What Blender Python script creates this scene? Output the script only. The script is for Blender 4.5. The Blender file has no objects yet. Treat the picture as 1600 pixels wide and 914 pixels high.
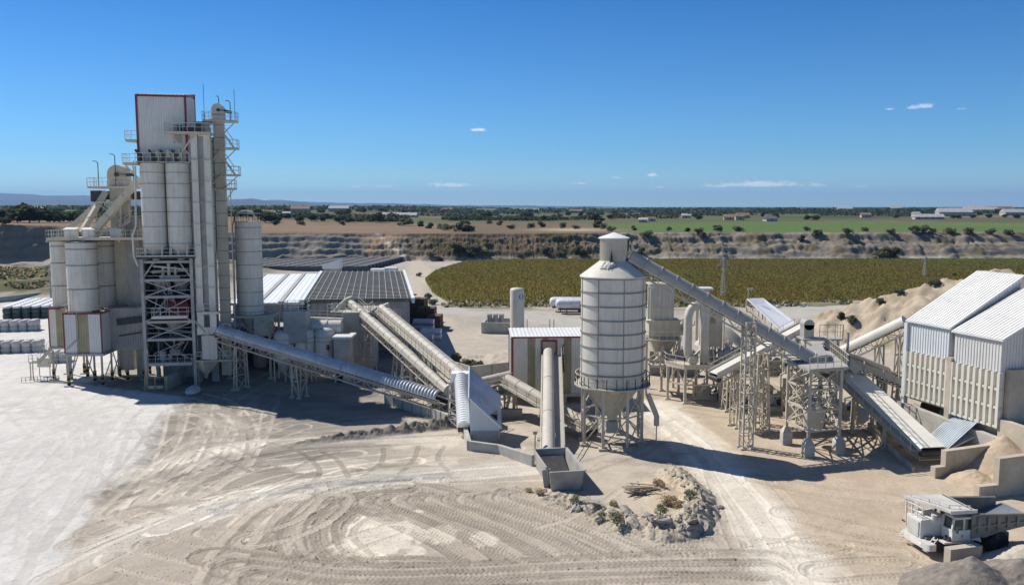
import bpy, math, random
import numpy as np
from mathutils import Vector as V3, Matrix
R = math.radians
rnd = random.Random(7)
HAZE = 5.4e-5
scene = bpy.context.scene
COL = scene.collection
# ------------------------------------------------------------------ survey: picture measurement -> metres
FPX, CAMH = 1300.0, 25.0
PITCH = math.atan(134.0 / FPX)
SP, CP = math.sin(PITCH), math.cos(PITCH)
def at(u, v, Y):
    t = (v - 457) / FPX; k = Y / (CP - t * SP)
    return V3((k * (u - 800) / FPX, Y, CAMH - k * (SP + t * CP)))
def gd(u, v, z=0.0):
    t = (v - 457) / FPX; k = (CAMH - z) / (SP + t * CP)
    return V3((k * (u - 800) / FPX, k * (CP - t * SP), z))
# ------------------------------------------------------------------ noise (numpy)
def _hash(ix, iy, s):
    n = (ix * 374761393 + iy * 668265263 + s * 1442695041) & 0x7fffffff
    n = ((n ^ (n >> 13)) * 1274126177) & 0x7fffffff
    return ((n ^ (n >> 16)) & 0xffff) / 65535.0
def vnoise(x, y, s=0):
    ix = np.floor(x).astype(np.int64); iy = np.floor(y).astype(np.int64)
    fx = x - ix; fy = y - iy
    fx = fx * fx * (3 - 2 * fx); fy = fy * fy * (3 - 2 * fy)
    a = _hash(ix, iy, s); b = _hash(ix + 1, iy, s); c = _hash(ix, iy + 1, s); d = _hash(ix + 1, iy + 1, s)
    return a + (b - a) * fx + (c - a) * fy + (a - b - c + d) * fx * fy
def fbm(x, y, o=4, s=0, g=0.5):
    r = 0; a = 1.0; t = 0
    for i in range(o):
        r = r + a * vnoise(x, y, s + i * 17); t += a; a *= g; x = x * 2.03 + 11.3; y = y * 2.03 + 5.7
    return r / t
def smooth(e0, e1, x):
    t = np.clip((x - e0) / (e1 - e0), 0, 1); return t * t * (3 - 2 * t)
# ------------------------------------------------------------------ materials
def N(nt, typ, **kw):
    n = nt.nodes.new(typ)
    for k, v in kw.items():
        if hasattr(n, k) and k not in ('Scale',): setattr(n, k, v)
    return n
def mat(name, c, rough=0.7, metal=0.0, var=0.25, dirt=0.35, dirtc=(.30, .27, .22), scale=0.6, streak=0.0, bump=0.0, bscale=8.0, dust=0.0, spec=0.3):
    m = bpy.data.materials.new(name); m.use_nodes = True
    nt = m.node_tree; L = nt.links; b = nt.nodes['Principled BSDF']
    b.inputs['Roughness'].default_value = rough; b.inputs['Metallic'].default_value = metal
    b.inputs['Specular IOR Level'].default_value = spec
    geo = N(nt, 'ShaderNodeNewGeometry')
    def noise(sc, det, vec=None, rg=.6):
        n = N(nt, 'ShaderNodeTexNoise'); n.inputs['Scale'].default_value = sc; n.inputs['Detail'].default_value = det
        n.inputs['Roughness'].default_value = rg
        L.new(vec or geo.outputs['Position'], n.inputs['Vector']); return n.outputs['Fac']
    def ramp(s, lo, hi):
        n = N(nt, 'ShaderNodeMapRange'); L.new(s, n.inputs['Value'])
        n.inputs['From Min'].default_value = lo; n.inputs['From Max'].default_value = hi; return n.outputs['Result']
    def mulv(s, k):
        n = N(nt, 'ShaderNodeMath', operation='MULTIPLY'); L.new(s, n.inputs[0])
        if isinstance(k, float): n.inputs[1].default_value = k
        else: L.new(k, n.inputs[1])
        return n.outputs[0]
    def mix(a, bcol, f, blend='MIX'):
        n = N(nt, 'ShaderNodeMix', data_type='RGBA', blend_type=blend)
        for i, q in ((6, a), (7, bcol)):
            if isinstance(q, tuple): n.inputs[i].default_value = (*q, 1)
            else: L.new(q, n.inputs[i])
        if isinstance(f, float): n.inputs[0].default_value = f
        else: L.new(f, n.inputs[0])
        return n.outputs[2]
    lo = tuple(x * (1 - var) for x in c); hi = tuple(min(1, x * (1 + var * .6)) for x in c)
    col = mix(lo, hi, ramp(noise(scale, 6), .3, .7))
    if dirt: col = mix(col, dirtc, mulv(ramp(noise(scale * 2.3, 8, rg=.7), .5, .78), float(dirt)))
    if streak:
        mp = N(nt, 'ShaderNodeMapping'); mp.inputs['Scale'].default_value = (3.5, 3.5, .22)
        L.new(geo.outputs['Position'], mp.inputs['Vector'])
        col = mix(col, dirtc, mulv(ramp(noise(1.0, 5, mp.outputs[0]), .48, .75), float(streak)))
    if dust:
        sx = N(nt, 'ShaderNodeSeparateXYZ'); L.new(geo.outputs['Normal'], sx.inputs[0])
        f = mulv(mulv(ramp(sx.outputs['Z'], .3, .95), ramp(noise(1.7, 5), .25, .6)), float(dust))
        col = mix(col, (.47, .44, .38), f)
    L.new(col, b.inputs['Base Color'])
    if bump:
        bp = N(nt, 'ShaderNodeBump'); bp.inputs['Strength'].default_value = bump; bp.inputs['Distance'].default_value = .05
        L.new(noise(bscale, 6), bp.inputs['Height']); L.new(bp.outputs[0], b.inputs['Normal'])
    return m
M = {}
M['white'] = mat('white_paint', (.62, .59, .515), .55, var=.12, dirt=.3, streak=.4, dust=.5)
M['silo'] = mat('silo_paint', (.655, .625, .555), .5, var=.09, dirt=.2, streak=.48, dust=.4, dirtc=(.36, .33, .27))
M['cream'] = mat('cream_paint', (.56, .51, .41), .6, var=.12, dirt=.35, streak=.35, dust=.6)
M['steel'] = mat('dusty_steel', (.50, .455, .37), .6, var=.15, dirt=.35, streak=.2, dust=.7)
M['steel_grey'] = mat('grey_steel', (.38, .375, .36), .55, dirt=.4, streak=.3, dust=.4)
M['hoop'] = mat('hoop_rust_shade', (.26, .245, .215), .6, dirt=.4)  # band colour darkened for rust and for the shadow line at each hoop
M['galv'] = mat('galvanised', (.50, .53, .56), .42, metal=.35, dirt=.25, streak=.1, dirtc=(.3, .3, .3), dust=.2)
M['galv_dust'] = mat('dusty_galvanised', (.40, .385, .36), .55, metal=.15, dirt=.4, dust=.5)
M['clad'] = mat('white_cladding', (.65, .645, .62), .45, var=.07, dirt=.08, streak=.12)
M['clad_blue'] = mat('pale_blue_cladding', (.67, .70, .715), .4, var=.07, dirt=.06, streak=.08)
M['clad_cream'] = mat('cream_cladding', (.68, .655, .58), .5, var=.08, dirt=.12, streak=.2)
M['khaki'] = mat('khaki_cladding', (.34, .30, .19), .5, dirt=.2, streak=.25)
M['red'] = mat('red_trim', (.23, .03, .042), .45, dirt=.1)
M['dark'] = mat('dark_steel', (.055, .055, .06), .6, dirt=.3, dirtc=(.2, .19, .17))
M['black'] = mat('black_interior', (.02, .02, .022), .9, dirt=.2, dirtc=(.1, .1, .09))
M['concrete'] = mat('concrete', (.46, .445, .41), .85, dirt=.4, streak=.35, bump=.3, dust=.3)
M['concrete_dark'] = mat('stained_concrete', (.27, .265, .25), .85, dirt=.5, streak=.6, bump=.3)
M['concrete_tan'] = mat('tan_concrete', (.50, .44, .35), .85, dirt=.4, streak=.4, bump=.3, dirtc=(.36, .29, .2), dust=.3)
M['roof_white'] = mat('white_roof_sheet', (.80, .81, .81), .4, var=.06, dirt=.1, dirtc=(.5, .44, .42))
M['roof_grey'] = mat('grey_roof_sheet', (.155, .16, .15), .7, dirt=.3, dirtc=(.24, .23, .21))
M['roof_pale'] = mat('pale_steel_roof', (.74, .735, .70), .38, var=.1, dirt=.25, streak=.0, dirtc=(.44, .42, .38))
M['roof_blue'] = mat('blue_grey_roof', (.46, .52, .56), .4, dirt=.35, dirtc=(.4, .38, .33))
M['belt'] = mat('belt_cover', (.66, .635, .57), .6, var=.1, dirt=.2, dust=.4)
M['belt_white'] = mat('pale_belt_cover', (.72, .70, .63), .6, var=.1, dirt=.25)
M['cover_grey'] = mat('weathered_grey_cover', (.40, .38, .34), .6, var=.12, dirt=.3, dust=.35)
M['cover_dust'] = mat('dusty_tube_cover', (.53, .505, .445), .6, var=.12, dirt=.3, dust=.5)
M['rubber'] = mat('rubber', (.03, .03, .03), .8, dirt=.4, dirtc=(.3, .27, .22))
M['rust'] = mat('rusty_steel', (.13, .075, .05), .85, dirt=.5, dirtc=(.25, .2, .16))
M['yellow'] = mat('yellow_paint', (.42, .32, .07), .6, dirt=.5)
M['sand'] = mat('sand', (.46, .37, .27), .95, var=.25, dirt=.5, dirtc=(.36, .28, .2), bump=.8, bscale=4)
M['sand_pale'] = mat('pale_sand', (.50, .45, .37), .95, var=.2, dirt=.4, bump=.8, bscale=4)
M['gravel'] = mat('gravel', (.225, .20, .17), .95, var=.35, dirt=.6, scale=2, dirtc=(.18, .165, .15), bump=1, bscale=10)
M['rock'] = mat('rock', (.36, .33, .28), .95, var=.35, dirt=.5, bump=1, bscale=3)
M['wood'] = mat('weathered_wood', (.36, .30, .24), .9, var=.4, dirt=.5, scale=3)
M['glass'] = mat('dark_glass', (.05, .085, .08), .08, var=.1, dirt=.1, spec=.8)
M['bag_white'] = mat('white_bag', (.70, .71, .74), .6, dirt=.2, bump=.6, bscale=3)
M['bag_green'] = mat('dark_green_wrap', (.065, .095, .085), .5, dirt=.3, dirtc=(.12, .14, .13))
M['bag_grey'] = mat('grey_pack', (.50, .50, .49), .7, dirt=.4)
M['truck'] = mat('truck_paint', (.66, .65, .61), .4, dirt=.4, dirtc=(.47, .42, .34), dust=.5)
M['tray'] = mat('tray_steel', (.22, .205, .18), .6, metal=.2, dirt=.5, dirtc=(.42, .37, .3))
M['tray_in'] = mat('worn_tray_floor', (.30, .33, .36), .4, metal=.5, dirt=.3)
M['orange'] = mat('orange_panel', (.55, .12, .04), .5)
M['blue'] = mat('blue_badge', (.02, .12, .35), .5)
M['tile'] = mat('terracotta', (.27, .165, .115), .8)
M['wallfar'] = mat('render_wall', (.45, .42, .37), .8)
M['pallet_dark'] = mat('dark_pallet_stock', (.115, .12, .125), .8, var=.4, dirt=.4, scale=1.2, dirtc=(.2, .2, .19))
M['hazard'] = mat('hazard_paint', (.34, .22, .04), .6, dirt=.6, dirtc=(.05, .05, .05), scale=3)
M['roof_far'] = mat('far_pale_roof', (.42, .42, .41), .7)
M['bark'] = mat('bark', (.09, .07, .05), .9)
def leafmat(name, c):
    m = mat(name, c, .7, var=.45, dirt=.0, scale=1.6, spec=.2)
    nt = m.node_tree; b = nt.nodes['Principled BSDF']; tr = nt.nodes.new('ShaderNodeBsdfTranslucent'); mx = nt.nodes.new('ShaderNodeMixShader'); mx.inputs[0].default_value = .5
    nt.links.new(b.inputs['Base Color'].links[0].from_socket, tr.inputs['Color']); nt.links.new(b.outputs[0], mx.inputs[1]); nt.links.new(tr.outputs[0], mx.inputs[2]); nt.links.new(mx.outputs[0], nt.nodes['Material Output'].inputs['Surface'])
    return m
M['leaf_dark'] = leafmat('foliage_dark', (.065, .085, .042))
M['leaf_mid'] = leafmat('foliage_mid', (.105, .13, .06))
M['leaf_olive'] = leafmat('foliage_olive', (.18, .185, .105))
M['leaf_grey'] = leafmat('foliage_grey', (.21, .215, .145))
M['straw'] = leafmat('dry_straw', (.52, .42, .28))
M['broom'] = leafmat('broom_leaf', (.24, .27, .16))
M['crop'] = leafmat('crop_leaf', (.26, .222, .056))
M['crop_brown'] = leafmat('crop_ear', (.24, .175, .052))
M['crop_green'] = leafmat('crop_green', (.225, .25, .07))
# ------------------------------------------------------------------ mesh builder
class MB:
    def __init__(s): s.v = []; s.f = []; s.m = []; s.mats = []; s.cur = 0
    def use(s, key):
        if key not in s.mats: s.mats.append(key)
        s.cur = s.mats.index(key); return s
    def add(s, vs, fs):
        o = len(s.v); s.v.extend(tuple(p) for p in vs)
        for f in fs: s.f.append(tuple(i + o for i in f)); s.m.append(s.cur)
        return s
    def hexa(s, p):   # 8 points: bottom 4 ccw, top 4 ccw
        return s.add(p, [(3, 2, 1, 0), (4, 5, 6, 7), (0, 1, 5, 4), (1, 2, 6, 5), (2, 3, 7, 6), (3, 0, 4, 7)])
    def bx(s, x0, y0, z0, x1, y1, z1):
        return s.hexa([(x0, y0, z0), (x1, y0, z0), (x1, y1, z0), (x0, y1, z0), (x0, y0, z1), (x1, y0, z1), (x1, y1, z1), (x0, y1, z1)])
    def prism(s, poly, z0, z1):
        n = len(poly)
        z0s = z0 if isinstance(z0, (list, tuple)) else [z0] * n
        z1s = z1 if isinstance(z1, (list, tuple)) else [z1] * n
        vs = [(p[0], p[1], z) for p, z in zip(poly, z0s)] + [(p[0], p[1], z) for p, z in zip(poly, z1s)]
        return s.add(vs, [tuple(range(n - 1, -1, -1)), tuple(range(n, 2 * n))] + [(i, (i + 1) % n, n + (i + 1) % n, n + i) for i in range(n)])
    def bar(s, p, q, w, h=None, up=(0, 0, 1)):
        p = V3(p); q = V3(q); d = q - p
        if d.length < 1e-6: return s
        d.normalize(); h = h or w; u = V3(up)
        if abs(d.dot(u)) > .98: u = V3((1, 0, 0))
        a = d.cross(u).normalized() * (w / 2); b = a.cross(d).normalized() * (h / 2)
        return s.hexa([p - a - b, p + a - b, q + a - b, q - a - b, p - a + b, p + a + b, q + a + b, q - a + b])
    def tube(s, p, q, r, n=10, r2=None):
        return s.pipe([p, q], [r, r if r2 is None else r2], n)
    def pipe(s, pts, r, n=10, cap=True):
        pts = [V3(p) for p in pts]; k = len(pts); rs = r if isinstance(r, (list, tuple)) else [r] * k
        o = len(s.v); a = None
        for i in range(k):
            d = (pts[min(i + 1, k - 1)] - pts[max(i - 1, 0)]).normalized()
            if a is None:
                a = d.cross(V3((0, 0, 1)) if abs(d.z) < .95 else V3((1, 0, 0))).normalized()
            else: a = (a - d * a.dot(d)).normalized()
            b = d.cross(a)
            for j in range(n):
                t = 2 * math.pi * j / n; s.v.append(tuple(pts[i] + (a * math.cos(t) + b * math.sin(t)) * rs[i]))
        for i in range(k - 1):
            for j in range(n):
                s.f.append((o + i * n + j, o + i * n + (j + 1) % n, o + (i + 1) * n + (j + 1) % n, o + (i + 1) * n + j)); s.m.append(s.cur)
        if cap:
            s.f.append(tuple(o + j for j in range(n - 1, -1, -1))); s.m.append(s.cur)
            s.f.append(tuple(o + (k - 1) * n + j for j in range(n))); s.m.append(s.cur)
        return s
    def lathe(s, c, prof, n=32, cap=True):
        o = len(s.v); k = len(prof)
        for r, z in prof:
            for j in range(n):
                t = 2 * math.pi * j / n; s.v.append((c[0] + r * math.cos(t), c[1] + r * math.sin(t), c[2] + z))
        for i in range(k - 1):
            for j in range(n):
                s.f.append((o + i * n + j, o + i * n + (j + 1) % n, o + (i + 1) * n + (j + 1) % n, o + (i + 1) * n + j)); s.m.append(s.cur)
        if cap:
            s.f.append(tuple(o + j for j in range(n - 1, -1, -1))); s.m.append(s.cur)
            s.f.append(tuple(o + (k - 1) * n + j for j in range(n))); s.m.append(s.cur)
        return s
    def corr(s, p, du, dv, pitch=.33, depth=.045, nrm=None, bands=None, key='clad'):
        """ribbed sheet: spans du (across the ribs) and dv (along them)"""
        p = V3(p); du = V3(du); dv = V3(dv); L = du.length; n = max(1, round(L / pitch)); e = du / n
        nr = V3(nrm) if nrm else du.cross(dv).normalized(); nr = nr.normalized() * depth
        for i in range(n):
            b = p + e * i
            if bands is not None:
                k = key; fr = (i + .5) / n
                for lo, hi, kk in bands:
                    if lo <= fr < hi: k = kk
                s.use(k)
            q = [b, b + e * .5, b + e * .6 + nr, b + e * .9 + nr, b + e]
            o = len(s.v)
            for x in q: s.v.append(tuple(x))
            for x in q: s.v.append(tuple(x + dv))
            for j in range(4): s.f.append((o + j, o + j + 1, o + 5 + j + 1, o + 5 + j)); s.m.append(s.cur)
        return s
    def rail(s, pts, h=1.1, step=1.5, w=.055, closed=False, mid=True, toe=False):
        pts = [V3(p) for p in pts]
        if closed: pts = pts + [pts[0]]
        up = V3((0, 0, 1))
        for a, b in zip(pts[:-1], pts[1:]):
            n = max(1, round((b - a).length / step))
            for i in range(n + 1): s.bar(a + (b - a) * i / n, a + (b - a) * i / n + up * h, w)
            s.bar(a + up * h, b + up * h, w)
            if mid: s.bar(a + up * h * .52, b + up * h * .52, w * .8)
            if toe: s.bar(a + up * .08, b + up * .08, w * .5, .16)
        return s
    def frame(s, b4, t4, nsec, w=.18, wb=.1, rings=True, xb=True):
        """lattice tower between two quads"""
        b4 = [V3(p) for p in b4]; t4 = [V3(p) for p in t4]
        for a, b in zip(b4, t4): s.bar(a, b, w)
        for k in range(nsec):
            f0 = k / nsec; f1 = (k + 1) / nsec
            for i in range(len(b4)):
                j = (i + 1) % len(b4)
                A0 = b4[i].lerp(t4[i], f0); B0 = b4[j].lerp(t4[j], f0); A1 = b4[i].lerp(t4[i], f1); B1 = b4[j].lerp(t4[j], f1)
                if rings: s.bar(A1, B1, wb)
                if (k + i) % 2 == 0 or xb: s.bar(A0, B1, wb * .8)
                if (k + i) % 2 == 1 or xb: s.bar(B0, A1, wb * .8)
        return s
    def build(s, name, key=None, parent=None, local=False, smooth=True):
        me = bpy.data.meshes.new(name)
        vs = s.v
        if parent is not None and not local:
            mi = WM[parent.name].inverted(); vs = [tuple(mi @ V3(p)) for p in vs]
        me.from_pydata(vs, [], s.f); 
        for k in (s.mats or [key]): me.materials.append(M[k])
        if s.mats: me.polygons.foreach_set('material_index', s.m)
        me.update()
        if smooth:
            me.shade_smooth(); me.set_sharp_from_angle(angle=R(38))
        o = bpy.data.objects.new(name, me); COL.objects.link(o)
        if parent is not None: o.parent = parent; WM[o.name] = WM[parent.name]
        else: WM[o.name] = Matrix()
        return o
WM = {}
def tag(o, label, cat, group=None, kind=None):
    if label: o['label'] = label
    if cat: o['category'] = cat
    if group: o['group'] = group
    if kind: o['kind'] = kind
    return o
def thing(name, label, cat, loc=(0, 0, 0), rz=0.0, group=None):
    o = bpy.data.objects.new(name, None); COL.objects.link(o); o.empty_display_size = .5
    o.location = loc; o.rotation_euler = (0, 0, rz)
    WM[o.name] = Matrix.Translation(V3(loc)) @ Matrix.Rotation(rz, 4, 'Z')
    return tag(o, label, cat, group)
def copy_thing(src, loc, rz=0.0, label=None, group=None, scale=None):
    c = src.copy(); COL.objects.link(c); c.location = loc; c.rotation_euler = (0, 0, rz)
    if scale is not None: c.scale = scale if isinstance(scale, tuple) else (scale,) * 3
    if label: c['label'] = label
    if group: c['group'] = group
    for ch in src.children:
        d = ch.copy(); COL.objects.link(d); d.parent = c
        for g in ch.children:
            e = g.copy(); COL.objects.link(e); e.parent = d
    return c
# ------------------------------------------------------------------ camera, light, sky
cam = bpy.data.cameras.new('camera'); co = bpy.data.objects.new('camera', cam); COL.objects.link(co)
co.location = (0, 0, CAMH); co.rotation_euler = (R(90) - PITCH, 0, 0)
cam.sensor_width = 36; cam.lens = 36 * FPX / 1600; cam.clip_start = .5; cam.clip_end = 80000
scene.camera = co
SUN_EL = 47.0; SUN_AZ = math.atan2(-.84, .545)      # from +Y towards +X
sd = V3((math.sin(SUN_AZ) * math.cos(R(SUN_EL)), math.cos(SUN_AZ) * math.cos(R(SUN_EL)), math.sin(R(SUN_EL))))
sl = bpy.data.lights.new('sun', 'SUN'); sl.energy = 5.0; sl.angle = R(.5); sl.color = (1, .94, .85)
so = bpy.data.objects.new('sun', sl); COL.objects.link(so); so.location = (-60, 60, 90)
so.rotation_euler = sd.to_track_quat('Z', 'Y').to_euler()
w = bpy.data.worlds.new('World'); scene.world = w; w.use_nodes = True
nt = w.node_tree; L = nt.links; bg = nt.nodes['Background']; bg.inputs['Strength'].default_value = .072
sky = nt.nodes.new('ShaderNodeTexSky'); sky.sky_type = 'NISHITA'; sky.sun_disc = False
sky.sun_elevation = R(SUN_EL); sky.sun_rotation = SUN_AZ; sky.altitude = 200; sky.air_density = 1.0; sky.dust_density = .0; sky.ozone_density = 4.0
# small fair-weather clouds: noise inside soft patches of sky, given by direction
tc = nt.nodes.new('ShaderNodeTexCoord')
s3 = nt.nodes.new('ShaderNodeSeparateXYZ'); L.new(tc.outputs['Generated'], s3.inputs[0])
rp = nt.nodes.new('ShaderNodeValToRGB'); L.new(s3.outputs[2], rp.inputs[0])   # clear dry air: colour by height above the horizon
for i, (pos, c) in enumerate(((0.0, (.92, 1.26, 1.58)), (.06, (.56, 1.0, 1.42)), (.24, (.25, .73, 1.22)), (.42, (.27, .70, 1.12)), (.66, (.62, .74, .88)), (1.0, (.66, .76, .88)))):
    e = rp.color_ramp.elements[i] if i < 2 else rp.color_ramp.elements.new(pos)
    e.position = pos; e.color = (*c, 1)
mt = nt.nodes.new('ShaderNodeMix'); mt.data_type = 'RGBA'; mt.blend_type = 'MULTIPLY'; mt.inputs[0].default_value = 1
L.new(sky.outputs[0], mt.inputs[6]); L.new(rp.outputs[0], mt.inputs[7]); last = mt.outputs[2]
def cloud(u, v, ru, rv, dens, seed):
    global last
    d = at(u, v, 1000.0) - V3((0, 0, CAMH)); az = math.atan2(d.x, d.y); el = math.atan2(d.z, math.hypot(d.x, d.y))
    def node(op, a, b=None, c=None):
        n = nt.nodes.new('ShaderNodeMath'); n.operation = op
        for i, q in enumerate((a, b, c)):
            if q is None: continue
            if isinstance(q, (int, float)): n.inputs[i].default_value = q
            else: L.new(q, n.inputs[i])
        return n.outputs[0]
    sx = nt.nodes.new('ShaderNodeSeparateXYZ'); L.new(tc.outputs['Generated'], sx.inputs[0])
    a = node('ARCTAN2', sx.outputs[0], sx.outputs[1]); e = node('ARCSINE', sx.outputs[2])
    x = node('DIVIDE', node('SUBTRACT', a, az), ru / FPX); y = node('DIVIDE', node('SUBTRACT', e, el), rv / FPX)
    y2 = node('MULTIPLY', y, node('MULTIPLY_ADD', node('LESS_THAN', y, 0.0), 1.1, 1.0))
    rr = node('ADD', node('MULTIPLY', x, x), node('MULTIPLY', y2, y2))
    cb = nt.nodes.new('ShaderNodeCombineXYZ'); L.new(node('MULTIPLY', a, FPX / 14), cb.inputs[0]); L.new(node('MULTIPLY', e, FPX / 8), cb.inputs[1]); cb.inputs[2].default_value = seed
    nz = nt.nodes.new('ShaderNodeTexNoise'); nz.inputs['Scale'].default_value = 1; nz.inputs['Detail'].default_value = 5; nz.inputs['Roughness'].default_value = .62
    L.new(cb.outputs[0], nz.inputs['Vector'])
    m = nt.nodes.new('ShaderNodeMapRange'); m.interpolation_type = 'SMOOTHSTEP'
    L.new(node('SUBTRACT', node('MULTIPLY_ADD', nz.outputs['Fac'], 2.6, -.62), rr), m.inputs['Value'])
    m.inputs['From Min'].default_value = -.15; m.inputs['From Max'].default_value = .75
    mx = nt.nodes.new('ShaderNodeMix'); mx.data_type = 'RGBA'; L.new(node('MULTIPLY', m.outputs[0], dens), mx.inputs[0]); L.new(last, mx.inputs[6]); mx.inputs[7].default_value = (13, 13.2, 13.6, 1)
    last = mx.outputs[2]
for i, c in enumerate([(748, 204, 24, 4, .7), (703, 290, 38, 6, .75), (598, 292, 20, 3.5, .5), (555, 292, 12, 3, .45), (904, 287, 17, 3, .55), (1020, 274, 10, 4, .55), (962, 278, 11, 2.5, .4), (1032, 293, 16, 2.5, .4), (1180, 289, 95, 7.5, .75), (1437, 168, 22, 6, .5), (1390, 171, 7, 2.5, .4), (1345, 292, 14, 2.5, .3), (1275, 290, 16, 4, .4), (680, 287, 14, 3, .4), (1120, 292, 22, 3, .45), (1500, 171, 9, 2.5, .3)]):
    cloud(*c, i * 3.7)
L.new(last, bg.inputs['Color'])
vs = scene.view_settings; vs.view_transform = 'Standard'; vs.look = 'None'; vs.exposure = 0.2; vs.gamma = 1; vs.use_curve_mapping = False
cy = scene.cycles; cy.use_denoising = True; cy.max_bounces = 6; cy.diffuse_bounces = 3; cy.glossy_bounces = 2; cy.transmission_bounces = 2; cy.volume_bounces = 0
cy.sample_clamp_indirect = 4
# ------------------------------------------------------------------ the ground: one sheet, yard + quarry face + plain
def axis(segs):
    out = [segs[0][0]]
    for (x0, x1, st) in segs:
        n = max(1, round((x1 - x0) / st)); out += [x0 + (x1 - x0) * (i + 1) / n for i in range(n)]
    return out
def grow(x0, x1, st, k):
    out = []; x = x0
    while x < x1: x += st; st *= k; out.append(x)
    return out
xr = axis([(0, 34, .088), (34, 50, .12), (50, 64, .25), (64, 105, .5), (105, 230, .8)]); xr += grow(230, 14000, 1.2, 1.10)
gx = np.array(sorted([-q for q in xr[1:]] + xr))
gy = np.array(axis([(-300, -60, 30), (-60, 44, 3.0), (44, 54, .12), (54, 84, .088), (84, 106, .13), (106, 132, .25), (132, 180, .5), (180, 330, .9), (330, 450, .7)]) + grow(450, 22000, 1.5, 1.075))
NX, NY = len(gx), len(gy)
XX, YY = np.meshgrid(gx, gy)
nA = fbm(XX * .05, YY * .05, 4, 3); nB = fbm(XX * .4, YY * .4, 4, 9); nC = fbm(XX * .012, YY * .012, 4, 21)
nD = fbm(XX * 2.1, YY * 2.1, 3, 33)
def interp(x, xs, ys): return np.interp(x, xs, ys)
# quarry face
yc = interp(XX, [-400, -218, -113, -47, 61, 240, 600], [330, 350, 366, 384, 398, 398, 396]) + (fbm(XX * .03, YY * 0 + 2, 4, 5) - .5) * 16
hc = interp(XX, [-400, -215, -120, -60, 0, 120, 300], [18, 17.3, 13.2, 12.3, 12.0, 12.2, 12.4])
wc = interp(XX, [-400, -220, -130, -60, 20, 240], [9, 9, 12, 20, 20, 22])
tcl = np.clip((YY - yc) / wc + (fbm(XX * .11, YY * .11, 4, 41) - .5) * .55 * (YY > yc - 4) * .5, 0, 1); tcl = np.clip(tcl + .035 * np.sin(tcl * 26 + nB * 4 + nA * 9) * np.clip(tcl * (1 - tcl) * 8, 0, 1), 0, 1)
cliff = tcl ** .8
cliff = np.where(XX > 10, .55 * np.clip(tcl * 2.2, 0, 1) + .45 * smooth(.5, 1, tcl), cliff)
rough = ((fbm(XX * .33, YY * .05, 4, 51) - .5) * 2.0 + (fbm(XX * .7, YY * .7, 4, 53) - .5) * 1.7) * (.35 + .65 * smooth(-70, -30, XX)) * np.clip(tcl * (1 - tcl) * 4, 0, 1)
plain = smooth(420, 1000, YY) * 1.0 + (nC - .5) * 2.5 * smooth(430, 800, YY)
ZZ = hc * cliff + rough + plain
# low mounds by the left quarry face
ml = smooth(-78, -110, XX) * smooth(205, 245, YY) * (1 - smooth(330, 352, YY))
ZZ += ml * (fbm(XX * .035, YY * .05, 4, 61) * 9 - 2.2).clip(0)
# spoil heap behind the right-hand sheds
def seg_d(ax, ay, bx, by):
    dx, dy = bx - ax, by - ay; L2 = dx * dx + dy * dy
    t = np.clip(((XX - ax) * dx + (YY - ay) * dy) / L2, 0, 1)
    return np.hypot(XX - ax - t * dx, YY - ay - t * dy), t
d1, t1 = seg_d(55, 170, 86, 148); d2, t2 = seg_d(86, 148, 130, 138)
heap = np.maximum((1.2 + 13.0 * t1) - d1 * .52, 12.4 - d2 * .52)
heap = np.maximum(heap + (fbm(XX * .12, YY * .12, 5, 71) - .5) * 3.4 + (fbm(XX * .45, YY * .45, 4, 72) - .5) * 2.6, 0) * (YY < 230)
heap *= smooth(112, 124, YY)
ZZ = np.maximum(ZZ, heap)
rub = np.maximum(1.6 - np.hypot((XX - 4) / 9, (YY - 136) / 6) * 1.5 + (nB - .5) * 1.6, 0) + np.maximum(1.8 - np.hypot((XX + 1) / 6, (YY - 124) / 5) * 1.7 + (nB - .5) * 1.8, 0)
ZZ += rub
# yard relief
near = (1 - smooth(125, 170, YY))
ZZ += near * ((nA - .5) * .25 + (nB - .5) * .10 + (nD - .5) * .035)
# rubble bank with ridged rock and the windrow of grey spoil
def world_poly(pts, z=0.0): return [tuple(gd(u, v, z))[:2] for u, v in pts]
def dist_poly(pts, pad):
    D = np.full(XX.shape, 1e9); S = np.zeros(XX.shape); acc = 0
    for (ax, ay), (bx, by) in zip(pts[:-1], pts[1:]):
        i0, i1 = np.searchsorted(gx, [min(ax, bx) - pad, max(ax, bx) + pad]); j0, j1 = np.searchsorted(gy, [min(ay, by) - pad, max(ay, by) + pad])
        if i1 <= i0 or j1 <= j0: acc += math.hypot(bx - ax, by - ay); continue
        sx = XX[j0:j1, i0:i1]; sy = YY[j0:j1, i0:i1]; dx, dy = bx - ax, by - ay; ln = math.hypot(dx, dy) or 1e-6
        t = np.clip(((sx - ax) * dx + (sy - ay) * dy) / ln ** 2, 0, 1)
        d = np.hypot(sx - ax - t * dx, sy - ay - t * dy)
        sgn = np.sign((sx - ax) * dy - (sy - ay) * dx); cur = D[j0:j1, i0:i1]; m = d < np.abs(cur)
        cur[m] = (d * np.where(sgn == 0, 1, sgn))[m]; S[j0:j1, i0:i1][m] = (acc + t * ln)[m]; acc += ln
    return D, S
bankp = world_poly([(872, 776), (905, 788), (940, 806), (985, 822), (1040, 832), (1078, 824), (1090, 800), (1078, 768), (1052, 744)])
Db, Sb = dist_poly(bankp, 5)
hb = interp(Sb, [0, 3, 8, 13, 18, 30], [.05, .15, .6, .95, .95, .5])
ridge = 1 - np.abs(fbm(XX * .55, YY * .55, 4, 81) * 2 - 1)
ridge2 = 1 - np.abs(fbm(XX * 1.3 + 5, YY * 1.3, 3, 83) * 2 - 1)
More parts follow.
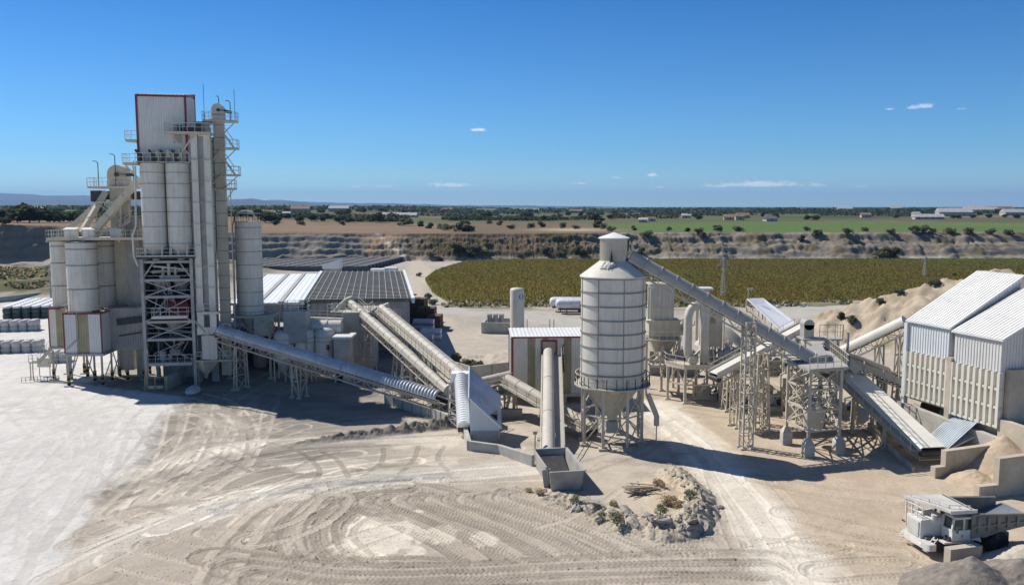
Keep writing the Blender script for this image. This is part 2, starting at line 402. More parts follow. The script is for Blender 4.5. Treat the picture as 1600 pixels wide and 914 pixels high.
bank = np.clip(1 - np.abs(Db) / (1.3 + nB), 0, 1) ** .75 * hb * (.25 + 1.05 * ridge) + np.clip(1 - np.abs(Db) / 2.6, 0, 1) * (ridge2 - .5) * .75
bank = np.maximum(bank, 0)
inner = np.exp(-((XX - gd(1030, 775)[0]) / 2.0) ** 2 - ((YY - gd(1030, 775)[1]) / 3.5) ** 2) * .7 * (.6 + .8 * nB)
ZZ += np.maximum(bank, inner)
Dw, Sw = dist_poly(world_poly([(455, 694), (540, 684), (620, 676), (690, 668), (716, 664)]), 4)
wind = np.clip(1 - np.abs(Dw) / (.9 + .6 * nB), 0, 1) * interp(Sw, [0, 4, 12, 20, 24], [.15, .6, .85, 1.3, .8]) * (.35 + nD * 1.2)
ZZ += wind
# ---- tyre tracks
tracks = [
 ([(590, 782), (530, 806), (510, 838), (522, 866), (575, 888), (680, 898), (800, 893)], .5, .9, 1),
 ([(556, 790), (500, 815), (482, 852), (505, 884), (570, 905)], .45, .95, 1),
 ([(520, 790), (462, 822), (425, 868), (405, 905)], .45, .9, 1),
 ([(470, 780), (420, 810), (372, 862), (345, 914)], .2, .9, 1),
 ([(566, 784), (640, 812), (720, 855), (800, 914)], .55, .85, 1),
 ([(620, 783), (700, 808), (790, 850), (880, 910)], .55, .9, 1),
 ([(676, 778), (770, 806), (860, 846), (960, 905)], .5, .85, 1),
 ([(735, 776), (820, 800), (910, 835), (1010, 872), (1120, 880)], .5, .85, 1),
 ([(800, 770), (870, 798), (950, 832), (1040, 856), (1140, 850)], .45, .9, 1),
 ([(380, 858), (500, 893), (640, 905), (820, 890), (1000, 880), (1180, 890)], .6, .85, 1),
 ([(240, 850), (380, 880), (520, 914)], .5, 1.05, 1),
 ([(330, 830), (430, 862), (560, 900), (700, 914)], .5, 1.1, 1),
 ([(180, 870), (330, 905), (420, 930)], .4, 1.1, 1),
 ([(700, 905), (860, 900), (1010, 905), (1200, 914)], .6, .9, 1),
 ([(880, 915), (1040, 890), (1180, 868), (1300, 850)], .5, 1.05, 1),
 ([(90, 905), (200, 850), (330, 800), (470, 770), (640, 748), (835, 732)], .3, 1.12, 1),
 ([(120, 850), (260, 795), (400, 765), (560, 752), (720, 748), (860, 742)], .3, 1.1, 1),
 ([(160, 800), (330, 745), (500, 722), (680, 712), (800, 700)], .25, 1.08, 1),
 ([(190, 770), (300, 730), (450, 698), (600, 690), (725, 684)], .25, .9, 1),
 ([(230, 740), (340, 705), (500, 680), (640, 668)], .2, 1.08, 1),
 ([(215, 810), (270, 750), (310, 700), (330, 660), (345, 625)], .2, 1.14, 1),
 ([(180, 800), (240, 745), (290, 690), (300, 650), (290, 625)], .2, 1.14, 1),
 ([(250, 800), (330, 745), (380, 700), (410, 650), (420, 618)], .2, 1.12, 1),
 ([(300, 645), (350, 652), (372, 682), (366, 718), (330, 752), (260, 790)], .2, 1.16, 1),
 ([(270, 652), (320, 642), (352, 655), (360, 690), (335, 725)], .2, 1.18, 1),
 ([(330, 645), (390, 665), (440, 668), (520, 660), (640, 648)], .15, 1.1, 1),
 ([(200, 760), (250, 712), (310, 690), (400, 684), (520, 676)], .2, 1.12, 1),
 ([(420, 690), (470, 706), (500, 735), (480, 760)], .2, .9, 0),
 ([(505, 706), (530, 720), (545, 745)], .2, .89, 0), ([(600, 700), (596, 722), (565, 745)], .2, .89, 0),
 ([(655, 697), (645, 720), (620, 745)], .2, .88, 0), ([(695, 697), (685, 715), (700, 735)], .2, .88, 0),
 ([(455, 735), (500, 712), (530, 706)], .2, .89, 0), ([(560, 735), (610, 728), (690, 728)], .2, .9, 0),
 ([(345, 700), (440, 742), (560, 765)], .3, 1.05, 1),
 ([(300, 770), (400, 800), (470, 850), (520, 914)], .35, 1.1, 1),
 ([(150, 830), (240, 800), (350, 790), (520, 800), (600, 815)], .3, 1.06, 1),
 ([(1020, 650), (1075, 690), (1130, 745), (1190, 810), (1260, 914)], .15, 1.06, 1),
 ([(1045, 645), (1110, 690), (1180, 750), (1240, 820), (1310, 914)], .15, 1.05, 1),
 ([(1000, 640), (1060, 700), (1110, 770), (1150, 840), (1190, 914)], .15, .95, 1),
 ([(1130, 880), (1110, 830), (1090, 760), (1075, 715)], .2, .94, 1),
 ([(1260, 845), (1330, 856), (1400, 862)], .45, .96, 1), ([(960, 842), (1100, 846), (1250, 856), (1400, 876)], .5, .95, 1),
 ([(1235, 800), (1320, 822), (1400, 838)], .3, .96, 1), ([(1290, 892), (1350, 886), (1420, 884)], .5, .95, 1),
 ([(1190, 748), (1290, 768), (1400, 780)], .2, .96, 1),
 ([(330, 690), (360, 670), (420, 672)], .2, 1.15, 1), ([(20, 720), (110, 650), (200, 600), (250, 560)], .03, .95, 1),
 ([(60, 640), (140, 680), (120, 760), (40, 860)], .03, .94, 1), ([(0, 800), (100, 730), (180, 640)], .03, .95, 1),
 ([(330, 640), (400, 600), (480, 560)], .1, 1.1, 1), ([(380, 650), (440, 610), (540, 590)], .1, 1.08, 1),
 ([(1080, 640), (1150, 650), (1230, 655), (1380, 700)], .1, .93, 1), ([(920, 730), (1000, 700), (1060, 660)], .1, .95, 1)]
# many lighter passes, mostly parallel to the ones above
for k in range(16):
    b = rnd.choice(tracks[:16]); s = rnd.choice((-1, 1)) * rnd.uniform(10, 42); dx = rnd.uniform(-30, 30); sk = rnd.uniform(-.12, .12)
    pts = [(u + dx, v + s * (.4 + .6 * (v - 560) / 300) + sk * (u - 600)) for u, v in b[0]]
    if max(p[1] for p in pts) < 935 and min(p[1] for p in pts) > 640: tracks.append((pts, b[1] * rnd.uniform(.4, .9), 1 + (rnd.random() - .5) * .24, b[3]))
thin = []
def fan(n, a0, a1, b0, b1, bulge, cm, jit=8):
    for i in range(n):
        f = i / max(1, n - 1); p = (a0[0] + (a1[0] - a0[0]) * f + rnd.gauss(0, jit), a0[1] + (a1[1] - a0[1]) * f + rnd.gauss(0, jit * .5)); q = (b0[0] + (b1[0] - b0[0]) * f + rnd.gauss(0, jit), b0[1] + (b1[1] - b0[1]) * f + rnd.gauss(0, jit * .5))
        m_ = ((p[0] + q[0]) / 2 + bulge * rnd.uniform(.5, 1.2) * (q[1] - p[1]) / 150, (p[1] + q[1]) / 2 - bulge * rnd.uniform(.5, 1.2) * (q[0] - p[0]) / 300); thin.append(([p, ((p[0] + m_[0]) / 2 + (m_[0] - (p[0] + q[0]) / 2) * .25, (p[1] + m_[1]) / 2), m_, ((q[0] + m_[0]) / 2 + (m_[0] - (p[0] + q[0]) / 2) * .25, (q[1] + m_[1]) / 2), q], .12, cm * rnd.uniform(.97, 1.04), rnd.random() < .5))
fan(6, (165, 815), (330, 760), (270, 640), (430, 640), -22, 1.34); fan(5, (190, 790), (250, 830), (460, 690), (640, 720), 22, 1.28); fan(5, (215, 730), (230, 790), (380, 650), (470, 668), 26, 1.32); fan(4, (225, 690), (200, 760), (370, 690), (400, 760), -30, 1.3); fan(4, (260, 800), (420, 860), (420, 720), (640, 745), 20, 1.24)
for k in (0, 2, 3, 6): thin.append(([(300 + (38 + 8 * k) * math.cos(t_), 688 - (34 + 6 * k) * math.sin(t_)) for t_ in np.linspace(-1.2, 1.5, 6)], .12, 1.34, 1))
rings = []
for k, cm in ((1.0, .9), (1.16, 1.0), (1.33, .88), (1.5, .98), (1.7, .9), (1.92, 1.05)):
    rings.append(([(618 + 92 * k * math.cos(t_), 838 - 48 * k * math.sin(t_)) for t_ in np.linspace(1.5, 5.0, 9)] + [(760 + 40 * k, 872 + 22 * k)], .55, cm, 1))
for i in range(11): rings.append(([(560 + 26 * i, 783 - i * .8), (625 + 27 * i, 808 - i), (700 + 28 * i, 845 - i * 2), (775 + 30 * i, 893 - i * 3)], .55, (.92, 1.0, .95, 1.05)[i % 4], 1))
for i in range(5): rings.append(([(330 + 20 * i, 868 + 9 * i), (520, 892 + 7 * i), (700, 893 + 6 * i), (900, 882 + 7 * i), (1090, 872 + 9 * i), (1200, 872 + 9 * i)], .5, (.9, 1.02)[i % 2], 1))
cross = []
for i in range(6):
    u, v = rnd.uniform(420, 1080), rnd.uniform(790, 895); a_ = rnd.uniform(-.5, .9); l = rnd.uniform(70, 190); cv = rnd.uniform(-.5, .5)
    cross.append(([(u + l * f * math.cos(a_ + cv * f), v - l * .5 * f * math.sin(a_ + cv * f)) for f in (-1, -.5, 0, .5, 1)], rnd.uniform(.2, .5), rnd.uniform(.93, 1.1), rnd.random() < .7))
rings = [([(u + rnd.gauss(0, 1.5), v + rnd.gauss(0, .8)) for u, v in p], t_ * rnd.uniform(.75, 1.15), c_, w_) for p, t_, c_, w_ in rings]
apron = [([(u0, v0), ((u0 + u1) / 2 + b_, (v0 + v1) / 2), (u1, v1)], .04, rnd.uniform(.9, 1.0), 1) for u0, v0, u1, v1, b_ in ((10, 900, 170, 640, -30), (60, 905, 190, 660, 10), (0, 860, 110, 620, -20), (0, 700, 210, 610, 20), (30, 640, 150, 900, 60), (0, 770, 200, 690, 0), (90, 620, 60, 820, 50), (-10, 660, 120, 575, 10), (0, 600, 60, 560, 5), (20, 840, 240, 640, 25), (110, 640, 215, 700, 30))]
tracks = apron + thin + tracks + rings + cross
def spline(p, st=.35):
    p = [V3((x, y, 0)) for x, y in p]; p = [p[0] * 2 - p[1]] + p + [p[-1] * 2 - p[-2]]; out = []
    for i in range(1, len(p) - 2):
        a, b, c, d = p[i - 1:i + 3]; n = max(2, int((c - b).length / st))
        for k in range(n):
            t = k / n; q = .5 * (2 * b + (c - a) * t + (2 * a - 5 * b + 4 * c - d) * t * t + (3 * b - a - 3 * c + d) * t ** 3); out.append((q.x, q.y))
    out.append((p[-2].x, p[-2].y)); return out
TZ = np.zeros(XX.shape); TC = np.ones(XX.shape)
cover = np.zeros(XX.shape)
for pts, tread, cm, twin in tracks:
    line = spline(world_poly(pts), .6); wt = (rnd.uniform(.17, .26) if tread == .12 else rnd.uniform(.27, .42)) if twin else (.3 if tread > .15 else .24); off = rnd.uniform(1.15, 1.4)
    D, S = dist_poly(line, 2.4)
    for o in ((-off, off) if twin else (0,)):
        q = np.abs(D - o); m = q < wt * 1.5
        if not m.any(): continue
        d = q[m] / wt; s = S[m]; core = 1 - smooth(.75, 1.15, d); side = np.sign(D[m] - o)
        ph = s / .37 + d * .62 + (side > 0) * .5
        lug = np.sin(ph * 2 * math.pi) * (.25 + 1.5 * fbm(s * .35 + o, s * 0 + cm * 5, 3, 19))
        brk = smooth(.22, .42, fbm(s * .07 + o * 3, s * 0 + cm * 9, 3, 7))
        old = TZ[m]
        TZ[m] = old * (1 - core * .85 * brk) + brk * (core * (-.03 + lug * .062 * tread) + .05 * np.exp(-((d - 1.2) / .16) ** 2) * min(1, tread * 2))
        TC[m] = TC[m] * (1 - core * brk * .8) + core * brk * .8 * (1 + (cm - 1) * 2.5 + (.10 * lug - .03) * min(1, tread * 1.6))
        cover[m] = np.maximum(cover[m], core * brk)
del D, S
flat = 1 - np.clip((bank + inner * 2 + wind * 3), 0, 1)
ZZ += TZ * flat * smooth(44, 50, YY)
# ---- colour of the soil itself
C = np.zeros(XX.shape + (3,))
def paint(mask, c):
    mk = np.clip(mask, 0, 1)[..., None]; C[:] = C * (1 - mk) + np.array(c) * mk
C[:] = (.42, .378, .325)
paint(smooth(.35, .7, nA), (.455, .415, .36)); paint(smooth(.45, .7, fbm(XX * .15, YY * .3, 4, 91)) * .7, (.325, .288, .245))
paint(smooth(14, 24, XX) * smooth(48, 60, YY) * .6, (.44, .36, .27))
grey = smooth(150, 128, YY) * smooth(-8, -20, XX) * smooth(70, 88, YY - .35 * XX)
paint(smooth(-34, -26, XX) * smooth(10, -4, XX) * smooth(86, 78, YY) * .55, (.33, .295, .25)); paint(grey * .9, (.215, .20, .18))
paint(smooth(.42, .62, fbm(XX * .22 + YY * .1, YY * .5, 4, 95)) * smooth(-5, -12, XX) * .2, (.47, .43, .37))
# pale road across and down the yard
for pts, wd, c, a in (([(60, 900), (200, 838), (340, 790), (480, 762), (640, 744), (850, 728)], 2.6, (.50, .475, .43), .85),
                      ([(120, 770), (330, 705), (480, 688), (730, 676)], 2.0, (.47, .445, .40), .6),
                      ([(1025, 632), (1080, 690), (1140, 755), (1200, 830), (1260, 920), (1300, 980)], 3.1, (.60, .565, .50), .95)):
    Dr, Sr = dist_poly(spline(world_poly(pts), 1.5), 8)
    paint((1 - smooth(wd * .5, wd * 1.25, np.abs(Dr) + (nB - .5) * 2)) * a, c)
Dr, Sr = dist_poly(spline(world_poly([(345, 796), (420, 772), (500, 757), (600, 748), (700, 742)]), 1.5), 5); paint((1 - smooth(.4, 1.3, np.abs(Dr) + (nB - .5) * 1.6)) * .75, (.29, .285, .28))
def ell(u, v, ru, rv):
    c = gd(u, v); e = gd(u + ru, v); f = gd(u, v - rv)
    return np.hypot((XX - c[0]) / (e[0] - c[0]), (YY - c[1]) / (f[1] - c[1]))
for q, a in (((600, 838, 72, 40), 1), ((520, 726, 80, 12), .4), ((690, 722, 40, 10), .5), ((690, 830, 30, 14), .6), ((755, 840, 25, 13), .7), ((660, 690, 90, 10), .5)):
    paint((1 - smooth(.78, 1.0, ell(*q) + (fbm(XX * .6, YY * .6, 5, 97) - .5) * 1.5)) * a, (.60, .56, .485))
C *= np.where(cover > 0, 1 + (TC - 1) * 1.0, 1)[..., None]
# concrete-dust apron on the left
xq = [gd(u, v) for u, v in ((40, 930), (75, 880), (118, 825), (160, 780), (192, 742), (225, 695), (262, 648), (300, 622))]
xb = interp(YY, [q.y for q in xq] + [116, 180], [q.x for q in xq] + [-61, -68])
wl = smooth(1.3, -1.3, XX - xb + (nB - .5) * 3.5 + (nA - .5) * 5 * (YY < 90) + (nD - .5) * 2) * smooth(250, 205, YY)
wl *= np.where(cover > .4, np.clip(1.0 - smooth(-5, 2, XX - xb) * .55, 0, 1), 1)
paint(wl, (.55, .545, .54)); paint(wl * smooth(.5, .72, fbm(XX * .09, YY * .2, 5, 101)) * .35, (.47, .465, .45))
paint(wl * smooth(.6, .75, fbm(XX * .05 + 7, YY * .05, 5, 103)) * .3, (.62, .625, .63))
paint(wl * (cover > .3) * .45, (.47, .465, .45))
far = smooth(125, 150, YY + (nA - .5) * 20) * (1 - wl)
paint(far, (.36, .34, .305)); paint(far * smooth(.45, .7, nA), (.41, .385, .345)); paint(far * smooth(.5, .7, nB) * .5, (.30, .28, .25))
paint(smooth(.3, 1.2, rub), (.26, .235, .20))
paint(np.clip(bank * 2, 0, 1) * .85, (.45, .395, .315)); paint(np.clip(bank * 2, 0, 1) * smooth(.45, .65, nD) * .7, (.30, .265, .22)); paint(np.clip(inner * 1.6, 0, 1) * .8, (.52, .43, .30))
paint(np.clip(wind * 4, 0, 1), (.19, .175, .155))
# access track to the field corner, roads behind the plant
for pts, wd, c, a in (([(690, 560), (672, 500), (640, 460), (655, 425), (640, 404), (600, 409)], 4.0, (.44, .395, .33), .9), ([(680, 482), (800, 492), (920, 505), (1100, 505), (1250, 487), (1330, 480)], 6, (.40, .39, .36), .9), ([(700, 520), (760, 545), (800, 575)], 6, (.42, .385, .33), .8)):
    Dr, Sr = dist_poly(spline(world_poly(pts), 3), 20)
    paint((1 - smooth(wd * .6, wd * 1.3, np.abs(Dr) + (nA - .5) * 6)) * a, c)
heapm = smooth(.2, 1.0, heap)
paint(heapm, (.40, .345, .275)); paint(heapm * smooth(.45, .7, fbm(XX * .3, YY * .3, 4, 111)) * .8, (.29, .24, .18)); paint(heapm * smooth(.55, .7, fbm(XX * .8, YY * .8, 3, 113)) * .5, (.22, .185, .14)); paint(heapm * smooth(.6, .7, nA + nB * .2) * .8, (.17, .16, .085))
mlm = ml * smooth(.1, .6, ZZ)
paint(ml * .9, (.29, .265, .23)); paint(mlm * smooth(.46, .56, fbm(XX * .06, YY * .12, 5, 115)), (.115, .115, .05)); paint(mlm * smooth(.5, .6, fbm(XX * .2, YY * .3, 4, 117)) * .8, (.08, .085, .04))
# crop field floor
def inside(poly):
    m = np.zeros(XX.shape, bool); n = len(poly)
    for i in range(n):
        (x0, y0), (x1, y1) = poly[i], poly[(i + 1) % n]
        if y0 == y1: continue
        m ^= ((y0 > YY) != (y1 > YY)) & (XX < (x1 - x0) * (YY - y0) / (y1 - y0) + x0)
    return m
FIELD = [tuple(gd(u, v))[:2] for u, v in ((702, 474), (760, 476), (900, 479), (1000, 480), (1240, 474), (1330, 470))] + [(240, 214), (240, 393), (60, 392), (0, 388)] + [tuple(gd(u, v))[:2] for u, v in ((728, 409), (680, 424), (664, 438), (676, 458))]
fm = inside(FIELD)
paint(fm * 1.0, (.20, .168, .052))
edge = smooth(.5, .6, fbm(XX * .08, YY * .2, 4, 121)) * smooth(222, 213, YY) * smooth(196, 207, YY) * smooth(-20, -10, XX)
paint(edge * .8, (.09, .10, .04))
# quarry face and plain
fc = np.clip(tcl * 6, 0, 1) * (1 - smooth(.97, 1.0, tcl))
st = fbm(XX * .03, YY * .25 + ZZ * .5, 4, 131)
brown = smooth(-62, -35, XX) * (1 - smooth(25, 60, XX))
paint(fc, (.195, .175, .15)); paint(fc * smooth(.45, .65, st) * .8, (.27, .24, .20)); paint(fc * smooth(.5, .7, fbm(XX * .5, YY * .5, 4, 137)) * .5, (.13, .115, .09)); paint(fc * brown * .9, (.12, .092, .06))
paint(fc * brown * smooth(.5, .62, fbm(XX * .12, YY * .12, 4, 133)), (.075, .07, .035)); paint(fc * smooth(.55, .65, fbm(XX * .09, YY * .14, 5, 135)) * .6 * (XX > 0), (.13, .115, .06))
paint(fc * smooth(-45, -65, XX) * .75, (.235, .222, .20)); paint(fc * smooth(-150, -180, XX) * .6, (.17, .155, .135))
paint(fc * np.exp(-((XX + 62) / 7) ** 2) * smooth(.35, .6, nB + .2) * .8, (.40, .255, .15))
Dr, Sr = dist_poly([(-66, 402), (-58, 392), (-50, 384), (-46, 380)], 6); paint((1 - smooth(.6, 1.6, np.abs(Dr))) * .9 * (np.clip(tcl * 8, 0, 1)), (.50, .43, .34))
pl = smooth(.97, 1.0, tcl) * (YY > 320)
paint(pl, (.15, .115, .075))
paint(pl * smooth(-28, -40, XX) * smooth(640, 560, YY), (.185, .13, .09)); paint(pl * smooth(-28, -40, XX) * smooth(640, 560, YY) * smooth(.45, .6, fbm(XX * .02, YY * .1, 3, 141)) * .6, (.225, .17, .115))
paint(pl * smooth(55, 75, XX + (YY - 400) * .05) * smooth(417, 430, YY + (nB - .5) * 8 - .02 * XX), (.09, .145, .042)); paint(pl * smooth(55, 75, XX) * smooth(.45, .6, nC) * smooth(430, 450, YY) * .5, (.12, .16, .055))
paint(pl * np.exp(-((XX - 34) / 20) ** 2 - ((YY - 470) / 30) ** 2) * .9, (.42, .34, .25))
# far farmland in strips
ca = math.cos(.35); sa = math.sin(.35); fu = np.floor((XX * ca + YY * sa) / 210 + nC * .6); fv = np.floor((YY * ca - XX * sa) / 120 + nC * .5)
hsh = _hash(fu.astype(np.int64), fv.astype(np.int64), 5)
pal = np.array([(.08, .095, .042), (.12, .108, .062), (.06, .074, .036), (.16, .13, .085), (.085, .115, .045), (.10, .096, .055), (.05, .064, .032), (.13, .125, .066)])
fcol = pal[(hsh * 7.99).astype(int)]
fk = (pl * smooth(610, 670, YY + (nC - .5) * 60 + np.where(XX < -20, 20, 0)))[..., None]
C[:] = C * (1 - fk) + fcol * fk
C *= (.88 + .24 * fbm(XX * .7, YY * .7, 3, 151))[..., None] * (.93 + .14 * nD)[..., None]
C = np.clip(C * np.array((1.07, 1.045, 1.0)), 0, 1)
def ground_z(x, y):
    i = int(np.clip(np.searchsorted(gx, x), 1, NX - 1)); j = int(np.clip(np.searchsorted(gy, y), 1, NY - 1))
    a = (x - gx[i - 1]) / (gx[i] - gx[i - 1]); b = (y - gy[j - 1]) / (gy[j] - gy[j - 1])
    return float((ZZ[j - 1, i - 1] * (1 - a) + ZZ[j - 1, i] * a) * (1 - b) + (ZZ[j, i - 1] * (1 - a) + ZZ[j, i] * a) * b)
def grid_mesh(name, X, Y, Z, C, material):
    ny, nx = X.shape; me = bpy.data.meshes.new(name)
    co_ = np.stack([X, Y, Z], -1).reshape(-1).astype(np.float32); nv = nx * ny
    idx = np.arange(nv, dtype=np.int32).reshape(ny, nx)
    q = np.stack([idx[:-1, :-1], idx[:-1, 1:], idx[1:, 1:], idx[1:, :-1]], -1).reshape(-1); nf = (nx - 1) * (ny - 1)
    me.vertices.add(nv); me.vertices.foreach_set('co', co_); me.loops.add(nf * 4); me.loops.foreach_set('vertex_index', q)
    me.polygons.add(nf); me.polygons.foreach_set('loop_start', np.arange(0, nf * 4, 4, dtype=np.int32))
    me.polygons.foreach_set('use_smooth', np.ones(nf, bool))
    if C is not None:
        at_ = me.color_attributes.new('Soil', 'FLOAT_COLOR', 'POINT'); c4 = np.ones((nv, 4), np.float32); c4[:, :3] = C.reshape(-1, 3); at_.data.foreach_set('color', c4.reshape(-1))
    me.update(calc_edges=True); me.validate(); me.materials.append(material)
    o = bpy.data.objects.new(name, me); COL.objects.link(o); WM[o.name] = Matrix(); return o
gm = bpy.data.materials.new('soil'); gm.use_nodes = True; gn = gm.node_tree; gb = gn.nodes['Principled BSDF']
gb.inputs['Roughness'].default_value = .95; gb.inputs['Specular IOR Level'].default_value = .12
ga = gn.nodes.new('ShaderNodeAttribute'); ga.attribute_name = 'Soil'
gg = gn.nodes.new('ShaderNodeNewGeometry')
def gnoise(sc, d):
    n = gn.nodes.new('ShaderNodeTexNoise'); n.inputs['Scale'].default_value = sc; n.inputs['Detail'].default_value = d; n.inputs['Roughness'].default_value = .65
    gn.links.new(gg.outputs['Position'], n.inputs['Vector']); return n.outputs['Fac']
gr = gn.nodes.new('ShaderNodeMapRange'); gn.links.new(gnoise(3.0, 8), gr.inputs['Value']); gr.inputs['From Min'].default_value = .25; gr.inputs['From Max'].default_value = .75; gr.inputs['To Min'].default_value = .86; gr.inputs['To Max'].default_value = 1.12
gx_ = gn.nodes.new('ShaderNodeMix'); gx_.data_type = 'RGBA'; gx_.blend_type = 'MULTIPLY'; gx_.inputs[0].default_value = 1
gn.links.new(ga.outputs['Color'], gx_.inputs[6]); gn.links.new(gr.outputs[0], gx_.inputs[7]); gn.links.new(gx_.outputs[2], gb.inputs['Base Color'])
gbp = gn.nodes.new('ShaderNodeBump'); gbp.inputs['Strength'].default_value = .55; gbp.inputs['Distance'].default_value = .06; gn.links.new(gnoise(5, 8), gbp.inputs['Height']); gn.links.new(gbp.outputs[0], gb.inputs['Normal'])
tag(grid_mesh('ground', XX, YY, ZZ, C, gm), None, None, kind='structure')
# ---- far hills
hm = mat('hill_scrub', (.06, .075, .06), .95, var=.3, dirt=.4, scale=.004, dirtc=(.09, .10, .08))
def hill(name, Y0, pts, depth, seed):
    us = np.linspace(pts[0][0], pts[-1][0], 160); xs = (us - 800) / FPX * Y0
    vv = np.interp(us, [p[0] for p in pts], [p[1] for p in pts]); h = np.maximum((323 - vv) / FPX * Y0 + CAMH, 0)
    h = h + (fbm(us * .06, us * 0, 5, seed) - .5) * 2.4 / FPX * Y0 * (h > 5)
    ty = np.linspace(-1, 1, 21); X_, T_ = np.meshgrid(xs, ty); Hh = np.tile(h, (21, 1)); pr = np.sqrt(np.clip(1 - np.abs(T_), 0, 1))
    Zz = Hh * pr * (.88 + .24 * fbm(X_ * .0012, T_ * 3, 4, seed + 3)) - 3
    tag(grid_mesh(name, X_, Y0 + T_ * depth, Zz, None, hm), None, None, kind='structure')
hill('hills', 15000, [(-260, 312), (-120, 304), (0, 303), (60, 303), (110, 306), (160, 306), (230, 308), (330, 311), (380, 312), (410, 314), (440, 313), (480, 315), (540, 317), (620, 318.5), (700, 320), (860, 321.5), (1100, 325)], 2500, 3)
hill('hills', 10500, [(-200, 316), (0, 313), (100, 312), (220, 314), (300, 315), (350, 312), (395, 311), (440, 317), (465, 314), (500, 320), (560, 321), (600, 320), (640, 322.5), (700, 322), (820, 325), (1000, 326)], 1400, 13)
# ------------------------------------------------------------------ builders used more than once
def box_part(name, key, parent, *dims): return MB().bx(*dims).build(name, key, parent, local=True)
def shell(m, c, r, z0, z1, rings, n=36, rw=.05, rh=.1, keys=('silo', 'hoop')):
    """plain cylinder plus raised hoop bands"""
    m.use(keys[0]).lathe((c[0], c[1], 0), [(r, z0), (r, z1)], n); m.use(keys[1])
    for z in rings: m.lathe((c[0], c[1], 0), [(r + .004, z - rh / 2), (r + rw, z - rh / 2), (r + rw, z + rh / 2), (r + .004, z + rh / 2)], n, cap=False)
    m.use(keys[0]); return m
def ring_pts(c, r, z, n=20, a0=0, a1=360): return [(c[0] + r * math.cos(R(a0 + (a1 - a0) * i / n)), c[1] + r * math.sin(R(a0 + (a1 - a0) * i / n)), z) for i in range(n + (a1 - a0 < 360))]
def conveyor(name, label, p, q, w, cover='round', key='belt', legs=(), side=1, rail=True, group=None, truss=1.0, rib=0.0, ring=2.4, frame_key='steel', cr=None, skirt=None, cov0=0.0, cov1=1.0, kr=None):
    """p lower end, q upper end (belt level). side: which flank carries the walkway"""
    p = V3(p); q = V3(q); d = (q - p); Ln = d.length; d.normalize()
    sv = d.cross(V3((0, 0, 1))).normalized(); uv = sv.cross(d).normalized()
    base = V3((p.x, p.y, 0)); t = thing(name, label, 'conveyor', base, 0, group)
    def P(s, a, b): return p + d * s + sv * a + uv * b
    m = MB(); hw = w / 2
    for a in (-hw, hw):
        m.bar(P(0, a, 0), P(Ln, a, 0), .16, .2, uv); m.bar(P(.4, a, -truss), P(Ln - .4, a, -truss), .13, .13, uv)
        n = max(2, round(Ln / 1.5))
        for i in range(n):
            m.bar(P(Ln * i / n, a, -truss if i % 2 else 0), P(Ln * (i + 1) / n, a, 0 if i % 2 else -truss), .075)
            m.bar(P(Ln * i / n, a, -truss), P(Ln * i / n, a, 0), .06)
    n = max(2, round(Ln / 1.5))
    for i in range(n + 1): m.bar(P(Ln * i / n, -hw, -truss), P(Ln * i / n, hw, -truss), .07)
    m.build('truss', frame_key, t)
    MB().bar(P(.2, 0, -.12), P(Ln - .2, 0, -.12), w * .86, .1, uv).build('belt', 'rubber', t)
    if cover in ('round', 'ribbed'):
        m = MB(); r = cr or hw * 1.02; na = 12; s0 = Ln * cov0; s1 = Ln * cov1
        if rib: sts = [(s0 + (s1 - s0) * i / (2 * max(1, round((s1 - s0) / rib))), 1 + .12 * (i % 2)) for i in range(2 * max(1, round((s1 - s0) / rib)) + 1)]
        else:
            sts = []; k = max(1, round((s1 - s0) / ring))
            for i in range(k):
                a = s0 + (s1 - s0) * i / k; b = s0 + (s1 - s0) * (i + 1) / k
                sts += [(a, 1.06), (a + .12, 1.06), (a + .13, 1.0), (b - .01, 1.0)]
            sts.append((s1, 1.06))
        o = len(m.v)
        for s, f in sts:
            m.v.append(tuple(P(s, -r * f, .02)))
            for j in range(na + 1):
                th = math.pi * j / na; m.v.append(tuple(P(s, -r * f * math.cos(th), .25 + r * f * math.sin(th) * .95)))
            m.v.append(tuple(P(s, r * f, .02)))
        c = na + 3
        for i in range(len(sts) - 1):
            for j in range(c - 1): m.f.append((o + i * c + j, o + i * c + j + 1, o + (i + 1) * c + j + 1, o + (i + 1) * c + j)); m.m.append(0)
        for i in (0, len(sts) - 1): m.f.append(tuple(o + i * c + j for j in (range(c) if i else range(c - 1, -1, -1)))); m.m.append(0)
        m.build('cover', key, t)
    elif cover == 'flat':
        m = MB(); r = cr or hw * 1.1
        prof = [(-r, .15), (-r * .8, .42), (r * .8, .42), (r, .15)]
        for i in range(3):
            (a0, b0), (a1, b1) = prof[i], prof[i + 1]
            m.hexa([P(0, a0, b0 - .06), P(0, a1, b1 - .06), P(Ln, a1, b1 - .06), P(Ln, a0, b0 - .06), P(0, a0, b0), P(0, a1, b1), P(Ln, a1, b1), P(Ln, a0, b0)])
        m.build('cover', key, t)
    if skirt:
        m = MB()
        for a in (-hw - .1, hw + .1):
            m.bar(P(0, a, .35), P(Ln, a, .35), .05, skirt, uv)
            for i in range(max(2, int(Ln / 1.1)) + 1): m.bar(P(Ln * i / max(2, int(Ln / 1.1)), a * 1.03, .35 - skirt / 2), P(Ln * i / max(2, int(Ln / 1.1)), a * 1.03, .35 + skirt / 2), .09, .09, d)
        m.build('side_panel', key, t)
    m = MB(); m.tube(P(0, -hw * 1.05, -.25), P(0, hw * 1.05, -.25), .3, 14); m.build('tail_pulley', 'dark', t)
    m = MB(); m.tube(P(Ln, -hw * 1.05, -.2), P(Ln, hw * 1.05, -.2), .36, 14); m.build('head_pulley', 'dark', t)
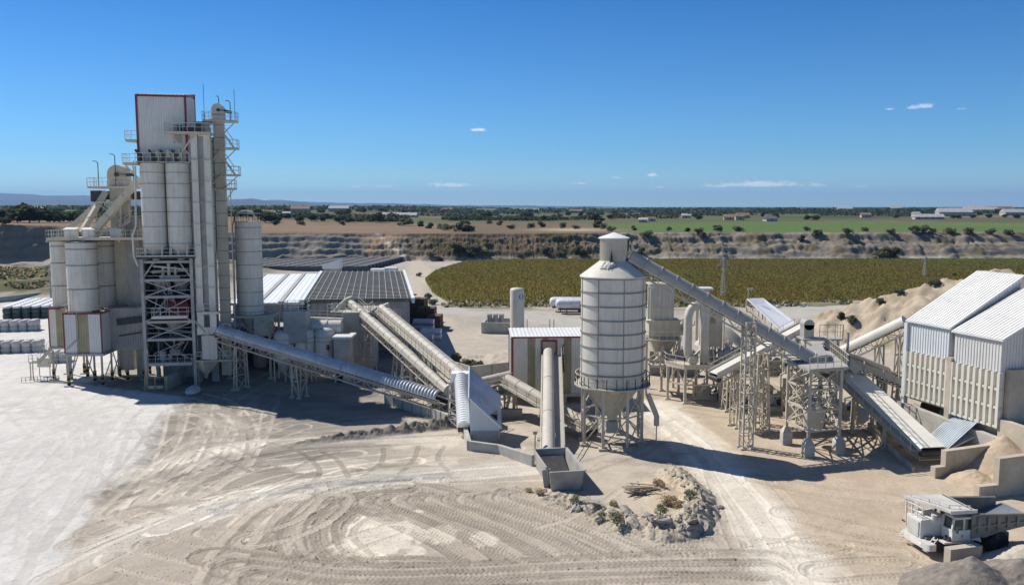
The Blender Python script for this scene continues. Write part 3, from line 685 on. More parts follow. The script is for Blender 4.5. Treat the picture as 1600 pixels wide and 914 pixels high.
    if rail:
        for sd_ in ((side,) if side else (-1, 1)):
            a0, a1 = sd_ * (hw - .02), sd_ * (hw + .8)
            wk = MB(); wk.hexa([P(.5, min(a0, a1), -.2), P(.5, max(a0, a1), -.2), P(Ln - .3, max(a0, a1), -.2), P(Ln - .3, min(a0, a1), -.2), P(.5, min(a0, a1), -.13), P(.5, max(a0, a1), -.13), P(Ln - .3, max(a0, a1), -.13), P(Ln - .3, min(a0, a1), -.13)])
            wo = wk.build('walkway', kr or 'steel', t)
            MB().rail([P(.5, a1, -.12), P(Ln - .3, a1, -.12)], 1.05, 1.7, .055).build('handrail', kr or 'steel', wo)
    for leg in legs:
        f, bw, bd = leg[:3]; top = P(Ln * f, 0, -truss); pitch_ = leg[3] if len(leg) > 3 else 2.2; z0 = leg[4] if len(leg) > 4 else 0.0
        dh = V3((d.x, d.y, 0)).normalized(); tw = hw * .9
        bs = [V3((top.x, top.y, z0)) + sv * a * bw / 2 + dh * b * bd / 2 for a, b in ((-1, -1), (1, -1), (1, 1), (-1, 1))]
        tp = [top + sv * a * tw + dh * b * bd * .3 for a, b in ((-1, -1), (1, -1), (1, 1), (-1, 1))]
        m = MB(); m.frame(bs, tp, max(2, round(top.z / pitch_)), .15, .09, xb=False)
        for b in bs: m.bx(b.x - .3, b.y - .3, z0 - .1, b.x + .3, b.y + .3, z0 + .22)
        m.build('support_leg', frame_key, t)
    return t, P, Ln
def cladding_box(t, W, D, z0, z1, key, front_bands=(), roof='flat', rise=0.0, trim=None, roofkey='roof_white', pitch=.33, base=True, side_bands=(), trimsides='FLRB'):
    """ribbed-sheet building in local coords: x 0..W, y 0..D, front at y=0"""
    m = MB(); e = .05
    m.use('steel_grey').bx(e, e, z0, W - e, D - e, z1 - .02)
    h = z1 - z0; up = V3((0, 0, h))
    m.corr((0, 0, z0), (W, 0, 0), up, pitch, .05, (0, -1, 0), front_bands, key)
    m.corr((W, 0, z0), (0, D, 0), up, pitch, .05, (1, 0, 0), side_bands, key)
    m.corr((0, D, z0), (W, 0, 0), up, pitch, .05, (0, 1, 0), (), key)
    m.corr((0, 0, z0), (0, D, 0), up, pitch, .05, (-1, 0, 0), side_bands, key)
    m.build('wall', None, t, local=True)
    m = MB(); m.use(roofkey)
    m.corr((-.15, -.15, z1 + .02), (W + .3, 0, 0), (0, D + .3, rise), pitch * 1.5, .05, (0, 0, 1))
    if rise: m.prism([(0, .01), (W, .01), (W, D), (0, D)], z1 - .02, [z1, z1, z1 + rise - .02, z1 + rise - .02])
    m.build('roof', None, t, local=True)
    if trim:
        m = MB(); w_ = .13
        for x, y in ((0, 0), (W, 0), (0, D), (W, D)): m.bx(x - w_ / 2 if x else -.08, y - w_ / 2 if y else -.08, z0, x + (.08 if x else w_ / 2), y + (.08 if y else w_ / 2), z1 + (rise if y else 0))
        m.bx(-.1, -.1, z1 - .05, W + .1, .08, z1 + .18)
        for x in (-.1, W - .06): m.prism([(x, -.1), (x + .16, -.1), (x + .16, D), (x, D)], [z1 - .04] * 2 + [z1 - .04 + rise] * 2, [z1 + .17] * 2 + [z1 + .17 + rise] * 2)
        m.build('trim', trim, t, local=True)
def platform(m, poly, z, th=.18): m.prism(poly, z - th, z); return m
def elevator_head(m, x, y, z, w, d):
    """domed bucket-elevator head, axis along y"""
    n = 14; pts = [(-w / 2, 0), (-w / 2, w * .45)] + [(-w / 2 * math.cos(math.pi * i / n), w * .45 + w / 2 * math.sin(math.pi * i / n)) for i in range(1, n)] + [(w / 2, w * .45), (w / 2, 0)]
    k = len(pts); o = len(m.v)
    for yy in (-d / 2, d / 2):
        for a, b in pts: m.v.append((x + a, y + yy, z + b))
    for j in range(k): m.f.append((o + j, o + (j + 1) % k, o + k + (j + 1) % k, o + k + j)); m.m.append(m.cur)
    m.f.append(tuple(o + j for j in range(k - 1, -1, -1))); m.m.append(m.cur); m.f.append(tuple(o + k + j for j in range(k))); m.m.append(m.cur)
    return m
def jib(m, x, y, z, h, dx):  # small davit / lamp post
    m.pipe([(x, y, z), (x, y, z + h), (x + dx * .3, y, z + h + .25), (x + dx, y, z + h + .28)], .06, 6)
    return m
def leg_pad(m, x, y, z=0): m.bx(x - .4, y - .4, -.2, x + .4, y + .4, z + .25); return m
# ================================================================== main mixing tower (left of centre)
TW = thing('mixing_tower', 'tall open steel tower with grey cladded penthouse and red trim', 'tower', (-50.3, 112.8, 0), R(10))
W_ = 6.4; D_ = 6.4; LV = [3.5, 6.8, 9.25, 12.7, 15.0, 17.5]
def tl(x, y, z): return WM[TW.name] @ V3((x, y, z))
for x, y in ((0, 0), (W_, 0), (0, D_), (W_, D_)):
    m = MB().bx(x - .2, y - .2, -.1, x + .2, y + .2, 18.2)
    for z in (1.5, 4.6, 8, 11, 14): m.bx(x - .26, y - .26, z, x + .26, y + .26, z + .12)
    m.bx(x - .45, y - .45, -.2, x + .45, y + .45, .35)
    m.build('column', 'steel_grey', TW, local=True)
for z in LV:
    m = MB()
    for a, b in (((0, 0), (W_, 0)), ((W_, 0), (W_, D_)), ((W_, D_), (0, D_)), ((0, D_), (0, 0))): m.bar((*a, z), (*b, z), .2, .34)
    if z != 17.5: m.bx(.2, .5, z - .1, W_ - .2, D_ - .2, z + .06)
    m.build('floor_deck', 'steel_grey', TW, local=True)
for z0, z1 in ((6.8, 9.25), (9.25, 12.7), (12.7, 15.0), (3.5, 6.8)):
    if z0 > 4: MB().bar((0, -.05, z0), (W_, -.05, z1), .13).bar((0, -.05, z1), (W_, -.05, z0), .125).build('cross_brace', 'steel_grey', TW, local=True)
    MB().bar((-.05, 0, z0), (-.05, D_, z1), .12).bar((-.05, 0, z1), (-.05, D_, z0), .115).build('cross_brace', 'steel_grey', TW, local=True)
    MB().bar((W_ + .05, 0, z0), (W_ + .05, D_, z1), .12).build('cross_brace', 'steel_grey', TW, local=True)
for x, s in ((0, 1), (W_, -1)): MB().bar((x, -.05, 15.2), (x + s * 1.5, -.05, 17.4), .16).build('knee_brace', 'steel_grey', TW, local=True)
# dark sheets added to hold the interior's shade; grey right-hand sheeting
m = MB(); m.use('dark').bx(.25, D_ - .1, 3.2, W_ - .25, D_, 18); m.use('dark').bx(-.12, 1.6, 3.6, -.03, D_ - .2, 17.4); m.build('back_shade_sheet', None, TW, local=True)
m = MB(); m.corr((W_ + .25, 1.2, .2), (0, D_ - 1.6, 0), (0, 0, 30.5), .4, .05, (1, 0, 0)); m.bx(W_ + .1, 1.2, .2, W_ + .24, D_ - .4, 30.7); m.build('side_sheeting', 'steel_grey', TW, local=True)
# machinery on the floors
def machine(name, key, f): m = MB(); f(m); return m.build(name, key, TW, local=True)
machine('weigh_hopper', 'steel_grey', lambda m: (m.lathe((1.8, 3, 0), [(.3, 12.9), (.5, 13.2), (1.2, 14.6), (1.2, 15.0)], 18), m.lathe((4.5, 3, 0), [(.3, 12.9), (.5, 13.2), (1.2, 14.6), (1.2, 15.0)], 18)))
machine('screw_feeder', 'white', lambda m: (m.tube((.8, 2, 16), (5.6, 2, 16.3), .25), m.tube((3.2, 1.2, 15.4), (3.2, 1.2, 17.2), .22), m.tube((2.4, 1.4, 15.4), (2.4, 1.4, 16.8), .18), m.tube((4, 1.4, 15.4), (4, 1.4, 16.8), .18), m.bx(2, 1, 15.1, 4.6, 1.8, 15.5), m.tube((1.2, 1, 16.9), (5.2, 1.2, 16.4), .16)))
machine('mixer', 'red', lambda m: (m.tube((2.9, 1.6, 11.3), (5.6, 1.6, 11.3), .8, 18), m.bx(3.2, .9, 9.4, 5.4, 2.4, 10.6)))
machine('discharge_hopper', 'steel_grey', lambda m: (m.lathe((3.4, 3, 0), [(.35, 6.9), (1.4, 9.0), (1.4, 9.2)], 16), m.bx(2.8, 1.4, 4.4, 4.2, 2.8, 5.1), m.bar((3.5, 1.8, 5), (2.4, 1.6, 3.7), .4), m.bar((3.5, 1.8, 5), (5.2, 1.6, 3.9), .3), m.tube((1.9, 1.5, 3.6), (1.9, 1.5, 5), .45, 14), m.tube((1, 2, 8.2), (6, 2.2, 7.4), .14)))
m = MB()
for z in (4.6, 7.7, 8.4, 10.6, 11.2, 13.6, 15.6, 16.2):
    m.bar((.1, .2, z), (W_ - .1, .2, z), .07)
for q in range(9): m.pipe([(rnd.uniform(.5, 5.8), rnd.uniform(.6, 2.4), zz) for zz in (rnd.uniform(3.7, 5), rnd.uniform(6, 8))], .07, 6); m.pipe([(rnd.uniform(.5, 5.8), rnd.uniform(.6, 2.4), zz) for zz in (rnd.uniform(9.5, 11), rnd.uniform(13, 16.5))], .08, 6)
m.build('pipework', 'steel_grey', TW, local=True)
m = MB(); platform(m, [(1.2, -1.0), (W_ - .6, -1.0), (W_ - .6, 0), (1.2, 0)], 10.2, .4); b = m.build('balcony', 'white', TW, local=True)
MB().rail([(1.2, 0, 10.2), (1.2, -1, 10.2), (W_ - .6, -1, 10.2), (W_ - .6, 0, 10.2)], 1.1, 1.1, .06).build('handrail', 'white', b, local=True)
m = MB(); platform(m, [(.4, -.5), (W_ - .3, -.5), (W_ - .3, .4), (.4, .4)], 3.65, .4); b = m.build('balcony', 'steel_grey', TW, local=True)
MB().rail([(.4, -.5, 3.65), (W_ - .3, -.5, 3.65)], 1.1, 1.0, .06).build('handrail', 'steel_grey', b, local=True)
m = MB(); platform(m, [(-.5, -.5), (W_ + .6, -.5), (W_ + .6, D_ + .4), (-.5, D_ + .4)], 18.25, .3); b = m.build('silo_deck', 'dark', TW, local=True)
MB().rail([(-.5, D_, 18.25), (-.5, -.5, 18.25), (W_ + .6, -.5, 18.25), (W_ + .6, D_, 18.25)], 1.1, 1.1, .06, toe=True).build('handrail', 'white', b, local=True)
# silos on the tower: four cells carried by the same frame
for i, (x, y) in enumerate(((1.55, 1.5), (4.85, 1.5), (1.55, 4.9), (4.85, 4.9))):
    m = MB(); shell(m, (x, y), 1.6, 19.6, 30.9, [20.0, 22.3, 24.3, 26.2, 28.1, 29.6, 30.85], 32, .035, .08)
    m.lathe((x, y, 0), [(.45, 17.7), (.5, 18.0), (1.58, 19.6)], 24)
    for a in range(4): m.bx(x + 1.5 * math.cos(R(45 + 90 * a)) - .12, y + 1.5 * math.sin(R(45 + 90 * a)) - .12, 18.2, x + 1.5 * math.cos(R(45 + 90 * a)) + .12, y + 1.5 * math.sin(R(45 + 90 * a)) + .12, 20.2)
    m.build('silo_cell', 'silo', TW, local=True)
m = MB(); platform(m, [(-.15, -.25), (W_ + .3, -.25), (W_ + .3, .9), (-.15, .9)], 31.05, .16); b = m.build('top_walkway', 'steel_grey', TW, local=True)
MB().rail([(-.15, -.25, 31.05), (W_ + .3, -.25, 31.05)], 1.1, 1.0, .06).build('handrail', 'white', b, local=True)
for x in (.3, 2.0, 3.4, 4.9):
    m = MB(); m.tube((x, .3, 31.1), (x, .3, 32.05), .35, 10); m.tube((x, .3, 31.9), (x - .5, .1, 32.6), .16, 8); m.build('filter_motor', 'dark', TW, local=True)
for x in (3.2, 4.6):
    m = MB()
    for s in (-1, 1): m.pipe([(x, .5, 31.1), (x + s * .2, .4, 32.3), (x + s * .7, .4, 32.6), (x + s * .9, .4, 31.6)], .18, 8)
    m.build('vent_duct', 'white', TW, local=True)
# penthouse
PH = (0.0, 1.0)
def pent(m):
    W, D, z0, z1, rz = 6.25, 6.2, 30.9, 39.75, .9
    m.use('steel_grey').prism([(.06, 1.06), (W - .06, 1.06), (W - .06, 1 + D - .06), (.06, 1 + D - .06)], z0, [z1, z1, z1 + rz, z1 + rz])
    m.corr((0, 1, z0), (W, 0, 0), (0, 0, z1 - z0), .32, .05, (0, -1, 0), (), 'clad'); m.use('clad').corr((W, 1, z0), (0, D, 0), (0, 0, z1 - z0 + .4), .32, .05, (1, 0, 0)).corr((0, 1, z0), (0, D, 0), (0, 0, z1 - z0 + .4), .32, .05, (-1, 0, 0)).corr((0, 1 + D, z0), (W, 0, 0), (0, 0, z1 - z0 + rz), .32, .05, (0, 1, 0))
m = MB(); pent(m); ph = m.build('penthouse_wall', None, TW, local=True)
m = MB()
for x, y, dz in ((0, 1, 0), (6.25, 1, 0), (6.25, 7.2, .9), (0, 7.2, .9)): m.bx(x - .13, y - .13, 30.9, x + .13, y + .13, 39.9 + dz)
m.bx(-.13, .86, 39.72, 6.38, 1.05, 39.98)
for x in (-.13, 6.22): m.prism([(x, .9), (x + .2, .9), (x + .2, 7.3), (x, 7.3)], [39.7, 39.7, 40.6, 40.6], [39.98, 39.98, 40.88, 40.88])
m.build('penthouse_trim', 'red', TW, local=True)
m = MB(); m.corr((-.1, .9, 39.99), (6.45, 0, 0), (0, 6.4, .92), .5, .06, (0, 0, 1))
m.build('penthouse_roof', 'roof_white', TW, local=True)
m = MB().bx(4.6, .9, 33.6, 5.6, .97, 36.0); m.build('penthouse_door', 'galv_dust', TW, local=True)
# outrigger landings
def landing(poly, z, railpts, key='cream', braces=()):
    m = MB(); platform(m, poly, z, .3)
    for a, b in braces: m.bar(a, b, .16)
    l = m.build('landing', key, TW, local=True); MB().rail(railpts, 1.15, .9, .06).build('handrail', 'white', l, local=True)
landing([(-1.6, .9), (0, .9), (0, 3), (-1.6, 3)], 34.0, [(0, .9, 34), (-1.6, .9, 34), (-1.6, 3, 34)], braces=[((-.3, 2, 33.6), (-1.4, 2, 34))])
landing([(-1.9, .2), (0, .2), (0, 3), (-1.9, 3)], 30.9, [(0, .2, 30.9), (-1.9, .2, 30.9), (-1.9, 3, 30.9)], braces=[((-1.7, .3, 30.7), (0, .3, 28.8))])
landing([(3.9, -.9), (9.6, -.9), (9.6, 2.0), (6.6, 2.0), (6.6, .6), (3.9, .6)], 35.0, [(3.9, .6, 35), (3.9, -.9, 35), (9.6, -.9, 35), (9.6, 2, 35)], braces=[((4.2, -.6, 34.8), (6.5, .3, 32.2)), ((7.6, -.5, 34.8), (5.0, .2, 31.2))])
m = MB(); m.bx(5.4, -.4, 35.1, 5.9, .1, 35.9); m.tube((6.2, -.2, 35.4), (7.6, -.2, 35.4), .3); m.bx(7.8, -.5, 35.0, 8.6, .3, 36.1); m.build('drive_motor', 'dark', TW, local=True)
landing([(6.5, -.6), (11.5, -.6), (11.5, 1.2), (6.5, 1.2)], 3.9, [(6.5, -.6, 3.9), (11.5, -.6, 3.9), (11.5, 1.2, 3.9)], 'steel_grey', braces=[((11.2, -.5, 3.8), (6.4, -.3, 9.6))])
landing([(7.0, -.7), (9.9, -.7), (9.9, .6), (7.0, .6)], 10.6, [(7, .6, 10.6), (7, -.7, 10.6), (9.9, -.7, 10.6), (9.9, .6, 10.6)], 'white')
# vent pipe down the left edge
m = MB(); m.pipe([(-.3, .2, 30.4), (-.5, 0, 22.4), (-.9, -.2, 21.2), (-.9, -.2, 18.4), (-.4, -.3, 17.0)], .13, 8); m.build('vent_pipe', 'white', TW, local=True)
m = MB(); m.use('yellow')
for x in (.1, 1.4, 2.7): m.bx(x - .08, -1.6, 0, x + .08, -1.44, 2.0)
m.bar((.1, -1.52, 1.9), (2.7, -1.52, 1.9), .08); m.bar((.1, -1.52, .3), (2.7, -1.52, .3), .08); m.use('white').bx(.5, -1.4, .2, 2.4, -1.2, .7)
tag(m.build('safety_gate', None, TW, local=True), 'yellow framed gate at the tower foot', None)
m = MB().prism([(2.75, -1.5), (2.95, -1.5), (4.3, 4.5), (4.1, 4.5)], 0, 2.0); m.build('side_fence', 'concrete', TW, local=True)
# ---- rear block, unseen from the camera, added to cast the wide shadow
RBK = thing('shadow_block', 'tall plain clad silo block standing close behind the open steel tower', 'building', tuple(tl(.4, 7.6, 0)), R(10))
cladding_box(RBK, 6.0, 12.5, 0, 32.6, 'steel_grey', [], rise=.3, roofkey='galv_dust', pitch=.5)
MB().rail([(.1, .2, 32.7), (5.9, .2, 32.7)], 1.1, 1.4, .06).build('handrail', 'steel_grey', RBK, local=True)
# ---- twin-leg bucket elevator on the right flank
EL = thing('bucket_elevator', 'pale twin-leg bucket elevator on the right flank of the tall tower', 'elevator', tuple(tl(8.0, .1, 0)), R(10))
for x in (-.62, 1.02):
    m = MB().bx(x - .42, -.35, 8.4, x + .42, .35, 34.8)
    for z in np.arange(10, 34, 2.35): m.bx(x - .47, -.4, z, x + .47, .4, z + .09)
    m.build('leg_casing', 'silo', EL, local=True)
m = MB(); m.bx(-1.1, -.45, 7.4, 1.5, .45, 8.4); m.pipe([(.2, -.1, 8), (.2, -.2, 6.4), (.9, -.2, 5.8), (.9, -.2, 3.9)], .45, 12); m.bx(-.5, -.8, 4.0, 1.5, .5, 7.3); m.build('boot', 'white', EL, local=True)
m = MB(); m.bx(-.15, .1, 10, .55, .3, 34.5); m.build('ladder_channel', 'steel_grey', EL, local=True)
for z in np.arange(11, 34, 2.9): MB().bx(-1.2, -.55, z, 1.6, -.45, z + .06).bar((-1.15, -.5, z + .03), (-1.6, 1.2, z + .03), .08).build('tie_bar', 'steel', EL, local=True)
MB().bx(-1.2, -.5, 34.6, 1.6, .5, 35.0).build('head_beam', 'steel', EL, local=True)
m = MB(); m.lathe((-.4, 1.0, 0), [(.1, 1.0), (.3, 1.6), (2.0, 3.6), (2.0, 3.9)], 4); tag(m.build('chute_hopper', 'cream', EL, local=True), None, None)
m = MB(); m.frame([(2.2, -.4, 4), (3.2, -.4, 4), (3.2, .6, 4), (2.2, .6, 4)], [(2.2, -.4, 8.8), (3.2, -.4, 8.8), (3.2, .6, 8.8), (2.2, .6, 8.8)], 4, .12, .08); m.build('bracket', 'steel', EL, local=True)
# vertical duct behind it
DU = thing('dust_duct', 'wide vertical grey duct between the twin-leg elevator and the tall elevator', 'duct', tuple(tl(8.5, 3.6, 0)), R(10))
m = MB(); shell(m, (0, 0), .85, 19.5, 34.6, [22, 25, 28, 31, 34], 24, .04); m.lathe((0, 0, 0), [(.4, 17.0), (.85, 19.5)], 20); m.build('casing', 'cream', DU, local=True)
m = MB().pipe([(0, 0, 34.5), (0, 0, 35.8), (-.6, 0, 36.3), (-1.7, 0, 36.3)], .5, 12); m.build('elbow', 'cream', DU, local=True)
m = MB().bx(-.5, -.5, 0, .5, .5, 17.2); m.build('support_column', 'steel_grey', DU, local=True)
# ---- tall elevator with domed head
tp = at(352, 480, 118)
TE = thing('bucket_elevator', 'tall single-shaft bucket elevator with domed head and right-hand landings', 'elevator', (tp.x, 118, 0), R(10))
m = MB().bx(-.68, -.55, 1.0, .68, .55, 36.9)
for z in np.arange(3, 36.8, 1.75): m.use('hoop').bx(-.72, -.6, z, .72, .6, z + .1)
m.mats = ['cream'] + m.mats; m.m = [0 if i < 6 else 1 for i in range(len(m.f))]; m.build('shaft', None, TE, local=True)
m = MB(); m.bx(-.85, -.7, 36.9, .85, .7, 37.8); elevator_head(m, 0, 0, 37.6, 1.7, 1.4); m.build('head', 'white', TE, local=True)
m = MB(); m.pipe([(.1, -.95, 38.3), (.1, -.66, 38.3)], .22, 12); m.bar((.1, -.85, 38.3), (1.2, -.85, 38.2), .08); m.tube((.9, -.85, 38.2), (1.9, -.85, 38.0), .2, 8); m.build('drive', 'dark', TE, local=True)
def tland(z, x0, x1, name='landing'):
    m = MB(); platform(m, [(x0, -1.1), (x1, -1.1), (x1, 1.0), (x0, 1.0)], z, .25)
    m.bar((x1 - .2, -.6, z - .2), (.6, -.5, z - 1.9), .13); l = m.build(name, 'cream', TE, local=True)
    MB().rail([(x0, 1.0, z), (x0, -1.1, z), (x1, -1.1, z), (x1, 1.0, z), (x0, 1, z)], 1.1, .9, .06).build('handrail', 'white', l, local=True)
tland(36.95, -2.0, 2.5); tland(33.2, .7, 2.5); tland(29.5, .7, 2.6); tland(27.6, .6, 2.0); tland(27.6, -2.6, -.6)
for z0, z1, x0, x1 in ((33.2, 35.1, 2.0, .7), (29.5, 31.5, 2.0, .7), (29.6, 27.6, .6, -1.6), (33.2, 31, .6, -1.2)):
    m = MB(); m.bx(min(x0, x1), -.9, min(z0, z1), min(x0, x1) + .04, -.3, min(z0, z1) + .04)
    for y in (-.9, -.3): m.bar((x0, y, z0), (x1, y, z1), .09, .2); m.bar((x0, y, z0 + 1), (x1, y, z1 + 1), .05)
    for f in np.linspace(.05, .95, 7): m.bar((x0 + (x1 - x0) * f, -.9, z0 + (z1 - z0) * f), (x0 + (x1 - x0) * f, -.3, z0 + (z1 - z0) * f), .12, .04)
    m.build('stair', 'cream', TE, local=True)
for f in ((lambda m: jib(m, .1, 0, 39, 1.0, -.35)), (lambda m: jib(m, 1.6, 0, 37, 2.4, -.6)), (lambda m: m.tube((2.1, .6, 37), (2.1, .6, 41.4), .035, 5)), (lambda m: m.tube((-2, .6, 37), (-2, .6, 42.0), .035, 5))):
    m = MB(); f(m); m.build('mast', 'dark', TE, local=True)
m = MB().bar((-.8, .1, 37.0), (-3.8, .1, 34.4), .7, .6); m.build('discharge_chute', 'cream', TE, local=True)
m = MB(); 
for a in (-.4, .4): m.bar((1.25, a * .6, 1), (1.25, a * .6, 27.5), .06)
for z in np.arange(1, 27.5, .8): m.bar((1.25, -.25, z), (1.25, .25, z), .05)
for z in np.arange(4, 27, 4): m.bar((.7, 0, z), (1.25, 0, z), .06)
m.build('ladder', 'white', TE, local=True)
# ---- cement silo on frame, right of tower
CS = thing('silo', 'slim white ringed silo with handrail crown, right of the tall tower', 'silo', (-38.6, 122, 0))
m = MB(); shell(m, (0, 0), 1.88, 9.3, 22.7, [9.7, 10.6, 12.6, 14.6, 16.6, 18.5, 20.3, 22.0], 32, .04, .09); m.build('shell', 'silo', CS, local=True)
m = MB().lathe((0, 0, 0), [(.3, 6.2), (.4, 6.5), (1.8, 9.3)], 24); m.build('cone', 'cream', CS, local=True)
m = MB().lathe((0, 0, 0), [(1.95, 22.7), (1.95, 22.85)], 32); o = m.build('top_deck', 'steel', CS, local=True)
MB().rail(ring_pts((0, 0), 1.85, 22.85, 14), 1.15, 5, .06, closed=True).build('handrail', 'white', o, local=True)
m = MB(); m.pipe([(-2.2, -.2, 8), (-2.2, -.2, 22.2), (-1.9, -.2, 23.6), (-1.0, -.2, 24.3), (0, -.2, 24.4), (.8, -.2, 24.1), (1.2, -.2, 23.2), (1.2, -.2, 22.8)], .11, 8); m.build('fill_pipe', 'white', CS, local=True)
m = MB()
fx = [(-2.6, -2.4), (3.4, -2.4), (3.4, 2.4), (-2.6, 2.4)]
for x, y in fx: m.bx(x - .15, y - .15, 0, x + .15, y + .15, 9.0); leg_pad(m, x, y)
for i in range(4):
    a, b = fx[i], fx[(i + 1) % 4]; m.bar((*a, 9.1), (*b, 9.1), .26, .36); m.bar((*a, 5.6), (*b, 5.6), .16); m.bar((*a, 5.6), (*b, 9), .1); m.bar((*a, 9), (*b, 5.6), .1)
m.build('frame', 'steel', CS, local=True)
m = MB(); m.bx(.9, -1.6, 6.2, 3.0, 1.4, 8.8); m.build('filter_cabinet', 'white', CS, local=True)
# under-tower clutter
m = MB(); m.lathe((0, 0, 0), [(.62, 0), (.95, .35), (.85, .8), (.3, 1.15), (0, 1.2)], 10); o = m.build('bulk_bag', 'bag_grey'); q = gd(302, 616); o.location = (q.x, q.y, 0); o.scale = (1, 1.6, 1)
tag(o, 'grey wrapped bulk bag lying at the foot of the tall tower', 'bag')
# ================================================================== left-hand plant: silos on a clad block
SG = 'cream silos of the left-hand plant'
def big_cell(u0, u1, vb, vt, Y, rings, label, extra=None):
    c = at((u0 + u1) / 2, vb, Y); r = (at(u1, vb, Y).x - at(u0, vb, Y).x) / 2; zt = at(u0, vt, Y).z; zb = 10.45
    t = thing('silo', label, 'silo', (c.x, Y, 0), 0, SG)
    m = MB(); shell(m, (0, 0), r, zb, zt, [zb + .1] + [zb + (zt - zb) * f for f in rings] + [zt - .06], 36, .05, .13); m.build('shell', 'silo', t, local=True)
    m = MB(); m.lathe((0, 0, 0), [(r + .02, zt), (.5, zt + .35), (.3, zt + .4)], 28); m.build('roof_cone', 'cream', t, local=True)
    m = MB()
    for a in (-.2, .2): m.bar((a - .3 * r, -r - .18, zb), (a - .3 * r, -r - .18, zt - 6.5), .045)
    for z in np.arange(zb, zt - 6.5, .5): m.bar((-.2 - .3 * r, -r - .18, z), (.2 - .3 * r, -r - .18, z), .04)
    m.build('ladder', 'steel', t, local=True); return t, c, r, zt
big_cell(110, 155, 490, 378, 116, [.33, .67, .9], 'front cream silo, nearest of the cluster on the clad block left of the tower')
big_cell(85, 113, 486, 376, 120.5, [.33, .67, .92], 'left cream silo behind the front one, above the block with the stairs')
big_cell(151, 181, 486, 376, 120.5, [.33, .67, .92], 'right cream silo of the cluster, beside the square elevator shaft')
# clad block on legs
a = at(102, 553, 114.2); b = at(158, 553, 114.2); zb, zt = 4.7, 10.2
LB = thing('plant_building', 'ribbed white plant block with khaki band and red corners on striped legs', 'building', (a.x, 114.2, 0), R(4))
Wb = b.x - a.x
cladding_box(LB, Wb, 6.5, zb, zt, 'clad', [(.36, .68, 'khaki')], trim='red', roofkey='galv_dust')
m = MB(); m.bx(-.3, -.3, zb - .35, Wb + .3, 6.8, zb - .03); m.build('floor_frame', 'steel_grey', LB, local=True)
MB().rail([(-.2, 6, zt + .2), (-.2, -.2, zt + .2), (Wb + .2, -.2, zt + .2), (Wb + .2, 6, zt + .2)], 1.0, 1.2, .05).build('handrail', 'steel', LB, local=True)
def striped_leg(parent, x, y, dx=0, dy=0, z=4.4):
    m = MB(); m.use('steel_grey').bar((x, y, 1.6), (x, y, z), .22)
    for k in range(4): m.use('hazard' if k % 2 else 'black').bx(x - .17, y - .17, .2 + .36 * k, x + .17, y + .17, .2 + .36 * (k + 1) - .004)
    if dx or dy: m.use('steel_grey').bar((x, y, .4), (x + dx, y + dy, z), .12)
    m.use('concrete').bx(x - .5, y - .5, -.2, x + .5, y + .5, .18); m.build('leg', None, parent, local=True)
for x, y, dx in ((.2, .2, 1.4), (Wb - .2, .2, 1.5), (Wb / 2, 3.2, -1.3), (.2, 6.2, 1), (Wb - .2, 6.2, -1)): striped_leg(LB, x, y, dx)
m = MB(); m.bar((.3, -.12, zb + .6), (1.9, -.12, zb + 2.1), .14); m.bar((1.9, -.12, zb + 2.1), (1.9, -.12, zt + 4), .09); m.build('downpipe', 'steel_grey', LB, local=True)
# second block behind to the left, with stairs
a = at(79, 548, 118.5); b = at(104, 548, 118.5)
L2 = thing('plant_building', 'small clad block with khaki band behind the striped-leg block, stairs on its left', 'building', (a.x, 118.5, 0), R(4))
cladding_box(L2, b.x - a.x + 1, 5, 4.9, 10.4, 'clad_cream', [(.3, .75, 'khaki')], trim='red', roofkey='galv_dust')
m = MB(); m.bx(-.2, -.2, 4.6, b.x - a.x + 1.2, 5.2, 4.88); m.build('floor_frame', 'steel_grey', L2, local=True)
for x, y in ((.2, .2), (2.6, .2), (.2, 4.6), (2.6, 4.6)): striped_leg(L2, x, y, .9 if y < 1 else 0)
m = MB()
for s in (0, .9): m.bar((-.1, .2 + s, 4.7), (-2.0, .2 + s, 2.6), .1, .25); m.bar((-2.0, .2 + s, 2.6), (-3.2, .2 + s, 2.6), .1, .2)
for k in range(9): m.bx(-.25 - .21 * k - .12, .2, 4.6 - .23 * k, -.25 - .21 * k + .12, 1.1, 4.64 - .23 * k)
m.bx(-3.2, .2, 2.5, -2.0, 1.1, 2.58); m.bar((-3.1, .3, 2.5), (-3.1, .3, 0), .12); m.bar((-3.1, 1, 2.5), (-3.1, 1, 0), .12)
sx = m.build('stair', 'steel', L2, local=True)
MB().rail([(-.1, .15, 4.75), (-2, .15, 2.65), (-3.2, .15, 2.65), (-3.2, 1.15, 2.65)], 1.05, .8, .05).build('handrail', 'white', sx, local=True)
# long gallery block on the right, reaching behind the tower
a = at(158, 550, 116.5)
L3 = thing('plant_building', 'dusty grey clad gallery between the cluster of cream silos and the tall tower', 'building', (a.x + .3, 117.5, 0), R(12))
cladding_box(L3, 7.6, 4.5, 4.5, 10.6, 'steel_grey', [], roofkey='galv_dust')
m = MB(); m.bar((1.8, -.2, 6.6), (7.4, -.2, 7.4), .3, .12); m.bar((1.6, -.2, 8.6), (7.4, -.2, 9.2), .3, .9); m.build('conveyor_slot', 'dark', L3, local=True)
for x, y, dx in ((.5, .3, 1.2), (2.6, .3, -1.2), (4.8, .3, 1.4), (6.9, .3, -1.2), (.5, 4.2, 0), (4.8, 4.2, 0)): striped_leg(L3, x, y, dx)
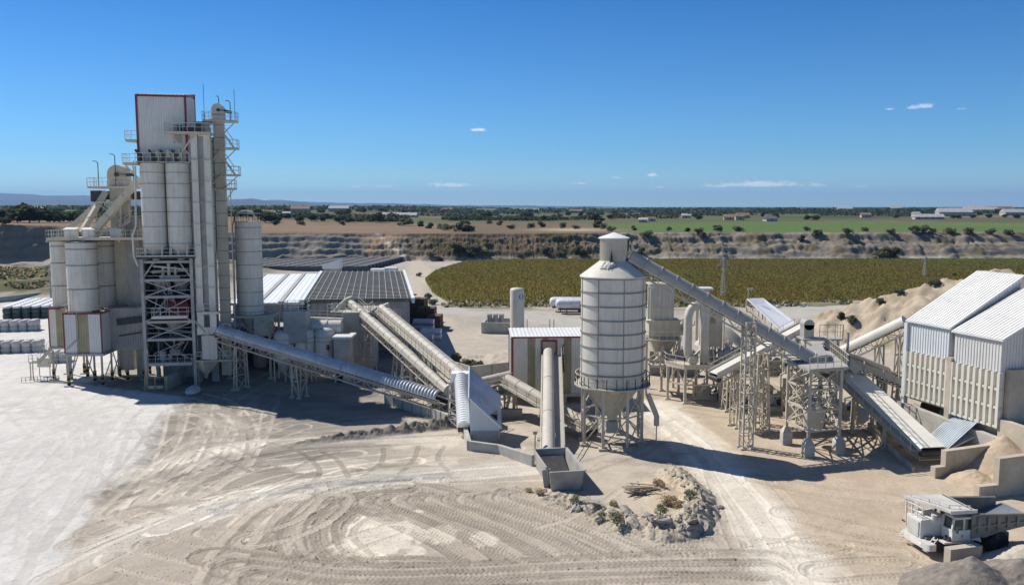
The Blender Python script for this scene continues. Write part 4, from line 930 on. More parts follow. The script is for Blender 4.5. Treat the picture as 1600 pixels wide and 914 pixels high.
# top deck carried by the three silos
z = 20.35; q0 = at(74, 378, 114.5); q1 = at(214, 378, 118)
DK = thing('silo_platform', 'railed steel platform across the tops of the cream silos', 'platform', (q0.x, 114.5, 0), R(6))
m = MB(); platform(m, [(0, -.4), (14.5, -.4), (14.5, 8), (0, 8)], z + .25, .2)
for x in (0, 4.8, 9.6, 14.3): m.bar((x, -.4, z - .1), (x, 8, z - .1), .16, .22)
m.build('deck', 'cream', DK, local=True)
MB().rail([(0, 8, z + .25), (0, -.4, z + .25), (14.5, -.4, z + .25), (14.5, 8, z + .25)], 1.15, .8, .06, toe=True).build('handrail', 'cream', DK, local=True)
for x, y in ((2.3, 2.2), (5.2, 1.0), (8.3, 2.6)):
    m = MB(); m.bx(x - .75, y - .55, z + .25, x + .75, y + .55, z + 1.4); m.prism([(x - .9, y - .65), (x + .9, y - .65), (x + .9, y + .65), (x - .9, y + .65)], z + 1.4, [z + 1.5, z + 1.5, z + 1.75, z + 1.75]); m.build('filter_unit', 'roof_pale', DK, local=True)
# square elevator shaft with drum head and platform
Ye = 122.0; c = at(196, 480, Ye)
SE = thing('bucket_elevator', 'square elevator shaft with round drum head above the left cream silos', 'elevator', (c.x, Ye, 0), R(4))
m = MB().bx(-1.15, -.9, 1, 1.15, .9, 27.6)
for zz in np.arange(3, 27.5, 2.5): m.bx(-1.2, -.95, zz, 1.2, .95, zz + .12)
m.build('shaft', 'cream', SE, local=True)
m = MB(); m.bx(-1.4, -1.0, 27.9, 1.4, 1.0, 28.7); elevator_head(m, 0, 0, 28.4, 2.7, 1.9); m.build('head', 'cream', SE, local=True)
m = MB(); m.tube((.1, -1.1, 29.6), (.1, -1.4, 29.6), .3, 12); m.bar((.1, -1.3, 29.6), (1.6, -1.3, 29.6), .1); m.tube((1.5, -1.3, 29.6), (2.6, -1.3, 29.6), .28, 10); m.build('drive', 'dark', SE, local=True)
m = MB(); platform(m, [(-3.9, -1.6), (6.6, -1.6), (6.6, 1.6), (-3.9, 1.6)], 27.9, .3); o = m.build('head_platform', 'cream', SE, local=True)
MB().rail([(-3.9, 1.6, 27.9), (-3.9, -1.6, 27.9), (6.6, -1.6, 27.9), (6.6, 1.6, 27.9)], 1.2, 1.1, .06).build('handrail', 'white', o, local=True)
m = MB(); m.bx(-3.8, -.9, 25.7, -2.4, .9, 27.3); m.lathe((-3.0, 0, 0), [(.3, 24.3), (.8, 25.7)], 8); m.bx(-2.4, -.7, 26.0, 6.8, .7, 27.2); m.build('screw_housing', 'dark', SE, local=True)
for x in (-2.4, .0, 2.5):
    m = MB(); jib(m, x, -1.3, 27.9, 3.3 + (x == 0) * 1.0, -.7 if x <= 0 else .2); m.build('lamp_jib', 'dark', SE, local=True)
m = MB(); m.bar((1.5, 0, 24.6), (6.8, 0, 24.9), .16); m.build('tie_beam', 'blue', SE, local=True)
CG = 'square chutes down to the left silos'
def chute(a, b, w, label):
    a = at(*a); b = at(*b); t = thing('chute', label, 'chute', (b.x, b.y, 0), 0, CG)
    MB().bar(a, b, w, w).build('casing', 'cream', t)
    for f in (.3, .65):
        p = a.lerp(b, f); d = (b - a).normalized(); MB().bar(p - d * .05, p + d * .05, w + .14, w + .14).build('flange', 'steel', t)
    return t
chute((160, 312, 120.5), (104, 362, 119.5), .7, 'left sloping chute from the drum head to the left cream silo')
chute((165, 300, 120.5), (127, 364, 117), .65, 'middle sloping chute from the drum head to the front cream silo')
chute((217, 281, 116.2), (143, 367, 116.4), .85, 'thick pale chute slanting from the tall tower down to the cream silos')
chute((204, 308, 121), (168, 322, 121), .8, 'short brace chute under the drum head')
m = MB(); 
t = thing('trestle', 'steel trestle with cross braces under the drum head platform', 'trestle', (at(155, 365, 120).x, 120, 0))
q = [at(152, 362, 119), at(190, 362, 119), at(190, 362, 121), at(152, 362, 121)]; q2 = [V3((p.x, p.y, 25.6)) for p in q]
m = MB(); m.frame([(p.x, p.y, 20.6) for p in q], q2, 2, .22, .14); m.build('frame', 'cream', t)
m = MB(); m.bar(at(203, 345, 118), at(172, 368, 118), .3, .5); t = thing('stair', 'dark inclined stair beside the square elevator shaft', 'stair', tuple(at(172, 368, 118)))
m.build('stringer', 'steel_grey', t); 
m = MB(); m.rail([at(203, 345, 117.6), at(172, 368, 117.6)], 1, 1, .05); m.build('handrail', 'white', t)
# brown clad column right of the shaft
c = at(211, 380, 121); t = thing('duct', 'brown ribbed vertical duct close to the left edge of the tall tower', 'duct', (c.x, 121, 0))
m = MB(); m.corr((-1, -1, 8), (2, 0, 0), (0, 0, 15.5), .3, .05, (0, -1, 0)); m.bx(-.98, -.97, 8, .98, 1, 23.4); m.build('casing', 'steel_grey', t, local=True)
m = MB(); m.bx(-1.1, -1.1, 23.5, 1.1, 1.1, 23.7)
for x in (-.8, -.3, .2, .7): m.bar((x, -1, 23.7), (x - .15, -1.2, 24.1), .14)
m.build('cap', 'steel_grey', t, local=True)
m = MB().bx(-.4, -.4, 0, .4, .4, 8); m.build('support', 'steel_grey', t, local=True)
# sign board, planter posts
c = gd(70, 588); t = thing('sign_board', 'blank white sign board on two thin posts in front of the left plant', 'sign', (c.x, c.y, 0))
MB().bx(-1.0, -.05, 1.4, 1.0, .05, 2.75).build('board', 'white', t, local=True)
for x in (-.8, .75): MB().bx(x - .05, .06, 0, x + .05, .16, 2.6).build('post', 'steel', t, local=True)
for s in (-.6, .7): MB().bx(s - .06, -.056, 2.0, s + .06, -.052, 2.15).build('mark', 'rust', t, local=True)
c = gd(62, 598); t = thing('barrier', 'low rusty rail barrier beside the sign board on the white apron', 'barrier', (c.x, c.y, 0))
MB().rail([(-2.4, -.3, 0), (-1, .4, 0), (.8, .6, 0), (2.2, 1.0, 0)], .8, .5, .06).build('rails', 'steel', t, local=True)
# ---- packed bulk bags stored on the apron: every bag of a block is one stack
def bag(m, x, y, z, w, d, h):
    o = len(m.v); n = 4; k = 5
    for j in range(k):
        f = j / (k - 1); b = 1 - .10 * (2 * f - 1) ** 4 - (.12 if j == k - 1 else 0)
        for i in range(12):
            t = 2 * math.pi * i / 12; c_, s_ = math.cos(t), math.sin(t); e = max(abs(c_), abs(s_)) ** .75
            m.v.append((x + w / 2 * b * c_ / e, y + d / 2 * b * s_ / e, z + h * f))
    for j in range(k - 1):
        for i in range(12): m.f.append((o + j * 12 + i, o + j * 12 + (i + 1) % 12, o + (j + 1) * 12 + (i + 1) % 12, o + (j + 1) * 12 + i)); m.m.append(m.cur)
    m.v.append((x, y, z + h * 1.06)); 
    for i in range(12): m.f.append((o + (k - 1) * 12 + i, o + (k - 1) * 12 + (i + 1) % 12, len(m.v) - 1)); m.m.append(m.cur)
m = MB(); bag(m, 0, 0, 0, 1.5, 1.5, 1.7); proto = m.build('bag_body', 'bag_green')
def bag_stack(label, group, keys, levels, dims, top=True):
    w, h = dims; t = thing('bag_stack', label, 'bag stack', (0, 0, 0), 0, group)
    for l in range(levels):
        m = MB(); bag(m, 0, 0, l * h, w, w, h * .98); m.build('bag', keys[min(l, len(keys) - 1)], t, local=True)
    if top: m = MB(); bag(m, 0, 0, levels * h, w * .96, w * .96, .5); m.build('cap_sheet', 'bag_white', t, local=True)
    return t
bpy.data.objects.remove(proto)
def block(st, u, v, nx, ny, dx, rz, label=None):
    o = gd(u, v); first = True
    for j in range(ny):
        for i in range(nx):
            x = o.x + (i * math.cos(rz) - j * math.sin(rz)) * dx; y = o.y + (i * math.sin(rz) + j * math.cos(rz)) * dx
            if first: st.location = (x, y, 0); st.rotation_euler = (0, 0, rz); first = False
            else: copy_thing(st, (x, y, 0), rz + rnd.uniform(-.05, .05))
s1 = bag_stack('dark green wrapped bulk bags under white caps in the far left block', 'dark wrapped bag stacks on the white apron', ['bag_green'], 2, (1.75, 1.2))
block(s1, 12, 498, 9, 9, 1.95, R(14))
s2 = bag_stack('pale grey two-high bag stack at the far left edge of the apron', 'pale bag stacks, farther row', ['bag_grey'], 2, (1.6, 1.1), False)
block(s2, -6, 518, 5, 2, 1.7, R(10))
s3 = bag_stack('grey two-high bag stack nearest the camera at the left edge', 'pale bag stacks, nearer row', ['bag_grey'], 2, (1.5, 1.0), False)
block(s3, -22, 552, 6, 2, 1.6, R(12))
s4 = bag_stack('pale bag stack seen between the legs of the striped-leg block', 'pale bag stacks under the left plant', ['bag_grey'], 2, (1.4, .9), False)
block(s4, 84, 566, 2, 2, 1.5, R(10))
# retaining wall and post behind the bags
a = gd(-40, 478); b = gd(96, 462); m = MB(); d = (b - a).normalized(); n = V3((-d.y, d.x, 0)) * .3
m.prism([tuple((a - n)[:2]), tuple((b - n)[:2]), tuple((b + n)[:2]), tuple((a + n)[:2])], -.2, 1.6); tag(m.build('retaining_wall', 'concrete'), 'low concrete wall behind the dark bag stacks at far left', 'wall')
c = gd(80, 470); m = MB(); m.tube((c.x, c.y, 0), (c.x, c.y, 9), .25, 8, .18); tag(m.build('lamp_post', 'concrete'), 'plain concrete post behind the bag stacks', 'post')
# ================================================================== middle: warehouse, conveyors, batch tanks, hopper house
# warehouse with the dark ribbed roof
A = at(480, 470, 133); B = at(638, 470, 133); zf = A.z
WHW = B.x - A.x
WH = thing('warehouse', 'long grey warehouse with dark gridded roof behind the conveyors', 'building', (A.x, 133, 0), R(9.2))
m = MB(); m.use('concrete').bx(0, 0, 3.2, WHW, 46, zf - .5); m.bx(0, 8, -.2, WHW, 46, 3.2)
m.bx(-.05, -.05, 3.1, WHW + .05, 0, zf - .3)
m.build('wall', 'concrete', WH, local=True)
m = MB()
for x in (5.5, 10.5, WHW - .6): m.bx(x, .05, -.2, x + .5, .6, 3.2)
m.build('pillar', 'concrete_dark', WH, local=True)
box_part('loading_bay', 'concrete_dark', WH, .1, 7.6, -.2, WHW - .1, 8.0, 3.2)
m = MB(); zr = 1.0; RL = 46.0
m.prism([(-.4, -.6), (WHW + .4, -.6), (WHW + .4, RL + .5), (-.4, RL + .5)], zf - .35, [zf - .1, zf - .1, zf - .1 + zr, zf - .1 + zr])
for k in range(24):
    y = -.3 + k * 1.94; z = zf - .1 + zr * (y + .6) / (RL + 1)
    m.use('roof_grey').bx(-.3, y, z - .05, WHW + .3, y + 1.1, z + .30)
for k in range(15):
    x = .2 + k * (WHW - .4) / 14; m.use('steel_grey').prism([(x - .05, -.5), (x + .05, -.5), (x + .05, RL + .4), (x - .05, RL + .4)], zf - .1, [zf + .27, zf + .27, zf + .27 + zr, zf + .27 + zr])
m.build('roof', 'roof_grey', WH, local=True)
m = MB(); m.prism([(WHW + .42, -.7), (WHW + .9, -.7), (WHW + .9, RL + .6), (WHW + .42, RL + .6)], zf - .6, [zf + .25] * 2 + [zf + .3 + zr] * 2); m.prism([(-1.0, -.7), (-.42, -.7), (-.42, RL + .6), (-1.0, RL + .6)], zf - .6, [zf + .25] * 2 + [zf + .3 + zr] * 2)
m.build('gutter', 'roof_white', WH, local=True)
# white-roofed hall to its left
C_ = at(362, 470, 131)
W2 = thing('hall', 'low hall with bright white sheet roof left of the gridded-roof warehouse', 'building', (C_.x, 131.5, 0), R(9.2))
w2 = A.x - C_.x - 1.6
m = MB(); m.bx(0, 0, -.2, w2, 45, zf - .6); m.build('wall', 'concrete', W2, local=True)
m = MB(); m.prism([(-.3, -.4), (w2 + .2, -.4), (w2 + .2, 45.4), (-.3, 45.4)], zf - .55, [zf - .25, zf - .25, zf + .75, zf + .75])
m.corr((-.3, -.4, zf - .235), (w2 + .5, 0, 0), (0, 45.8, 1.0), .9, .035, (0, 0, 1)); m.build('roof', 'roof_white', W2, local=True)
m = MB()
for x in (w2 * .4, w2 * .74): m.prism([(x - .35, -.3), (x + .35, -.3), (x + .35, 45.3), (x - .35, 45.3)], zf - .2, [zf - .07, zf - .07, zf + .93, zf + .93])
m.build('roof_valley', 'galv_dust', W2, local=True)
# things standing behind / on the warehouse
def cabin(u0, u1, vb, vt, Y, label, key='roof_white'):
    p = at(u0, vb, Y); q = at(u1, vt, Y); w_ = q.x - p.x; t = thing('site_cabin', label, 'cabin', (p.x, Y, 0))
    m = MB(); m.bx(0, 0, -.2, w_, 4, q.z - .15); m.build('wall', key, t, local=True); m = MB(); m.prism([(-.15, -.15), (w_ + .15, -.15), (w_ + .15, 4.1), (-.15, 4.1)], q.z - .15, q.z + .05); m.build('roof', 'roof_pale', t, local=True)
    MB().bx(w_ * .2, -.06, 0, w_ * .2 + 1, -.003, 2.1).build('door', 'dark', t, local=True)
cabin(579, 600, 431, 421, 236, 'white cabin with thin roof beyond the warehouse'); cabin(600, 619, 431, 419, 238, 'taller white box cabin beyond the warehouse corner')
p = at(524, 427, 196); t = thing('roof_cowl', 'white sloping ventilation cowl behind the gridded roof', 'vent', (p.x, 193, 0))
m = MB(); m.prism([(-2.4, 0), (1.6, 0), (1.6, 4), (-2.4, 4)], zf + .7, [zf + 1.6, zf + 2.9, zf + 2.9, zf + 1.6]); m.build('hood', 'roof_white', t, local=True)
m = MB(); m.bx(-2.2, .3, 0, 1.4, 3.8, zf + .7); m.build('shaft', 'concrete', t, local=True)
# dark stock rows in front of the quarry face
protoP = thing('pallet_row', 'long dark row of palletised stock laid out before the quarry face', 'stock row', (0, 0, 0), 0, 'dark stock rows before the quarry face')
m = MB()
for k in range(29): m.bx(k * 1.9, 0, 0, k * 1.9 + 1.82, 4.95, 2.0 + .12 * math.sin(k * 2.1))
m.build('pallet_load', 'pallet_dark', protoP, local=True)
g0 = gd(352, 424)
for j in range(14):
    loc = (g0.x + j * .55, g0.y + j * 5.2, 0)
    if j == 0: protoP.location = loc
    else: copy_thing(protoP, loc)
p = gd(411, 424); MBp = MB(); MBp.tube((p.x, p.y - 30, 0), (p.x, p.y - 30, 12), .16, 6, .1); tag(MBp.build('lamp_post', 'steel_grey'), 'thin grey post in front of the dark stock rows', 'post')
# stock stacked against the warehouse side
for k, (u, v, w_, d_, h_, key, lab) in enumerate(((640, 505, 3.2, 5, 5.0, 'rust', 'tall rusty stack of crates against the warehouse end wall'), (652, 512, 3.5, 4, 3.2, 'rust', 'lower rusty crate stack beside the warehouse corner'), (668, 517, 2.6, 4, 2.2, 'rust', 'small brown crate at the outer edge of the warehouse stock'), (645, 524, 4.0, 3.5, 2.8, 'galv', 'pale blue-grey roll stack by the warehouse corner'), (657, 531, 3.8, 3.0, 2.0, 'bag_white', 'white wrapped roll by the warehouse corner'), (646, 541, 3.4, 3, 1.8, 'galv', 'grey wrapped pack nearest the warehouse corner'))):
    p = gd(u, v); t = thing('crate_stack', lab, 'crates', (p.x, p.y, 0), R(-4))
    for z in np.arange(0, h_, 1.05):
        m = MB()
        if key in ('rust',):
            m.bx(0, 0, z, w_ * .48, d_, z + .98); m.bx(w_ * .52, 0, z, w_, d_ * .97, z + .95)
        else: m.tube((0, .5, z + .5), (w_, .5, z + .5), .5, 14); m.tube((0, 1.55, z + .5), (w_, 1.55, z + .5), .5, 14)
        m.build('layer', key, t, local=True)
p0 = gd(683, 540); m = MB(); q0 = gd(662, 503); d = (q0 - p0).normalized(); n = V3((d.y, -d.x, 0))
m.prism([tuple(p0[:2]), tuple((p0 - n * 2.2)[:2]), tuple((q0 - n * 2.2)[:2]), tuple(q0[:2])], -.1, .25); tag(m.build('loading_slab', 'concrete'), 'pale concrete slab along the warehouse end wall', 'slab')
# lower block in front of the warehouse
p = at(536, 560, 124); q = at(576, 490, 124)
BL = thing('concrete_building', 'plain concrete block under the head of the middle conveyor', 'building', (p.x, 124, 0))
m = MB(); m.bx(0, 0, -.2, q.x - p.x, 8.5, q.z); m.build('wall', 'concrete', BL, local=True)
m = MB(); m.bx(-.1, -.12, q.z, q.x - p.x + .1, 8.6, q.z + .18); m.build('coping', 'concrete', BL, local=True)
m = MB(); m.rail([(-2.2, .2, q.z + .2), (q.x - p.x, .2, q.z + .2), (q.x - p.x, 4, q.z + .2)], 1.2, .9, .06); m.build('handrail', 'white', BL, local=True)
# kiosk
p = at(522, 562, 117); q = at(544, 527, 117); t = thing('kiosk', 'small concrete hut with flat pale roof beside the batch tanks', 'hut', (p.x, 117, 0)); w_ = q.x - p.x
m = MB(); m.bx(0, 0, -.1, w_, 3.5, q.z - .2); m.build('wall', 'concrete', t, local=True)
MB().bx(-.2, -.3, q.z - .2, w_ + .5, 3.8, q.z + .1).build('roof', 'roof_pale', t, local=True)
MB().bx(w_ * .15, -.05, 0, w_ * .15 + .9, -.004, 2.1).build('door', 'black', t, local=True)
# horizontal duct and pipe rack
p = at(470, 512, 121); q = at(534, 512, 121); t = thing('duct', 'horizontal white cylindrical duct in front of the warehouse wall', 'duct', (p.x, 121, 0))
m = MB(); m.tube(p, q, 1.15, 24); f = p.lerp(q, .62); m.use('galv').tube(f, f + V3((.25, 0, 0)), 1.22, 24); m.use('silo'); 
m = MB(); m.tube(p, q, 1.12, 24); m.build('shell', 'silo', t); m = MB(); m.tube(f, f + V3((.3, 0, 0)), 1.22, 24); m.build('joint_band', 'galv', t)
for g_ in (.15, .85):
    x = p.lerp(q, g_); MB().bx(x.x - .2, x.y - .8, 0, x.x + .2, x.y + .8, x.z - .9).build('support', 'steel', t)
p = at(478, 497, 123); q = at(536, 499, 123); t = thing('pipe_bridge', 'pale railed gantry above the horizontal white duct', 'gantry', (p.x, 123, 0))
MB().bar(p, q, .8, .35).build('deck', 'white', t); MB().rail([p + V3((0, -.4, .15)), q + V3((0, -.4, .15))], 1.1, 1.2, .06).build('handrail', 'white', t)
for g_ in (.05, .95): x = p.lerp(q, g_); MB().bar((x.x, x.y, 0), (x.x, x.y, x.z), .25).build('support', 'steel', t)
# grey silo-block with rails
p = at(443, 520, 117.5); q = at(478, 487, 117.5); t = thing('filter_house', 'grey panelled box with roof railing above the batch tanks', 'filter', (p.x, 117.5, 0)); w_ = q.x - p.x
m = MB(); m.bx(0, 0, p.z - 1.5, w_, 2.6, q.z)
for k in range(4): m.bx(-.04, -.04, p.z - 1.2 + k, w_ + .04, 2.64, p.z - 1.1 + k)
m.build('casing', 'steel_grey', t, local=True); MB().rail([(0, 0, q.z), (w_, 0, q.z), (w_, 2.6, q.z), (0, 2.6, q.z), (0, 0, q.z)], 1.3, 1.2, .06).build('handrail', 'white', t, local=True)
for x, y in ((.1, .1), (w_ - .1, .1), (.1, 2.5), (w_ - .1, 2.5)): MB().bx(x - .1, y - .1, 0, x + .1, y + .1, p.z - 1.5).build('leg', 'steel', t, local=True)
# batch tanks
def batch_tank(u, vt, Y, r, label, mark):
    c = at(u, vt, Y); t = thing('batch_tank', label, 'tank', (c.x, Y, 0), 0, 'batch tanks on braced legs'); zt = c.z; zb = 3.3
    m = MB(); m.lathe((0, 0, 0), [(r, zb), (r, zt - .75), (r * .93, zt - .45), (r * .75, zt - .18), (r * .4, zt - .04), (0.02, zt)], 30); shell(m, (0, 0), r + .003, zt - 1.3, zt - 1.2, [zt - 1.9, zt - 1.25], 30, .03, .06); m.build('shell', None, t, local=True)
    MB().lathe((0, 0, 0), [(.2, .9), (.25, 1.2), (r, zb)], 24).build('cone', 'white', t, local=True)
    lg = [(r * .8, r * .8), (-r * .8, r * .8), (-r * .8, -r * .8), (r * .8, -r * .8)]
    for i in range(4): MB().bx(lg[i][0] - .08, lg[i][1] - .08, 0, lg[i][0] + .08, lg[i][1] + .08, zb + .6).build('leg', 'white', t, local=True)
    m = MB(); m.bar((*lg[2], .5), (*lg[3], zb), .07); m.bar((*lg[2], zb), (*lg[3], .5), .07); m.bar((*lg[3], .5), (*lg[0], zb), .07); m.bar((*lg[3], zb), (*lg[0], .5), .07); m.build('brace', 'white', t, local=True)
    if mark:
        m = MB(); a = R(-60)
        for k, (da, dz, s) in enumerate(((0, .25, .2), (.09, .0, .16), (-.07, -.15, .14), (.05, -.3, .12))):
            p_ = [((r + .012) * math.cos(a + da + e * s / r), (r + .012) * math.sin(a + da + e * s / r), zt - 2.7 + dz + f_ * s) for e, f_ in ((-1, -1), (1, -1), (1, 1), (-1, 1))]; m.add(p_, [(0, 1, 2, 3)])
        m.build('emblem', 'red', t, local=True)
batch_tank(507, 512, 119.5, 1.42, 'white batch tank with small red emblem, right-hand of the three', True)
batch_tank(476, 513, 119, 1.42, 'shaded white batch tank between the two others', False)
batch_tank(443, 516, 118.5, 1.42, 'shaded white batch tank, left-hand of the three beneath the dark conveyor cover', False)
# machine-hall shade block behind the tanks
p = at(366, 545, 126); t = thing('machine_hall', 'dark open machine hall behind the slim ringed silo', 'building', (p.x - 4, 126, 0))
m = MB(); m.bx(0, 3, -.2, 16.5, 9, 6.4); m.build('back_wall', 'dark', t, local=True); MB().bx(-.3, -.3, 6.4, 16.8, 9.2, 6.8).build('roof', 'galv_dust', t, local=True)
for x in (0, 5.4, 10.8, 16.2): MB().bx(x - .15, -.15, 0, x + .15, .15, 6.4).build('pillar', 'steel', t, local=True)
for x in (2.2, 7.5, 12.5): m = MB(); m.lathe((x, 1.5, 0), [(.9, .2), (1.1, .8), (1.1, 2.6), (.5, 3.4)], 16); m.build('vessel', 'steel_grey', t, local=True)
# ---- conveyor 1, long blue-grey covered one
cA, PA, LA = conveyor('covered_conveyor', 'long blue-grey covered conveyor rising left into the tall tower', at(703, 630, 96.5), at(345, 520, 114.5), 1.9, 'round', 'galv', side=0, legs=((.62, 1.5, 1.2), (.9, 2.2, .6), (.06, 1.6, .6)), truss=.9, rail=False, ring=3.0, cov0=.42, cov1=1, cr=.88)
m = MB(); r = .9; Ls = LA * .30
p0 = PA(0.05 * LA, 0, .0); d = (PA(LA, 0, 0) - PA(0, 0, 0)).normalized(); sv = d.cross(V3((0, 0, 1))).normalized(); uv = sv.cross(d)
k = 64; n_ = 10; o = 0
for i in range(k + 1):
    f = r * (1 + .13 * (i % 2)); s = LA * .04 + (LA * .38 - .05) * i / k
    for j in range(n_ + 1):
        th = math.pi * j / n_; m.v.append(tuple(PA(s, -f * math.cos(th), .22 + f * math.sin(th))))
for i in range(k):
    for j in range(n_): m.f.append((i * (n_ + 1) + j, i * (n_ + 1) + j + 1, (i + 1) * (n_ + 1) + j + 1, (i + 1) * (n_ + 1) + j)); m.m.append(0)
tag(m.build('ribbed_cover', 'galv', cA), 'bright ribbed lower cover', None)
m = MB(); 
for a in (-1.35, 1.35): m.rail([PA(.5, a, -.6), PA(LA - 1, a, -.6)], 1.0, 1.6, .06)
m.bar(PA(.5, -1.35, -.85), PA(LA - 1, -1.35, -.85), .12, .1); m.bar(PA(.5, 1.35, -.85), PA(LA - 1, 1.35, -.85), .12, .1)
m.build('handrail', 'steel', cA)
# ---- conveyors 2 and 3 from the warehouse
conveyor('covered_conveyor', 'pale covered conveyor from the concrete block down to the pit wall, two spans', at(700, 612, 100), at(546, 473, 129), 1.15, 'round', 'cover_dust', side=1, legs=((.78, 2.2, 2.2), (.36, 1.6, .8)), truss=1.05, cr=.54, ring=2.2)
conveyor('covered_conveyor', 'pale covered conveyor with side stair rail, right of the two-span one', at(722, 590, 96), at(596, 483, 129), 1.15, 'round', 'cover_dust', side=-1, legs=((.70, 2.4, 2.2), (.42, .8, .5)), truss=1.0, cr=.56, ring=2.0, skirt=.5)
for u, v, Y, lab in ((540, 478, 128.5, 'railed head landing of the two-span conveyor'), (598, 488, 128.5, 'railed head landing of the conveyor with the side stair')):
    p = at(u, v + 8, Y); t = thing('head_landing', lab, 'platform', tuple(p)); m = MB(); m.bx(-2.2, -1.2, -.2, 2.6, 1.4, 0); m.build('deck', 'steel', t, local=True)
    MB().rail([(2.6, -1.2, 0), (-2.2, -1.2, 0), (-2.2, 1.4, 0), (2.6, 1.4, 0)], 1.1, 1.0, .06).build('handrail', 'white', t, local=True)
    m = MB(); m.pipe([(-1.6, 0, .1), (-.8, 0, .9), (.2, 0, 1.8), (1, 0, 2.1)], .3, 10); m.build('discharge_pipe', 'white', t, local=True)
    for x, y in ((-1.8, -.9), (2.2, -.9)): MB().bx(x - .1, y - .1, -p.z, x + .1, y + .1, -.2).build('leg', 'steel', t, local=True)
# head drum of the two-span conveyor end
p = at(703, 612, 99); m = MB(); m.tube(p + V3((.2, -.8, .2)), p + V3((.2, .9, .2)), .85, 18); tag(m.build('drum_guard', 'white'), 'round white drum guard at the foot of the two-span conveyor', 'guard')
# ---- white ribbed conveyor dropping to the front pit
conveyor('covered_conveyor', 'steep white ribbed conveyor dropping towards the camera beside the clad hopper house', at(725, 668, 88.5), at(720, 590, 95), 1.25, 'ribbed', 'roof_white', side=1, truss=.8, rib=.36, cr=.7)
p = at(719, 588, 95.3); m = MB(); m.bx(p.x - 1, p.y - .9, p.z - .6, p.x + 1, p.y + .9, p.z + .5); tag(m.build('transfer_hood', 'roof_white'), 'square white hood where the side-stair conveyor meets the ribbed one', 'hood')
t = thing('trestle', 'white steel trestle with many rungs holding the foot of the ribbed conveyor', 'trestle', tuple(gd(714, 664)))
b = [gd(700, 668), gd(722, 674), gd(724, 655), gd(704, 652)]; m = MB(); m.frame(b, [V3((q.x * .0 + p.x + dx, p.y + dy, p.z - .5)) for q, dx, dy in zip(b, (-1.2, .8, .8, -1.2), (-1, -1, 1, 1))], 5, .13, .08); m.build('frame', 'white', t)
# ---- low pit walls
def wall_run(name, label, pts, h, th=.35, key='concrete', panel=None):
    t = thing(name, label, 'wall', (pts[0][0], pts[0][1], 0)); hs = h if isinstance(h, (list, tuple)) else [h] * len(pts)
    m = MB()
    for (a, b, h0, h1) in zip(pts[:-1], pts[1:], hs[:-1], hs[1:]):
        a2 = V3((*a, 0)); b2 = V3((*b, 0)); d = (b2 - a2).normalized(); n = V3((-d.y, d.x, 0)) * th / 2; b2 = b2 + d * .002
        m.prism([tuple((a2 - n)[:2]), tuple((b2 - n)[:2]), tuple((b2 + n)[:2]), tuple((a2 + n)[:2])], -.4, [h0, h1, h1, h0])
    m.build('panel', key, t)
    if panel:
        m = MB()
        for (a, b, h0, h1) in zip(pts[:-1], pts[1:], hs[:-1], hs[1:]):
            a2 = V3((*a, 0)); b2 = V3((*b, 0)); k = max(1, round((b2 - a2).length / panel)); d = (b2 - a2).normalized()
            for i in range(k + 1):
                q = a2.lerp(b2, i / k); m.bar((q.x, q.y, -.3), (q.x, q.y, h0 + (h1 - h0) * i / k + .03), .12, th + .12, (-d.y, d.x, 0))
        m.build('post', 'concrete_dark', t)
    return t
W1 = [tuple(gd(u, v))[:2] for u, v in ((603, 630), (660, 648), (722, 672))]
wall_run('pit_wall', 'low panelled concrete wall in front of the long blue-grey conveyor foot', W1, [1.3, 1.3, 1.2], .3, 'concrete', 2.0)
wall_run('pit_wall', 'short concrete wall turning towards the camera left of the clad hopper house', [W1[-1], tuple(gd(726, 680))[:2], tuple(gd(733, 703))[:2]], [1.2, 1.15, 1.0], .45)
wall_run('pit_wall', 'low concrete wall from the clad hopper house to the open hopper box', [tuple(gd(733, 703))[:2], tuple(gd(780, 708))[:2], tuple(gd(833, 728))[:2]], [1.0, .9, 1.1], .4)
wall_run('pit_wall', 'grey wall inside the pit behind the long conveyor foot', [tuple(gd(625, 622))[:2], tuple(gd(668, 612))[:2], tuple(gd(676, 640))[:2]], [1.0, 2.4, 2.6], .3, 'concrete')
wall_run('yard_wall', 'long pale wall behind the hopper house and red-trimmed building', [tuple(gd(660, 572))[:2], tuple(gd(735, 598))[:2], tuple(gd(800, 590))[:2]], [2.2, 2.4, 2.4], .3, 'concrete', 3.0)
# ---- clad hopper house with sloping top
p = gd(735, 695); HH = thing('hopper_house', 'small grey clad hopper house with steeply sloping top beside the ribbed conveyor', 'building', (p.x, p.y, 0), R(2))
HW, HD = 3.05, 5.2
def hz(x, y): return 5.0 - .95 * x + .42 * y
m = MB(); m.use('clad_blue')
for (x0, y0, x1, y1, nr) in ((0, 0, HW, 0, (0, -1, 0)), (HW, 0, HW, HD, (1, 0, 0)), (0, HD, 0, 1.2, (-1, 0, 0))):
    n = round(math.hypot(x1 - x0, y1 - y0) / .3)
    for i in range(n):
        f0, f1 = i / n, (i + .62) / n; f2 = (i + 1) / n
        for a, b, o in ((f0, f1, 0), (f1, f2, .045)):
            xa, ya, xb_, yb_ = x0 + (x1 - x0) * a, y0 + (y1 - y0) * a, x0 + (x1 - x0) * b, y0 + (y1 - y0) * b
            ox, oy = nr[0] * o, nr[1] * o
            m.hexa([(xa + ox, ya + oy, .55), (xb_ + ox, yb_ + oy, .55), (xb_ - nr[0] * .06, yb_ - nr[1] * .06, .55), (xa - nr[0] * .06, ya - nr[1] * .06, .55), (xa + ox, ya + oy, hz(xa, ya)), (xb_ + ox, yb_ + oy, hz(xb_, yb_)), (xb_ - nr[0] * .06, yb_ - nr[1] * .06, hz(xb_, yb_)), (xa - nr[0] * .06, ya - nr[1] * .06, hz(xa, ya))])
m.build('wall', None, HH, local=True)
